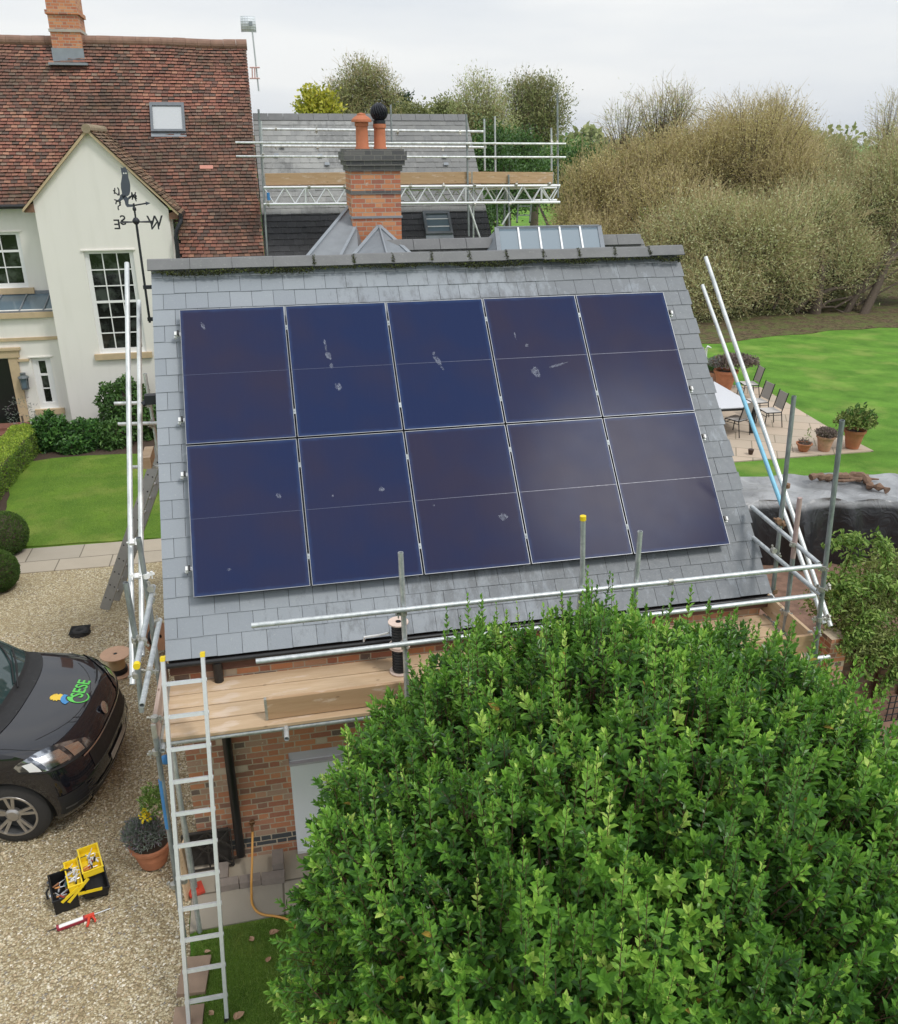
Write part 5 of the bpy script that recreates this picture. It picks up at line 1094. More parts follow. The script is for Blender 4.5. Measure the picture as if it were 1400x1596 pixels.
def vs(z, t, off=0):
    def P(z, t):
        f_, w_, b_ = np.interp(z, lz, lf), np.interp(z, lz, lw), np.interp(z, lz, lb)
        if abs(t) <= 1:
            a = t; return Vector((f_-b_*abs(a)**2.6-.10*max(0, abs(a)-.8)**1.3, w_*math.copysign((1-(1-abs(a))**1.25), a), z))
        return Vector((f_-b_-.10*.2**1.3-(abs(t)-1), math.copysign(w_, t), z))
    p = P(z, t)
    if off:
        e = .01; n_ = (P(z, t+e)-P(z, t-e)).cross(P(z+e, t)-P(z-e, t)); n_.normalize()
        if n_.dot(Vector((1, p.y*.6, .6))) < 0: n_ = -n_
        p = p+n_*off
    return p
cols = [-1-s for s in reversed(SD)]+SF+[1+s for s in SD]
def vbuild(mb, name, ma_, par=van, smooth=False):
    o_ = mb.build(name, ma_, None, smooth, loc=(0, 0, 0)); o_.parent = par; o_.location = (0, 0, 0); return o_
m = MB(); K = len(cols)
for z, *_ in LV:
    for t in cols: m.v.append(tuple(vs(z, t)))
for i in range(len(LV)-1):
    for j in range(K-1): m.f.append((i*K+j, i*K+j+1, (i+1)*K+j+1, (i+1)*K+j)); m.r.append(0)
    m.f.append((i*K+K-1, i*K, (i+1)*K, (i+1)*K+K-1)); m.r.append(0)
m.f.append(tuple(reversed(range(K)))); m.r.append(0); m.f.append(tuple((len(LV)-1)*K+j for j in range(K))); m.r.append(0)
bd_ = vbuild(m, 'body', M_paint, smooth=True)
try:
    cut = MB()
    for wx in (-.77, -3.3):
        for s_ in (-1, 1): cut.lathe((wx, s_*.80, .345), [(.41, -.14), (.41, .3)] if True else 0, 28, Matrix.Rotation(R(90), 3, 'X') if s_ < 0 else Matrix.Rotation(R(-90), 3, 'X'))
    co_ = vbuild(cut, 'cut', M_paint); mod = bd_.modifiers.new('b', 'BOOLEAN'); mod.object = co_; mod.operation = 'DIFFERENCE'; mod.solver = 'EXACT'
    dg = bpy.context.evaluated_depsgraph_get(); dg.update(); nm = bpy.data.meshes.new_from_object(bd_.evaluated_get(dg)); bd_.modifiers.clear()
    if len(nm.vertices) > 500: bd_.data = nm; nm.name = 'body'
    bpy.data.objects.remove(co_)
    bd_.data.shade_smooth(); bd_.data.set_sharp_from_angle(angle=R(35))
except Exception as ex_: print('bool', ex_)
def patch(name, ma_, z0, z1, t0, t1, off, nz_=8, nt_=16, inside=None, smooth=True, par=van):
    m = MB(); ok = {}
    for i in range(nz_+1):
        for j in range(nt_+1):
            a, b = i/nz_, j/nt_; z = z0(b, a) if callable(z0) else z0+(z1-z0)*a
            m.v.append(tuple(vs(z, t0+(t1-t0)*b, off)))
    for i in range(nz_):
        for j in range(nt_):
            if inside and not inside((i+.5)/nz_, (j+.5)/nt_): continue
            k = i*(nt_+1)+j; m.f.append((k, k+1, k+nt_+2, k+nt_+1)); m.r.append(rnd.random())
    return vbuild(m, name, ma_, par, smooth)
wsf = patch('windscreen', M_cargl, 1.125, 1.72, -.93, .93, .005, 10, 24)
patch('cowl_panel', M_trim, 1.085, 1.135, -.97, .97, .007, 3, 24)
for s_ in (-1, 1):
    patch('side_window', M_cargl, 1.12, 1.60, s_*1.62, s_*2.6, .005, 4, 6)
    # swept headlamps
    sh_ = lambda b, a, s_=s_: (.815+.045*b)+(.165*(math.sin(math.pi*min(1, max(0, .06+b*.88)))**.55))*(a)
    hl = patch('headlamp', M_lamp, sh_, 0, s_*.42, s_*1.20, .010, 6, 18)
    h1 = lambda b, a: (.805+.055*b)+.018*a
    patch('lamp_trim', M_trim, h1, 0, s_*.40, s_*1.22, .013, 1, 18, par=van)
    for b0, b1, mm in ((.16, .34, M_chrome), (.40, .68, M_chrome), (.74, .88, M_white)): patch('lamp_lens', mm, lambda b, a, b0=b0, b1=b1: sh_(b0+(b1-b0)*b, .18+.62*a), 0, s_*(.42+.78*b0), s_*(.42+.78*b1), .016, 3, 5, par=van)
    # fog lamp recess and corner intake
    patch('corner_intake', M_trim, .34, .56, s_*.70, s_*1.02, .006, 5, 8)
    for k in range(5): patch('intake_slat', M_black, .37+k*.035, .385+k*.035, s_*.60, s_*.86, .014, 1, 8)
patch('grille', M_trim, .60, .79, -.52, .52, .006, 4, 18)
patch('grille_bar', M_chrome, .79, .805, -.60, .60, .011, 1, 20)
patch('grille_bar', simple('grey_trim', (.12, .125, .13), .3, .5), .60, .612, -.56, .56, .012, 1, 20)
patch('number_plate', simple('grey_plate', (.35, .35, .33), .5), .45, .53, -.24, .24, .016, 1, 8)  # plate in a plain mid grey
patch('lower_grille', M_trim, .25, .40, -.62, .62, .006, 4, 18)
patch('bumper_strip', simple('grey_trim', (.12, .125, .13), .3, .5), .405, .425, -.98, .98, .014, 1, 24)
patch('splitter', M_trim, .20, .235, -.99, .99, .03, 2, 24)
m = MB(); c = vs(.90, 0, .012); Q = Matrix.Rotation(R(72), 3, 'Y'); m.lathe(c, [(.062, 0), (.066, .008), (.058, .014)], 20, Q); m.lathe(c, [(.03, .0145), (.02, .02)], 6, Q); vbuild(m, 'badge', M_chrome, smooth=True)
# bonnet shut lines
from mathutils.bvhtree import BVHTree
bvh = BVHTree.FromPolygons([v.co for v in bd_.data.vertices], [tuple(p.vertices) for p in bd_.data.polygons])
def drop(x, y, up_=.004):
    h = bvh.ray_cast(Vector((x, y, 3)), Vector((0, 0, -1))); return h[0]+h[1]*up_ if h[0] is not None else Vector((x, y, 1))
for s_ in (-1, 1):
    m = MB(); m.tube([drop(-.92+i*.075, s_*(.80-.03*max(0, i-5)**1.2/2), .001) for i in range(9)], .003, 5); vbuild(m, 'bonnet_seam', M_trim)
m = MB(); m.tube([drop(-.24-.33*abs(y/.72)**2.4, y, .001) for y in np.linspace(-.66, .66, 15)], .003, 5); vbuild(m, 'bonnet_seam', M_trim)
for y in (-.20, .20): m = MB(); p = drop(-.82, y*1.3); m.sphere(p, (.022, .016, .008), 10, 6); vbuild(m, 'washer_jet', M_blackpl, smooth=True)
for (a, b, c_) in (((1.11, -.62), (1.19, -.30), (1.37, -.02)), ((1.11, .10), (1.18, .42), (1.31, .74))):      # wipers
    m = MB(); m.tube([vs(a[0], a[1], .03), vs(b[0], b[1], .035), vs(c_[0]*.94, c_[1], .03)], .009, 6); m.tube([vs(b[0]*.965, b[1]-.28, .018), vs(b[0]*1.03, b[1]+.03, .02), vs(c_[0], c_[1], .018)], .008, 6); vbuild(m, 'wiper', M_trim, smooth=True)
# emblem on the bonnet: yellow sun, blue and green swoosh, green letters
def conform(me, ox, oy, sc_=1, up_=.004):
    for v in me.vertices:
        X, Y_ = v.co.x*sc_*.88, v.co.y*sc_*.88; q = drop(ox-Y_, oy+X, up_); v.co = q
    return me
def sub(me, n=1):
    bm = bmesh.new(); bm.from_mesh(me); bmesh.ops.triangulate(bm, faces=bm.faces[:]); bm.to_mesh(me); bm.free(); return me
def decal(me, name, ma_, ox, oy, up_=.004):
    conform(me, ox, oy, 1, up_); me.materials.clear(); me.materials.append(ma_); o_ = bpy.data.objects.new(name, me); COL.objects.link(o_); o_.parent = van; return o_
def polymesh(pts):
    bm = bmesh.new(); vv = [bm.verts.new((x, y, 0)) for x, y in pts]; bm.faces.new(vv); bmesh.ops.triangulate(bm, faces=bm.faces[:]); me = bpy.data.meshes.new('p'); bm.to_mesh(me); bm.free(); return me
gr_ = flat('lime_green_vinyl', (.12, .62, .10), .4); yl_ = flat('sun_yellow_vinyl', (.80, .55, .05), .4); bl_ = flat('sky_blue_vinyl', (.05, .25, .55), .4)
OX, OY = -.34, .15
t_ = text_mesh('SESE', .185, 0, .0035); decal(sub(t_), 'emblem_letters', gr_, OX-.0, OY+.03, .005)
pts = []
for i in range(22): q = R(100+i*10.5); pts.append((-.13+.115*math.cos(q), -.015+.115*math.sin(q)))
for i in range(21, -1, -1): q = R(100+i*10.5); rr_ = .100-.06*max(0, (8-i)/8); pts.append((-.13+rr_*math.cos(q), -.015+rr_*math.sin(q)))
def strip(pts_, name, ma_, up_):
    n = len(pts_)//2; bm = bmesh.new(); vv = [bm.verts.new((x, y, 0)) for x, y in pts_]
    for i in range(n-1): bm.faces.new((vv[i], vv[i+1], vv[2*n-2-i], vv[2*n-1-i]))
    me = bpy.data.meshes.new('p'); bm.to_mesh(me); bm.free(); decal(me, name, ma_, OX, OY, up_)
strip(pts, 'emblem_swoosh', gr_, .0052)
pts = [(-.17+.13*math.cos(R(60+i*9)), .03+.13*math.sin(R(60+i*9))) for i in range(12)]+[(-.16+.085*math.cos(R(60+i*9)), .02+.09*math.sin(R(60+i*9))) for i in range(11, -1, -1)]
strip(pts, 'emblem_wave', bl_, .0056)
sp_ = []
for i in range(24): q = 2*math.pi*i/24; rr_ = .075 if i % 2 else .052; sp_.append((-.17+rr_*math.cos(q), .205+rr_*math.sin(q)))
decal(polymesh(sp_), 'emblem_sun', yl_, OX, OY, .005)
# wheels
for wx in (-.77, -3.3):
    for s_ in (-1, 1):
        Q = Matrix.Rotation(R(90), 3, 'X') if s_ < 0 else Matrix.Rotation(R(-90), 3, 'X')
        wh = MB(); wh.lathe((wx, s_*.66, .345), [(.20, 0), (.31, .0), (.338, .02), (.345, .05), (.345, .15), (.338, .185), (.30, .215), (.235, .222), (.23, .20), (.22, .12), (.2, .0)], 40, Q, caps=False)
        ty = vbuild(wh, 'tyre', M_tyre, smooth=True)
        m = MB(); c = Vector((wx, s_*(.66+.195), .345)); m.lathe((wx, s_*.66, .345), [(.236, .216), (.225, .222), (.215, .205), (.205, .12), (.0, .10)], 36, Q, caps=False)
        rim = vbuild(m, 'rim', simple('dark_wheel_well', (.05, .05, .05), .6), ty, True)
        m = MB(); o3 = Vector((0, s_, 0))
        m.lathe((wx, s_*.66, .345), [(.238, .215), (.232, .226), (.214, .226), (.212, .21)], 36, Q, caps=False)
        for k in range(5):
            for dd in (-.16, .16):
                q = 2*math.pi*k/5+.3; a = Vector((math.cos(q+dd*.9), 0, math.sin(q+dd*.9)))*.05; b = Vector((math.cos(q+dd), 0, math.sin(q+dd)))*.222; m.bar(c+a, c+b+o3*.02, .030, .018, o3)
        m.lathe((wx, s_*.66, .345), [(.07, .17), (.072, .205), (.05, .222), (0, .224)], 20, Q, caps=False); vbuild(m, 'spokes', M_alloy, ty)
m = MB(); m.b2(-4.4, -.35, -.70, .70, .16, .5); vbuild(m, 'underbody', M_trim)
for s_ in (-1, 1):
    m = MB(); c = vs(1.14, s_*1.42, .10); m.sphere(c, (.09, .11, .09), 12, 8); m.tube([vs(1.08, s_*1.35), c], .03, 8); vbuild(m, 'door_mirror', M_paint, smooth=True)
# ------------------------------------------------------------------ toolbox and sealant gun on the gravel
A, B, D_ = S(87, 1426, Z=.02), S(124, 1412, Z=.02), S(70, 1374, Z=.17)
ux = (B-A).normalized(); uy = Vector((-ux.y, ux.x, 0)); la = (B-A).length
Dg = S(68, 1392, Z=.02); lbx = .40; U = lambda u, v, z: A+ux*u+uy*v+Vector((0, 0, z))
tb = empty('toolbox', tuple(A), 'open cantilever toolbox on the gravel, black with two yellow trays full of tools', 'toolbox')
QM = Matrix(((ux.x, uy.x, 0), (ux.y, uy.y, 0), (0, 0, 1)))
def tray(name, ma_, u0, u1, v0, v1, z0, h, t=.009, tilt=0, taper=0):
    m = MB(); M2 = QM @ Matrix.Rotation(tilt, 3, 'Y'); c = U((u0+u1)/2, (v0+v1)/2, z0+h/2); a, b = u1-u0, v1-v0
    W = lambda x, y, z, sx_, sy_, sz_: m.box(c+M2 @ Vector((x, y, z)), (sx_, sy_, sz_), M2)
    W(0, 0, -h/2, a, b, t); W(-a/2+t/2, 0, 0, t, b-.001, h); W(a/2-t/2, 0, 0, t, b-.001, h); W(0, -b/2+t/2, 0, a-2*t-.002, t, h); W(0, b/2-t/2, 0, a-2*t-.002, t, h)
    for (x, y, sx_, sy_) in ((0, -b/2, a+.018, .012), (0, b/2, a+.018, .012), (-a/2, 0, .012, b-.012), (a/2, 0, .012, b-.012)): W(x, y, h/2, sx_, sy_, .010)
    o_ = m.build(name, ma_, tb); return o_, c, M2
bx, cB, MB_ = tray('bin', M_blackpl, 0, .235, 0, lbx, 0, .17)
t1, cT1, MT1 = tray('yellow_tray', M_yellow, .17, .30, .01, lbx-.01, .21, .06)
t2, cT2, MT2 = tray('yellow_tray', M_yellow, .325, .52, .03, lbx+.0, .30, .07, tilt=-.02)
tray('lid', M_blackpl, .30, .53, .0, lbx, .03, .10, tilt=.25)
m = MB()
for v in (-.004, lbx+.004):
    m.bar(U(.08, v, .13), U(.26, v, .25), .012, .03); m.bar(U(.14, v, .10), U(.36, v, .31), .012, .03); m.bar(U(.24, v, .16), U(.47, v, .12), .012, .03)
m.build('hinge_arm', M_yellow, tb)
m = MB(); m.box(U(-.012, .10, .15), (.02, .04, .05), QM); m.box(U(-.012, .30, .15), (.02, .04, .05), QM); m.build('latch', M_chrome, tb)
m = MB(); m.tube([U(-.015, .13, .12), U(-.045, .15, .10), U(-.045, .25, .10), U(-.015, .27, .12)], .010, 6); m.build('handle', M_blackpl, tb, True)
def tools(c, M_, a, b, n, z, cols_, label, sid):
    for k in range(n):
        x, y = rnd.uniform(-a/2, a/2), rnd.uniform(-b/2, b/2); q = rnd.uniform(-.7, .7)+(1.57 if rnd.random() < .6 else 0); L = min(rnd.uniform(.09, .17), max(a, b)*.8)
        d = M_ @ Vector((math.cos(q), math.sin(q), 0)); x *= .6; y *= .7; p = c+M_ @ Vector((x, y, z+k*.004)); cm = cols_[k % len(cols_)]
        cn = {'orange_grip': 'orange handled', 'red_grip': 'dark red handled', 'grey_grip': 'grey handled', 'teal_grip': 'teal handled', 'black_plastic': 'black handled', 'brown_leather': 'brown leather handled', 'brushed_aluminium': 'bare silver', 'white_paint': 'white handled'}[cm.name]
        r_ = empty('hand_tool', tuple(p), f"{cn} tool lying in the {label}", 'tool', f"{cn} tools in the {label}")
        m = MB(); m.tube([p, p+d*L*.5], .005, 6); m.build('shaft', M_alu, r_); m = MB(); m.tube([p-d*L*.5, p-d*L*.02], [.008, .012], 8); m.build('handle', cm, r_, True)
P_or, P_red, P_gr, P_teal = flat('orange_grip', (.65, .28, .08)), flat('red_grip', (.38, .05, .03)), flat('grey_grip', (.45, .46, .48)), flat('teal_grip', (.10, .28, .30))
tools(cB, MB_, .19, .36, 14, -.02, [P_or, P_gr, M_blackpl, P_teal, P_red, simple('brown_leather', (.30, .14, .07), .8)], 'black bin of the toolbox', '')
tools(cT1, MT1, .10, .32, 12, -.005, [P_gr, M_alu, P_gr, M_blackpl], 'narrow yellow tray', '')
tools(cT2, MT2, .16, .32, 13, -.005, [M_blackpl, P_or, M_white, P_red, M_blackpl, P_gr], 'wide yellow tray', '')
m = MB()
for y in (-.07, .06): m.box(cT2+MT2 @ Vector((0, y, -.005)), (.17, .005, .05), MT2)
m.build('divider', M_yellow, t2)
g0, g1 = S(74, 1452, Z=.05), S(172, 1416, Z=.05); gd = (g1-g0).normalized(); gl_ = (g1-g0).length; gs = Vector((gd.y, -gd.x, 0))
sg = empty('sealant_gun', tuple(g0), 'red sealant gun with a white cartridge lying on the gravel in front of the toolbox', 'sealant gun'); GP_ = lambda t: g0+gd*gl_*t
m = MB(); m.tube([GP_(.17), GP_(.56)], .023, 12); m.build('cartridge', M_white, sg, True)
m = MB(); m.tube([GP_(0), GP_(.13), GP_(.15)], [.004, .008, .02], 8); m.build('nozzle', M_blackpl, sg, True)
m = MB(); m.tube([GP_(.14), GP_(.18)], .029, 12); m.bar(GP_(.16)-gs*-.024+Vector((0, 0, -.008)), GP_(.62)-gs*-.024+Vector((0, 0, -.008)), .012, .03); m.tube([GP_(.56), GP_(.585)], .027, 12); m.build('carriage', simple('dark_red_metal', (.30, .03, .05), .5, .2), sg)
m = MB(); m.bar(GP_(.585), GP_(.74), .035, .03); m.tube([GP_(.66), GP_(.62)+gs*.10, GP_(.60)+gs*.125], [.016, .013, .012], 8); m.tube([GP_(.70), GP_(.74)+gs*.08, GP_(.73)+gs*.10], [.012, .010, .009], 8); m.build('trigger_handle', simple('bright_red_plastic', (.70, .07, .04), .4), sg, True)
m = MB(); m.tube([GP_(.50), GP_(1.0)], .006, 8); m.tube([GP_(.985), GP_(.99)-gs*.04], .005, 6); m.build('plunger_rod', M_chrome, sg)
# ------------------------------------------------------------------ terrace: table, chairs, pots
def tz(x, y, z=.03): return S(x, y, Z=z)
tt = empty('garden_table', (12.2, 14, .03), 'long pale topped garden table with dark metal legs on the slab terrace', 'table')
ca, cb = tz(1178, 632, .78), tz(1128, 640, .78); cfar = tz(1148, 613, .78)
ydir = (cfar-ca); 
nA = tz(1182, 634, .78); nB = tz(1085, 645, .78); fA = tz(1124, 602, .78)
e1 = (nB-nA).normalized(); e2 = Vector((e1.y, -e1.x, 0)); 
if e2.y < 0: e2 = -e2
TLn, TWd = 2.6, 1.25
# table axis runs away from the camera, short end towards it
nl = nA+e1*1.25; 
P0 = nA; axl = (tz(1128, 603, .78)-nA); axl.z = 0; axl.normalize(); axs = Vector((-axl.y, axl.x, 0)); 
if axs.x > 0: axs = -axs
def T3(u, v, z): return Vector((P0.x, P0.y, z))+axl*u+axs*v
m = MB(); m.prism([T3(0, 0, .765), T3(2.7, 0, .765), T3(2.7, 2.3, .765), T3(0, 2.3, .765)], (0, 0, .02)); m.build('table_top', simple('white_glass_top', (.66, .67, .72), .2, var=.04), tt)
m = MB()
for a, b in (((0, 0), (2.7, 0)), ((0, 2.3), (2.7, 2.3)), ((0, 0), (0, 2.3)), ((2.7, 0), (2.7, 2.3))): m.bar(T3(*a, .735), T3(*b, .735), .05, .055)
m.build('table_frame', simple('anthracite_metal', (.03, .03, .032), .5, .3), tt)
for u, v in ((.06, .06), (2.64, .06), (2.64, 2.24), (.06, 2.24)): m = MB(); m.bar(T3(u, v, .03), T3(u, v, .71), .09, .09, (1, 0, 0)); m.build('leg', simple('anthracite_metal', (.03, .03, .032), .5, .3), tt)
M_sling = simple('taupe_sling', (.30, .27, .245), .7, var=.08, sc=30); M_seat = simple('pale_sling_seat', (.50, .47, .44), .7, var=.08)
def chair():
    r = bpy.data.objects.new('garden_chair', None); COL.objects.link(r); fm = simple('anthracite_metal', (.03, .03, .032), .5, .3)
    m = MB(); m.b2(-.23, .23, -.22, .22, .435, .45); m.build('seat', M_seat, r)
    m = MB(); m.prism([(-.21, .235, .50), (.21, .235, .50), (.21, .335, .95), (-.21, .335, .95)], (0, .012, 0)); m.build('backrest', M_sling, r)
    for s_ in (-1, 1):
        m = MB(); m.tube([(s_*.235, -.21, .44), (s_*.235, -.24, 0)], .014, 8); m.build('leg', fm, r, True)
        m = MB(); m.tube([(s_*.235, .30, 0), (s_*.235, .215, .44), (s_*.235, .345, .98)], .014, 8); m.build('leg', fm, r, True)
    m = MB()
    for s_ in (-1, 1): m.tube([(s_*.235, -.22, .43), (s_*.235, .22, .43)], .013, 8)
    for y in (-.22, .22): m.tube([(-.235, y, .43), (.235, y, .43)], .013, 8)
    m.tube([(-.235, -.225, .33), (.235, -.225, .33)], .010, 8); m.tube([(-.235, -.22, .36), (-.235, .24, .36)], .01, 8); m.tube([(.235, -.22, .36), (.235, .24, .36)], .01, 8); m.build('seat_frame', fm, r, True); return r
pc_ = chair(); GC = 'sling chairs round the terrace table'
ang = math.atan2(axs.y, axs.x)
# seat faces the table: local -Y points to the table
def face(d): return math.atan2(d.y, d.x)+R(90)
chs = [(tz(1197, 663), face(axs), 'taupe garden chair nearest the flower pots, its right side fully in view'), (tz(1172, 652)+Vector((.25, .25, 0)), face(axs)+.05, 'taupe garden chair second along the far side of the table, partly behind the nearest one'), (tz(1168, 634)+Vector((.5, 1.0, 0)), face(axs)-.1, 'taupe garden chair third along, beside the large brown pot'), (tz(1146, 676), face(axl)+.5, 'lone garden chair at the near end of the table beside the roof edge')]
for i, (p, a, lb_) in enumerate(chs):
    o = pc_ if i == 0 else copy_tree(pc_); o.location = (p.x, p.y, .03); o.rotation_euler = (0, 0, a); tag(o, lb_, 'garden chair', GC)
def leafball(name, c, rad, n, L, W, ma_, parent=None, label=None, cat=None, up_=.3, kind=None, r=None, fl=.35, lo=-1.0):
    d = rndir(n*2); d = d[d[:, 2] > lo][:n]; n = len(d); rr_ = .2+.8*nr.random(n)**.45
    P = np.array(c)+d*np.array(rad)*(rr_*(1+.14*np.sin(d[:, 0]*7+d[:, 1]*5)*np.cos(d[:, 2]*6)))[:, None]
    A_ = d*.7+rndir(n)*.8; A_[:, 2] += up_; v, f = leaves(P, A_, d+rndir(n)*fl, L*nr.uniform(.6, 1.2, n), W*nr.uniform(.7, 1.2, n))
    rv = np.repeat(np.clip(nr.random(n) if r is None else nr.normal(r, .2, n), 0, 1), 2)
    o_ = raw(name, v, f, ma_, parent=parent, r=rv)
    if label: tag(o_, label, cat)
    return o_
def flower_pot(c, r0, r1, h, ma_, label, plants, cat='potted plant'):
    rt_ = empty('potted_plant', tuple(c), label, cat); m = MB()
    m.lathe(c, [(r0*.9, 0), (r0, .01), (r0+(r1-r0)*.45, h*.45), (r0+(r1-r0)*.47, h*.47), (r0+(r1-r0)*.45, h*.49), (r1*.97, h*.86), (r1*1.06, h*.87), (r1*1.08, h), (r1*.93, h), (r1*.88, h*.85)], 28, caps=False); m.build('pot', ma_, rt_, True)
    m = MB(); m.lathe(Vector(c)+Vector((0, 0, h*.86)), [(r1*.9, -.01), (r1*.9, 0), (0, .01)], 20); m.build('soil', M_soil, rt_)
    for nm_, off, rad, n, L, W, ml in plants: leafball(nm_, Vector(c)+Vector(off)+Vector((0, 0, h)), rad, n, L, W, ml, parent=rt_, lo=-.3)
    return rt_
flower_pot(tz(1252, 703), .11, .19, .22, M_terra, 'small shallow terracotta bowl with bare canes, leftmost of three pots at the corner', [('foliage', (0, 0, .02), (.14, .14, .06), 60, .08, .03, M_mauve), ('foliage', (.05, 0, .18), (.02, .02, .2), 14, .12, .02, M_vine)])
flower_pot(tz(1284, 702), .14, .22, .40, M_terra2, 'medium limey terracotta pot of drying mauve flowers, middle of three at the corner', [('foliage', (0, 0, .05), (.27, .26, .13), 800, .07, .03, M_mauve)])
flower_pot(tz(1328, 698), .16, .26, .50, M_terra, 'largest terracotta pot with bushy green plant, rightmost of three at the terrace corner', [('foliage', (-.02, 0, .20), (.50, .38, .27), 1500, .10, .05, M_vine2), ('stalks', (0, 0, .25), (.42, .34, .36), 260, .13, .05, M_green)])
q = S(1168, 612, Z=.03); flower_pot(Vector((q.x-.55, q.y+.6, .03)), .22, .36, .62, M_terra, 'big terracotta pot with a wide mound of dried mauve flowers beside the table', [('foliage', (.25, 0, .22), (.80, .5, .25), 2600, .09, .04, M_mauve), ('foliage', (-.45, 0, .22), (.25, .3, .2), 260, .09, .03, M_lav)])
q = S(1120, 602, Z=.03); flower_pot(Vector((q.x, q.y+.3, .03)), .17, .27, .42, M_terra2, 'pale pot of orange flowers at the roof edge beside the table', [('foliage', (0, 0, .12), (.32, .3, .15), 700, .08, .04, M_shrub), ('petals', (.0, 0, .30), (.16, .16, .12), 260, .06, .05, M_orange)])
gs_ = S(1111, 590, Z=.03); gs_ = Vector((gs_.x, gs_.y+.9, .03)); go_ = empty('goose_ornament', tuple(gs_), 'white long necked goose ornament behind the orange flowers at the roof edge', 'ornament')
m = MB(); m.sphere(gs_+Vector((0, 0, .32)), (.18, .30, .20), 14, 9); m.tube([gs_+Vector((0, -.18, .38)), gs_+Vector((0, -.25, .60)), gs_+Vector((.02, -.22, .85)), gs_+Vector((.05, -.28, .95))], [.08, .05, .038, .05], 10); m.tube([gs_+Vector((.05, -.30, .95)), gs_+Vector((.10, -.40, .92))], [.03, .01], 8); m.tube([gs_+Vector((-.05, 0, .15)), gs_+Vector((-.05, 0, 0))], .02, 6); m.tube([gs_+Vector((.05, 0, .15)), gs_+Vector((.05, 0, 0))], .02, 6); m.build('goose_body', M_white, go_, True)
q = tz(1170, 708); m = MB(); m.lathe(q, [(.05, 0), (.075, .13), (.06, .14), (0, .11)], 12); tag(m.build('small_pot', simple('dark_brown_glaze', (.05, .025, .015), .5)), 'tiny dark brown pot standing alone at the near edge of the terrace', 'pot')
flower_pot(S(240, 1343, Z=.03), .145, .215, .30, M_terra, 'terracotta pot of grey lavender and yellow flowers beside the blue scaffold upright', [('lavender', (-.06, 0, .10), (.22, .20, .19), 2600, .05, .010, M_lav), ('foliage', (.07, .06, .40), (.12, .12, .28), 420, .05, .022, M_vine), ('petals', (.00, -.04, .36), (.04, .04, .08), 44, .045, .03, M_flyel)])
m = MB(); m.sphere(S(258, 1184, Y=-.9), (.05, .04, .05), 10, 8); tag(m.build('blue_clip', M_bluetube2), 'small bright blue plastic clip hanging under the left end of the platform', 'clip')
# ------------------------------------------------------------------ tarpaulin pile, rolled hessian, garden wall, climber
nx_, ny_ = 110, 60; X0_, X1_, Ya, Yb = 8.4, 19.5, 4.55, 8.9
V = []
for j in range(ny_+1):
    for i in range(nx_+1):
        u, v = i/nx_, j/ny_; x = X0_+(X1_-X0_)*u; foot = 5.05-.24*(x-9.7)*.85; 
        s_ = v; fr_ = .36
        if s_ < fr_: a = s_/fr_; y = foot+.22*a**2.2; z = 1.26*(1-(1-a)**1.3)
        else: a = (s_-fr_)/(1-fr_); y = foot+.22+a*1.65; z = 1.26-.10*math.sin(a*3)*.4-(max(0, a-.86)/.14)**2*1.1
        k1 = math.sin(x*3.1+2*math.sin(x*1.3))+.6*math.sin(x*7.7+y*2)+.4*math.sin(x*13+s_*3)
        if s_ < fr_: y -= .16*k1*(1-abs(2*a-1)*.3)*(1-a*.6)
        else: z += .028*math.sin(x*2.2+y*3.1)+.02*math.sin(x*5.1-y*4.3)+.012*math.sin(x*11+y*9)
        V.append((x+.03*math.sin(y*6), y, max(.02, z+.0)))
F = [(j*(nx_+1)+i, j*(nx_+1)+i+1, (j+1)*(nx_+1)+i+1, (j+1)*(nx_+1)+i) for j in range(ny_) for i in range(nx_)]
m = MB(); m.add(V, F, .5); tag(m.build('tarpaulin_pile', M_tarp, smooth=True), 'long pile covered with crumpled black plastic sheeting at the lawn edge', 'tarpaulin')
a, b = S(1264, 744, Z=1.32), S(1336, 741, Z=1.32); m = MB(); pts = [a.lerp(b, t)+Vector((0, .03*math.sin(t*9), .02*math.sin(t*14))) for t in np.linspace(0, 1, 14)]; m.tube(pts, [.068+.02*math.sin(i*2.7)+.01*math.sin(i*5.1) for i in range(14)], 7)
c3 = S(1380, 766, Z=1.27); pts = [b.lerp(c3, t)+Vector((.05*math.sin(t*8), 0, .03*math.sin(t*9))) for t in np.linspace(0, 1, 10)]; m.tube(pts, [.075-.003*i+.03*math.sin(i*2.9) for i in range(10)], 7)
for q_ in range(7):
    p_ = a.lerp(b, .35+.1*q_)+Vector((rnd.uniform(-.1, .1), rnd.uniform(-.14, .05), -.03)); m.tube([p_, p_+Vector((rnd.uniform(.1, .3), rnd.uniform(-.12, .06), .02)), p_+Vector((rnd.uniform(.3, .5), rnd.uniform(-.12, .12), 0))], [.02, rnd.uniform(.03, .06), .015], 6)
tag(m.build('hessian_roll', simple('brown_hessian', (.20, .125, .085), .95, sc=14, var=.45, bump=.8), smooth=True), 'rolled brown hessian lying on top of the black plastic sheeting', 'roll')
gwl = empty('garden_wall', (8.5, .9, 0), 'low old brick garden wall with a pier, under the leafy climber on the right', 'wall')
pw_ = S(1296, 1040, Y=1.0); m = MB(); m.b2(pw_.x-.14, pw_.x+.12, .92, 1.2, 0, 1.12); m.build('pier', M_brick, gwl)
m = MB(); m.b2(pw_.x+.12, 13.5, 1.0, 1.16, 0, .90); m.build('wall', mat('brown_stained_brick', .9, fn=f_brick([(0, (.16, .085, .05)), (.3, (.22, .12, .07)), (.6, (.12, .075, .05)), (.85, (.26, .15, .09))], (.16, .13, .09))), gwl)
m = MB()
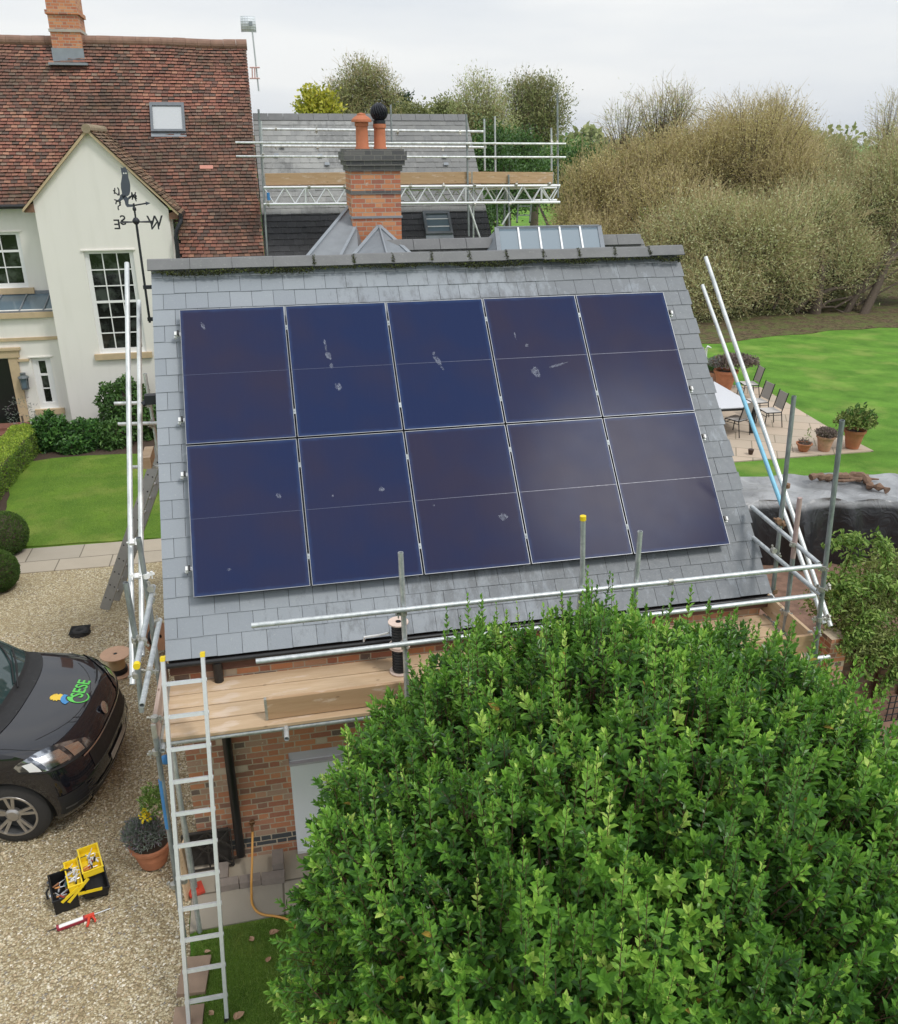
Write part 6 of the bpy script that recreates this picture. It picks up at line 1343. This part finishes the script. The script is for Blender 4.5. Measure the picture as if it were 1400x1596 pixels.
for k in range(5): m.b2(pw_.x+.32+k*.42, pw_.x+.36+k*.42, .955, .998, 0, .92)
m.build('dark_post', M_stem, gwl)
gp_ = empty('wire_trellis', (9.0, .5, 0), 'dark wire panel standing in front of the garden wall at the right edge', 'fence panel'); m = MB()
for k in range(14): m.tube([(8.75+k*.09, .45, 0), (8.75+k*.09, .45, .42)], .008, 5)
for k in range(5): m.tube([(8.72, .45, .02+k*.1), (9.95, .45, .02+k*.1)], .008, 5)
m.build('wire', M_black, gp_)
cl = empty('climbing_shrub', (9.0, 1.3, 0), 'leafy climber spilling over the brick garden wall at the right edge', 'climber')
n = 9000; P = []
for (x, y, z, rx, ry, rz, k) in ((8.55, 1.35, 1.30, .50, .5, .38, 3200), (9.3, 1.5, 1.50, .75, .5, .55, 5000), (10.2, 1.6, 1.5, .9, .6, .6, 3600), (8.6, 1.0, .95, .40, .28, .30, 1300), (9.2, 1.0, .85, .5, .25, .35, 1600)):
    d = rndir(k); P.append(np.array((x, y, z))+d*np.array((rx, ry, rz))*(nr.random((k, 1))**.4)*(1+.25*np.sin(d[:, :1]*9)*np.cos(d[:, 1:2]*7)))
P = np.concatenate(P); n = len(P); v, f = leaves(P, rndir(n)+np.array((0, -.2, -.1)), rndir(n)+np.array((0, -.4, 1.)), nr.uniform(.04, .085, n), nr.uniform(.018, .035, n)); raw('foliage', v, f, M_vine2, parent=cl, r=np.repeat(nr.random(n), 2))
for (x0, y0, x1, y1, Yk) in ((1290, 850, 1345, 845, 1.0), (1300, 930, 1340, 840, 1.1), (1365, 835, 1385, 890, 1.2), (1290, 960, 1330, 905, 1.0), (1310, 1010, 1350, 985, .85), (1345, 1050, 1400, 1000, .8), (1370, 1085, 1400, 1040, .8), (1345, 905, 1400, 925, 1.1), (1320, 985, 1375, 960, .9), (1285, 900, 1350, 935, 1.0)):
    a, b = S(x0, y0, Y=Yk), S(x1, y1, Y=Yk); n = 190; t = nr.random(n); P = np.array(a)+(np.array(b)-np.array(a))*t[:, None]+nr.normal(0, .05, (n, 3))
    P[:, 2] += .08*np.sin(t*3.1)
    v, f = leaves(P, rndir(n)+np.array((.3, -.3, -.2)), rndir(n)*.6+np.array((0, -.3, 1.)), nr.uniform(.06, .11, n), nr.uniform(.025, .045, n)); raw('leafy_tendril', v, f, M_vine, parent=cl, r=np.repeat(nr.random(n), 2))
    m = MB(); m.tube([a, a.lerp(b, .5)+Vector((0, 0, .08)), b], .006, 5); m.build('stem', M_stem, cl)
# fallen leaves on the near lawn
for x, y, s_, a_, lb_ in ((421, 1457, .10, .4, 'largest fallen leaf, curled and pale, nearest the hose end'), (395, 1467, .075, 2.0, 'orange tinged fallen leaf left of the largest one on the lawn'), (416, 1500, .07, 1.0, 'pale fallen leaf lying in the middle of the near lawn'), (429, 1549, .065, 1.5, 'small narrow fallen leaf below the middle of the near lawn'), (319, 1485, .06, .2, 'fallen leaf just right of the ladder at the top of the lawn'), (316, 1510, .08, 1.1, 'crumpled pale fallen leaf beside the right edge of the ladder'), (366, 1590, .11, .7, 'big fallen leaf at the bottom edge of the lawn right of the ladder'), (333, 1582, .07, 2.2, 'brown fallen leaf between the ladder rungs near the bottom')):
    p = S(x, y, Z=.045); P = np.array([p]); o_ = None
    aa = np.array([[math.cos(a_), math.sin(a_), .15]]); v, f = leaves(P, aa, np.array([[.1, .1, 1.]]), np.array([s_]), np.array([s_*.7]), .15, .2); v2, f2 = leaves(P, np.array([[math.cos(a_+.7), math.sin(a_+.7), .15]]), np.array([[.1, .1, 1.]]), np.array([s_*.7]), np.array([s_*.4]), .2, .1)
    tag(raw('fallen_leaf', np.concatenate([v, v2]), np.concatenate([f, f2+6]), M_dead, r=np.full(4, rnd.random()*.8)), lb_, 'leaf', 'fallen leaves on the near lawn')
# ------------------------------------------------------------------ hedges, topiary and shrubs by the house
def boxhedge(name, a, b, wd, h, ma_, label, n, cat='hedge'):
    a, b = Vector(a), Vector(b); d = (b-a); L = d.length; d.normalize(); s_ = np.array((-d.y, d.x, 0)); r = empty(name, tuple(a), label, cat)
    m = MB(); m.bar(a+Vector((0, 0, h*.47)), b+Vector((0, 0, h*.47)), wd-.10, h*.9-.04); m.build('twig_core', M_bark, r)
    t = nr.random(n)*L; f_ = nr.random(n); lat = nr.uniform(-.5, .5, n)*wd; z = nr.random(n)*h; top = f_ < .45; z[top] = h; sd = ~top; lat[sd] = np.sign(nr.uniform(-1, 1, sd.sum()))*wd/2
    endm = nr.random(n) < .06; t[endm] = np.where(nr.random(endm.sum()) < .5, 0, L); lat[endm] = nr.uniform(-.5, .5, endm.sum())*wd; z[endm] = nr.random(endm.sum())*h
    Nn = np.where(top[:, None], np.array([[0, 0, 1.]]), s_[None]*np.sign(lat)[:, None]); P = np.array(a)+np.array(d)*t[:, None]+s_*lat[:, None]; P[:, 2] = .02+z; P += nr.normal(0, .018, (n, 3))+Nn*(.02*np.sin(t*5)[:, None])
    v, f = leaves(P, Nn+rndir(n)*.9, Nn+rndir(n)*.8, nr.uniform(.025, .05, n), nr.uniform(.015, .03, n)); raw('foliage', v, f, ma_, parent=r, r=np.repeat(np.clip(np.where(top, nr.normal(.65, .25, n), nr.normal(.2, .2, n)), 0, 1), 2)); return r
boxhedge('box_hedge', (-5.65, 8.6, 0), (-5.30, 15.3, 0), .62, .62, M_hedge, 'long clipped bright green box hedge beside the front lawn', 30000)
def ball(c, r_, label):
    rt_ = empty('topiary_ball', (c[0], c[1], 0), label, 'topiary', 'clipped balls at the lawn corner'); m = MB(); m.sphere(c, r_*.88, 16, 10); m.build('twig_core', M_bark, rt_, True); n = 9000
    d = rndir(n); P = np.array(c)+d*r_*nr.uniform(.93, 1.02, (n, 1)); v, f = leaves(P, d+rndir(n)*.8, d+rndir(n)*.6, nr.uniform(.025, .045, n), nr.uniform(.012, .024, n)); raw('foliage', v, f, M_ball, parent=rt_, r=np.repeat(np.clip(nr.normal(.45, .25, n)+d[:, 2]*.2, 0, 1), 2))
c = S(8, 832, D=1); 
def pt_at(x, y, z): return S(x, y, Z=z)
q = pt_at(6, 832, .42); ball((q.x, q.y, .42), .42, 'clipped dark green topiary ball at the lawn corner, the farther of two'); q = pt_at(-6, 890, .38); ball((q.x, q.y, .38), .36, 'clipped dark green topiary ball at the edge of the gravel, the nearer of two')
def shrub(name, label, lumps, n, L, W, ma_, cat='shrub', base=None, mean=None):
    b_ = base or (lumps[0][0], lumps[0][1], 0); r = empty(name, b_, label, cat); Ps, Ds = [], []; tot = sum(l[3]*l[4]+l[5]*l[3]+l[4]*l[5] for l in lumps)
    for (x, y, z, rx, ry, rz) in lumps:
        k = int(n*(rx*ry+rz*rx+ry*rz)/tot); d = rndir(k); q_ = .6+.4*nr.random((k, 1))**.6; Ps.append(np.array((x, y, z))+d*np.array((rx, ry, rz))*q_*(1+.16*np.sin(d[:, :1]*8+x*3)*np.cos(d[:, 2:3]*7+y))); Ds.append(d)
        m = MB()
        if n > 400: m.sphere((x, y, z), (rx*.55, ry*.55, rz*.55), 10, 7)
        m.tube([(x, y, 0), (x, y, z)], .03, 6); m.build('branches', M_bark, r, True)
    P = np.concatenate(Ps); D_ = np.concatenate(Ds); P[:, 2] = np.maximum(P[:, 2], .03); n = len(P); v, f = leaves(P, D_*.6+rndir(n)*.8+np.array((0, 0, .2)), D_+rndir(n)*.5+np.array((0, 0, .5)), L*nr.uniform(.6, 1.2, n), W*nr.uniform(.7, 1.2, n))
    rr_ = nr.random(n) if mean is None else np.clip(nr.normal(mean, .22, n), 0, 1); raw('foliage', v, f, ma_, parent=r, r=np.repeat(rr_, 2)); return r
def lump(px_, py_, Y, wpx, hpx, dep=None):
    """a rounded mass seen centred on a photo point at distance Y"""
    c = S(px_, py_, Y=Y); k = (c-CAM).dot(fw)/FPX; rx, rz = wpx/2*k, hpx/2*k*1.12; return (c.x, c.y, max(c.z, rz*.55), rx, dep or rx*.8, rz)
shrub('garden_shrub', 'dark leafy shrub under the narrow sash window beside the hedge', [lump(82, 690, 15.3, 68, 62)], 3800, .12, .07, M_shrub)
shrub('garden_shrub', 'dark leafy shrub against the foot of the pointed gable, behind the front lawn', [lump(138, 690, 15.2, 62, 50), lump(120, 705, 14.9, 50, 30)], 3600, .12, .07, M_shrub)
shrub('climbing_plant', 'tall mounded green climber on the gable wall behind the scaffold tubes', [lump(198, 635, 16.2, 88, 82, .5), lump(222, 690, 15.8, 70, 66, .5), lump(180, 692, 15.2, 60, 46, .5)], 7600, .11, .07, M_green, mean=.35, cat='climber')
shrub('low_bright_shrub', 'small yellow green shrub at the corner of the house end of the hedge', [lump(36, 690, 15.6, 42, 40)], 1500, .07, .05, M_hedge, mean=.5)
shrub('feathery_plant', 'thin feathery grey green plant by the door surround', [lump(34, 648, 16.5, 46, 50, .3)], 200, .10, .015, M_lav, cat='plant')
shrub('weeds', 'low green weeds growing in the bare red earth beside the scaffold corner', [(7.0, .6, .1, .35, .35, .14), (7.3, 1.3, .1, .4, .3, .16), (6.8, 1.7, .05, .3, .3, .1), (7.9, 2.2, .1, .5, .4, .16)], 1500, .07, .035, M_vine2, cat='weeds')
# ------------------------------------------------------------------ trees
def tree(name, label, base, trunk_h, lumps, n, L, W, ma_, group=None, cat='tree', sparse=0, tr=.18, twigs=160, mean=None, droop=0, clump=.5, mpc=26, leantr=None, bark=None, spiky=0, wisp=0):
    """trunk and limbs to every lump, leaf sprays gathered in clumps through each lump's shell"""
    r = empty(name, (base[0], base[1], 0), label, cat, group); tot = sum((l[3]*l[4]*l[5])**.667 for l in lumps); m = MB()
    top = Vector((base[0], base[1], trunk_h)) if leantr is None else Vector(leantr)
    m.tube([(base[0], base[1], -.1), (base[0]*.5+top.x*.5+.1*tr, base[1]*.5+top.y*.5, trunk_h*.5), top], [tr, tr*.8, tr*.62], 9)
    CA, CB = [], []; Wc, Wd = [], []; Pa, Da, Ra = [], [], []
    for (x, y, z, rx, ry, rz) in lumps:
        c = Vector((x, y, z)); m.tube([top-Vector((0, 0, trunk_h*.25*rnd.random())), top.lerp(c, .5)+Vector((rnd.uniform(-.2, .2)*rx, 0, .1*rz)), c], [tr*.5, tr*.33, tr*.12], 6)
        k = max(6, int(n*((rx*ry*rz)**.667/tot)/mpc)); d = rndir(k); q_ = (.35+.65*nr.random((k, 1))**.55); bump_ = (1+.18*np.sin(d[:, :1]*6+x)*np.cos(d[:, 2:3]*5+z)+.10*nr.normal(size=(k, 1)))
        cc = np.array(c)+d*np.array((rx, ry, rz))*q_*bump_; ks = min(k, max(4, int(twigs*((rx*ry*rz)**.667/tot)))); A0 = np.array(c)+(cc[:ks]-np.array(c))*np.array((.35, .35, 0))-np.array((0, 0, rz*.75)); CA.append(A0); CB.append(cc[:ks]+(cc[:ks]-A0)*(.05+spiky*.5))
        kw_ = np.repeat(np.arange(k), 3); Wc.append(cc[kw_]+nr.normal(0, .2, (len(kw_), 3))); Wd.append(d[kw_]); pp = np.repeat(cc, mpc, 0)+nr.normal(0, clump, (k*mpc, 3))*np.array((1, 1, .8)); Pa.append(pp); Da.append(np.repeat(d, mpc, 0)); Ra.append(np.repeat(nr.normal(0, .14, k)+np.clip(d[:, 2], -1, 1)*.10, mpc))
    m.build('trunk', bark or M_bark, r, True)
    A_, B_ = np.concatenate(CA), np.concatenate(CB); v, f = tubes_np(A_, B_, np.full(len(A_), tr*.085), np.full(len(A_), tr*.025), 4); raw('branches', v, f, bark or M_bark, parent=r)
    if wisp:
        cc_ = np.concatenate(Wc); dd_ = np.concatenate(Wd); tb = cc_+nrm(dd_*.7+rndir(len(cc_))*.75+np.array((0, 0, .55)))*nr.uniform(.35, 1.1, (len(cc_), 1))*wisp; v, f = tubes_np(cc_, tb, np.full(len(cc_), .011), np.full(len(cc_), .004), 3); raw('twigs', v, f, M_twig, parent=r)
    P, D_ = np.concatenate(Pa), np.concatenate(Da); n = len(P); kk = nr.random(n) > sparse; P, D_ = P[kk], D_[kk]; P[:, 2] = np.maximum(P[:, 2], .05); n = len(P)
    v, f = leaves(P, D_*.5+rndir(n)*.8+np.array((0, 0, .25-droop)), D_*.6+rndir(n)*.7+np.array((0, 0, .3)), L*nr.uniform(.6, 1.3, n), W*nr.uniform(.7, 1.3, n), .08, .02)
    rv = np.clip(nr.normal(.5 if mean is None else mean, .2, n)+np.concatenate(Ra)[kk], 0, 1); raw('crown', v, f, ma_, parent=r, r=np.repeat(rv, 2)); return r
LP = lump
def raised(l, dz): return (l[0], l[1], l[2]+dz, l[3], l[4], l[5])
def L3(px_, py_, Y, wpx, hpx, dep=None):
    c = S(px_, py_, Y=Y); k = (c-CAM).dot(fw)/FPX; return (c.x, c.y, c.z, wpx/2*k, dep or wpx/2*k*.75, hpx/2*k)
GW = 'tangled autumn trees beyond the lawn'
def wtree(label, bx, by, lumps, n, ma_, **k): return tree('riverside_tree', label, (bx, by), k.pop('th', 2.0), lumps, int(n*2.6), k.pop('L', .125), k.pop('W', .042), ma_, GW, mpc=k.pop('mpc', 22), clump=k.pop('clump', .40), wisp=k.pop('wisp', 1.0), **k)
wtree('russet brown bushy tree at the left end of the thicket, next to the roof lantern', 19.5, 37, [L3(925, 330, 37, 120, 150), L3(890, 370, 36, 70, 90), L3(960, 290, 38, 110, 110), L3(940, 390, 34, 110, 90)], 15000, M_russet, tr=.3, twigs=420, mean=.5, spiky=.12)
wtree('broad russet topped tree in the middle of the thicket, the highest rounded crown', 26, 36, [L3(1090, 255, 37, 200, 110), L3(1180, 235, 36, 170, 120), L3(1040, 330, 34, 170, 120), L3(1230, 290, 34, 130, 100), L3(1040, 265, 37, 150, 90), L3(1120, 215, 38, 90, 60), L3(1240, 235, 38, 90, 60)], 24000, M_russet, tr=.35, twigs=800, mean=.42, spiky=.10)
wtree('wide olive grey willow in front of the thicket, its branches sweeping to the ground', 22.5, 30, [L3(1090, 375, 30.5, 190, 130), L3(1180, 385, 29.5, 190, 140), L3(1030, 430, 30, 120, 110), L3(1110, 445, 28.5, 150, 85), L3(1060, 470, 28.5, 100, 60)], 25000, M_willow, tr=.3, twigs=800, mean=.5)
wtree('grey green willow on the right of the thicket with low arching limbs over the bank', 26, 28.3, [L3(1260, 350, 31, 170, 120), L3(1310, 410, 29.5, 150, 90), L3(1220, 440, 29, 120, 70), L3(1345, 340, 32, 110, 130), L3(1275, 300, 34, 120, 90)], 21000, M_oliveg, tr=.28, twigs=700, mean=.55)
wtree('leaning olive tree at the right edge with bare dark trunks spreading from its foot', 28.2, 27.8, [L3(1390, 330, 31, 120, 200), L3(1440, 380, 29.5, 110, 130), L3(1390, 260, 33, 70, 110), L3(1365, 400, 30, 60, 60)], 12000, M_willow, tr=.22, th=2.4, leantr=(29.6, 28.4, 2.6), twigs=500, mean=.4)
wtree('thin nearly bare tree rising above the left of the thicket', 25, 44, [L3(1035, 185, 44, 100, 90), L3(975, 205, 44, 80, 70), L3(1060, 170, 45, 60, 60)], 2600, M_oliveg, tr=.25, th=5, sparse=.5, twigs=900, spiky=.25, L=.15)
wtree('thin twiggy tree rising above the highest rounded crown', 33, 42, [L3(1170, 185, 42, 150, 60), L3(1215, 190, 42, 90, 70)], 2600, M_russet, tr=.25, th=5, sparse=.5, twigs=1000, spiky=.25, L=.15)
wtree('small round grey green tree above the right of the thicket', 40, 44, [L3(1290, 250, 44, 80, 70), L3(1320, 290, 43, 80, 80)], 5000, M_oliveg, tr=.25, th=4, twigs=420, spiky=.1)
wtree('sparse twiggy tree at the right edge of the picture', 42, 42, [L3(1385, 200, 42, 60, 90), L3(1410, 240, 42, 70, 90)], 1500, M_willow, tr=.22, th=4, sparse=.5, twigs=700, spiky=.25)
# dark low branches and fallen limbs under the thicket
m = MB()
for pts, r0 in (([(1318, 492), (1332, 465), (1350, 440), (1375, 405), (1400, 380)], .16), ([(1318, 492), (1300, 480), (1345, 455), (1400, 420)], .07), ([(1335, 470), (1400, 440)], .06), ([(1270, 488), (1290, 470), (1330, 462)], .08), ([(1240, 485), (1262, 463), (1300, 450), (1352, 445)], .13), ([(1262, 463), (1300, 478)], .06), ([(1210, 450), (1235, 425), (1250, 440), (1262, 465)], .06)):
    P = [S(x, y, Y=28.3-.01*i) for i, (x, y) in enumerate(pts)]; P[0].z = max(-.05, min(P[0].z, .3)); m.tube(P, [r0*(1-.6*i/len(P)) for i in range(len(P))], 8)
tag(m.build('bare_limbs', M_bark, smooth=True), 'dark bare trunks and limbs arching low over the leaf littered bank', 'branches')
shrub('undergrowth', 'dark brown undergrowth filling the foot of the thicket', [L3(1070, 480, 29.5, 190, 60, 1.5), L3(1170, 480, 29.8, 160, 50, 1.5), L3(1270, 465, 31.0, 130, 50, 1.5)], 9000, .2, .06, M_willow, mean=.2)
# trees behind the slate roofs
tree('birch_tree', 'tall weeping birch standing above the far slate ridge', (7.4, 44), 5, [L3(565, 125, 44, 70, 60), L3(548, 155, 44, 80, 70), L3(600, 140, 44, 50, 60), L3(570, 190, 44, 110, 60)], 17000, .15, .055, M_birch, tr=.22, twigs=400, droop=.6, clump=.28, sparse=.3, spiky=.1, wisp=.7)
tree('yellow_tree', 'small bright yellow tree at the left, just above the far slate ridge', (5.0, 40), 5, [L3(495, 158, 40, 40, 34), L3(500, 178, 40, 62, 36)], 3600, .20, .12, M_yell, tr=.15, twigs=100, clump=.22)
tree('conifer_tree', 'dark conifer right of the birch above the far slate ridge', (10.2, 50), 5, [L3(622, 168, 50, 36, 44), L3(612, 190, 50, 70, 40), L3(533, 160, 50, 40, 44)], 5200, .22, .09, M_darkg, tr=.2, twigs=160, clump=.22, spiky=.2)
tree('round_green_tree', 'mid green tree behind the yellow one above the slate ridge', (6.3, 46), 4, [L3(525, 168, 46, 60, 34), L3(640, 178, 46, 60, 24)], 3600, .2, .1, M_birch, tr=.18, twigs=100, clump=.25, mean=.3)
tree('grey_green_tree', 'tall grey green tree behind the right end of the far slate roof', (17, 56), 7, [L3(748, 165, 56, 80, 84), L3(760, 210, 56, 90, 80), L3(735, 200, 56, 70, 70)], 17000, .20, .07, M_oliveg, tr=.3, twigs=300, clump=.4, sparse=.3, spiky=.08, wisp=.8)
tree('poplar_tree', 'large airy olive green tree, the tallest beyond the right end of the scaffold', (26, 72), 8, [L3(812, 165, 72, 70, 70), L3(852, 165, 72, 74, 80), L3(835, 200, 72, 96, 60), L3(832, 145, 72, 60, 50)], 20000, .24, .09, M_birch, tr=.4, twigs=420, clump=.5, sparse=.35, spiky=.08, mean=.3, wisp=.9)
tree('low_green_tree', 'low green tree left of the grey green one above the slate ridge', (14.8, 60), 4, [L3(700, 172, 60, 50, 28), L3(683, 178, 60, 34, 18)], 2400, .26, .1, M_birch, tr=.2, twigs=140, clump=.3, mean=.3)
tree('dark_leafy_tree', 'dark green bushy tree behind the right verge of the slate roof and the scaffold', (12.8, 34), 3, [L3(765, 240, 34, 60, 90), L3(785, 290, 33, 80, 90), L3(800, 240, 38, 80, 60), L3(755, 330, 30, 50, 60)], 13000, .16, .08, M_green, tr=.25, twigs=160, clump=.3, mean=.15)
tree('bright_hedge_tree', 'bright green rounded tree at the left foot of the russet thicket', (20.5, 46), 2, [L3(890, 255, 46, 90, 50), L3(850, 262, 50, 90, 50), L3(900, 290, 44, 80, 60)], 7500, .24, .12, M_green, tr=.25, twigs=120, clump=.35, mean=.55)
tree('shady_hedge_tree', 'shaded green tree in the dip behind the right end of the truss', (17.5, 40), 2, [L3(830, 295, 52, 90, 50), L3(905, 340, 38, 60, 60), L3(880, 300, 44, 60, 50)], 6500, .22, .1, M_green, tr=.25, twigs=120, clump=.35, mean=.3)
# distant hedgerows that read as one mass
P = []
for (x0, x1, y, hh, k) in ((-60, 20, 95, 5, 2200), (40, 80, 75, 6.2, 3600), (50, 125, 88, 8, 4200), (20, 62, 130, 7, 3200), (30, 130, 190, 8, 5200), (60, 240, 330, 11, 6000), (-80, 60, 240, 10, 3600)):
    x = nr.uniform(x0, x1, k); z = nr.random(k)*hh*(.6+.4*np.abs(np.sin(x*.11)+.5*np.sin(x*.31))); P.append(np.stack([x, y+nr.normal(0, 3, k), z], 1))
P = np.concatenate(P); n = len(P); v, f = leaves(P, rndir(n)+np.array((0, 0, .4)), rndir(n)+np.array((0, -.8, .4)), nr.uniform(.6, 1.8, n)*(P[:, 1]/150), nr.uniform(.5, 1.2, n)*(P[:, 1]/150)); tag(raw('far_hedgerows', v, f, M_oliveg, r=np.repeat(np.clip(nr.normal(.3, .2, n), 0, 1), 2), loc=(0, 100, 0)), 'distant hedgerows and woods across the fields', 'hedgerow', kind='stuff')
# ------------------------------------------------------------------ the big bay tree in front
bt = empty('bay_tree', (3.2, -3.7, 0), 'large dense glossy green bay tree filling the foreground in front of the platform', 'tree')
EC, ER = np.array((3.22, -3.46, 2.05)), np.array((2.22, 2.26, 2.04))
m = MB()
for k in range(5): q = k*1.25; m.tube([(3.2+.12*math.cos(q), -3.7+.12*math.sin(q), -.05), (3.2+.5*math.cos(q), -3.7+.5*math.sin(q), 1.1), (3.2+1.2*math.cos(q), -3.7+1.1*math.sin(q), 2.3)], [.09, .07, .03], 8)
m.build('trunk', M_bark, bt, True)
def surf(d):
    """crown surface: a dome with irregular shoulders"""
    w_ = 1+.045*np.sin(d[:, 0]*5.2+1)*np.cos(d[:, 1]*4.7)+.03*np.sin(d[:, 0]*11+d[:, 2]*9)+.025*np.sin(d[:, 1]*13+d[:, 0]*4)
    lf_ = 1+.10*np.exp(-((d[:, 2]-.25)/.38)**2)*np.clip(-d[:, 0]*1.6, 0, 1)
    e = d*ER*w_[:, None]*np.stack([lf_, lf_*0+1, lf_*0+1], 1); return EC+e, nrm(d/ER)
n = 9800; d = rndir(n*2); d = d[d[:, 2] > -.62]; extra_ = rndir(n); extra_ = extra_[extra_[:, 2] > .25]; d = np.concatenate([d[:n], extra_[:2800]]); n = len(d)
P0, N0 = surf(d); hole_ = np.clip(np.sin(d[:, 0]*17+d[:, 1]*9)*np.sin(d[:, 2]*15+d[:, 0]*6)*np.cos(d[:, 1]*14)+.1, 0, 1)
dep = nr.random(n)**1.4*.42+hole_*.45; P0 = P0-N0*dep[:, None]
upw = np.clip(N0[:, 2], 0, 1)[:, None]; ax = nrm(N0*(.55+.2*nr.random((n, 1)))+np.array((0, 0, 1.))*(.55+.5*upw)+rndir(n)*.42)
sl = nr.uniform(.10, .22, n); tall = (nr.random(n) < .22) & (N0[:, 2] > .45) & (dep < .2); sl[tall] = nr.uniform(.28, .58, tall.sum()); ax[tall] = nrm(ax[tall]*.35+np.array((0, 0, 1.)))
P0[tall] -= ax[tall]*(.06)
tone = np.clip(nr.normal(.48, .17, n)+.10*np.sin(P0[:, 0]*3.1)*np.cos(P0[:, 2]*3.7)+nr.normal(0, .06, n), 0, 1)
szk = nr.uniform(.72, 1.22, n)
LPs, LAs, LNs, LLs, LWs, LRs = [], [], [], [], [], []
for i in range(n):
    k = int(7+sl[i]*34); t = np.linspace(.12, 1, k)+nr.uniform(-.02, .02, k); an = np.arange(k)*2.4+nr.uniform(0, 6.28); a = ax[i]
    o1 = np.cross(a, (1, 0, 0) if abs(a[0]) < .8 else (0, 1, 0)); o1 /= np.linalg.norm(o1); o2 = np.cross(a, o1); rad = o1*np.cos(an)[:, None]+o2*np.sin(an)[:, None]
    opn = (1.05-.75*t**2.2)[:, None]; LA = a*(.45+.75*t[:, None]**1.5)+rad*opn; LP_ = P0[i]+a*sl[i]*t[:, None]
    LPs.append(LP_); LAs.append(LA); LNs.append(a*1.0-rad*.35+nr.normal(0, .22, (k, 3))); s_ = (1-.42*np.clip(t-.6, 0, 1)/.4)*nr.uniform(.8, 1.15, k)*szk[i]
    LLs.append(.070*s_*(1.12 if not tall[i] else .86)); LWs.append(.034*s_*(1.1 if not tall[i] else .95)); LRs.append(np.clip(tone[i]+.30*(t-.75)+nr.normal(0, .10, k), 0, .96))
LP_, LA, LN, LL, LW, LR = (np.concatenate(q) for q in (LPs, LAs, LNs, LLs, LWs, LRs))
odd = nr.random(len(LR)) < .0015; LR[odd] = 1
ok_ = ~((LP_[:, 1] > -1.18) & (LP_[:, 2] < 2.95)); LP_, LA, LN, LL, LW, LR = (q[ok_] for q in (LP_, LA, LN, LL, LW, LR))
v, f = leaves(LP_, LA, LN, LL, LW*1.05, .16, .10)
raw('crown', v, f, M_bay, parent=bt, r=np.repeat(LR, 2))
v, f = tubes_np(P0-ax*.12, P0+ax*sl[:, None]*.96, np.full(n, .0034), np.full(n, .0018), 4); raw('twigs', v, f, M_stem, parent=bt)
# inner foliage that closes the crown
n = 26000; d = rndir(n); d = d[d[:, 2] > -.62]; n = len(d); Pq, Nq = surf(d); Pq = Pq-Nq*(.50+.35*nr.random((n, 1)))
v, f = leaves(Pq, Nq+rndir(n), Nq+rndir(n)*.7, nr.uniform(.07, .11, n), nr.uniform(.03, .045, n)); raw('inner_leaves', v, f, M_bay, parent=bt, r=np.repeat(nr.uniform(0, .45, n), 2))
n = 60; cs = [S(708, 1447, D=5.3), S(690, 1440, D=5.3), S(752, 1500, D=5.1)]
Pq = np.concatenate([np.array(c)+nr.normal(0, .035, (18, 3)) for c in cs]); v, f = leaves(Pq, rndir(len(Pq)), rndir(len(Pq))+np.array((0, -.5, .5)), np.full(len(Pq), .06), np.full(len(Pq), .03)); raw('brown_leaves', v, f, M_dead, parent=bt, r=np.repeat(nr.uniform(.6, 1, len(Pq)), 2))

# ------------------------------------------------------------------ the damp air that fades the far fields and hills
m = MB(); m.b2(-3100, 3100, -70, 6100, -3.0, 90)
hm = bpy.data.materials.new('damp_air'); hm.use_nodes = True; t_ = hm.node_tree; t_.nodes.clear(); pv = t_.nodes.new('ShaderNodeVolumePrincipled'); pv.inputs['Color'].default_value = (.93, .96, 1, 1); pv.inputs['Density'].default_value = .00010; pv.inputs['Anisotropy'].default_value = .2
oo = t_.nodes.new('ShaderNodeOutputMaterial'); t_.links.new(pv.outputs[0], oo.inputs['Volume']); tag(m.build('haze', hm, loc=(0, 0, 0)), 'thin damp haze over the far fields and hills', 'haze', kind='stuff')
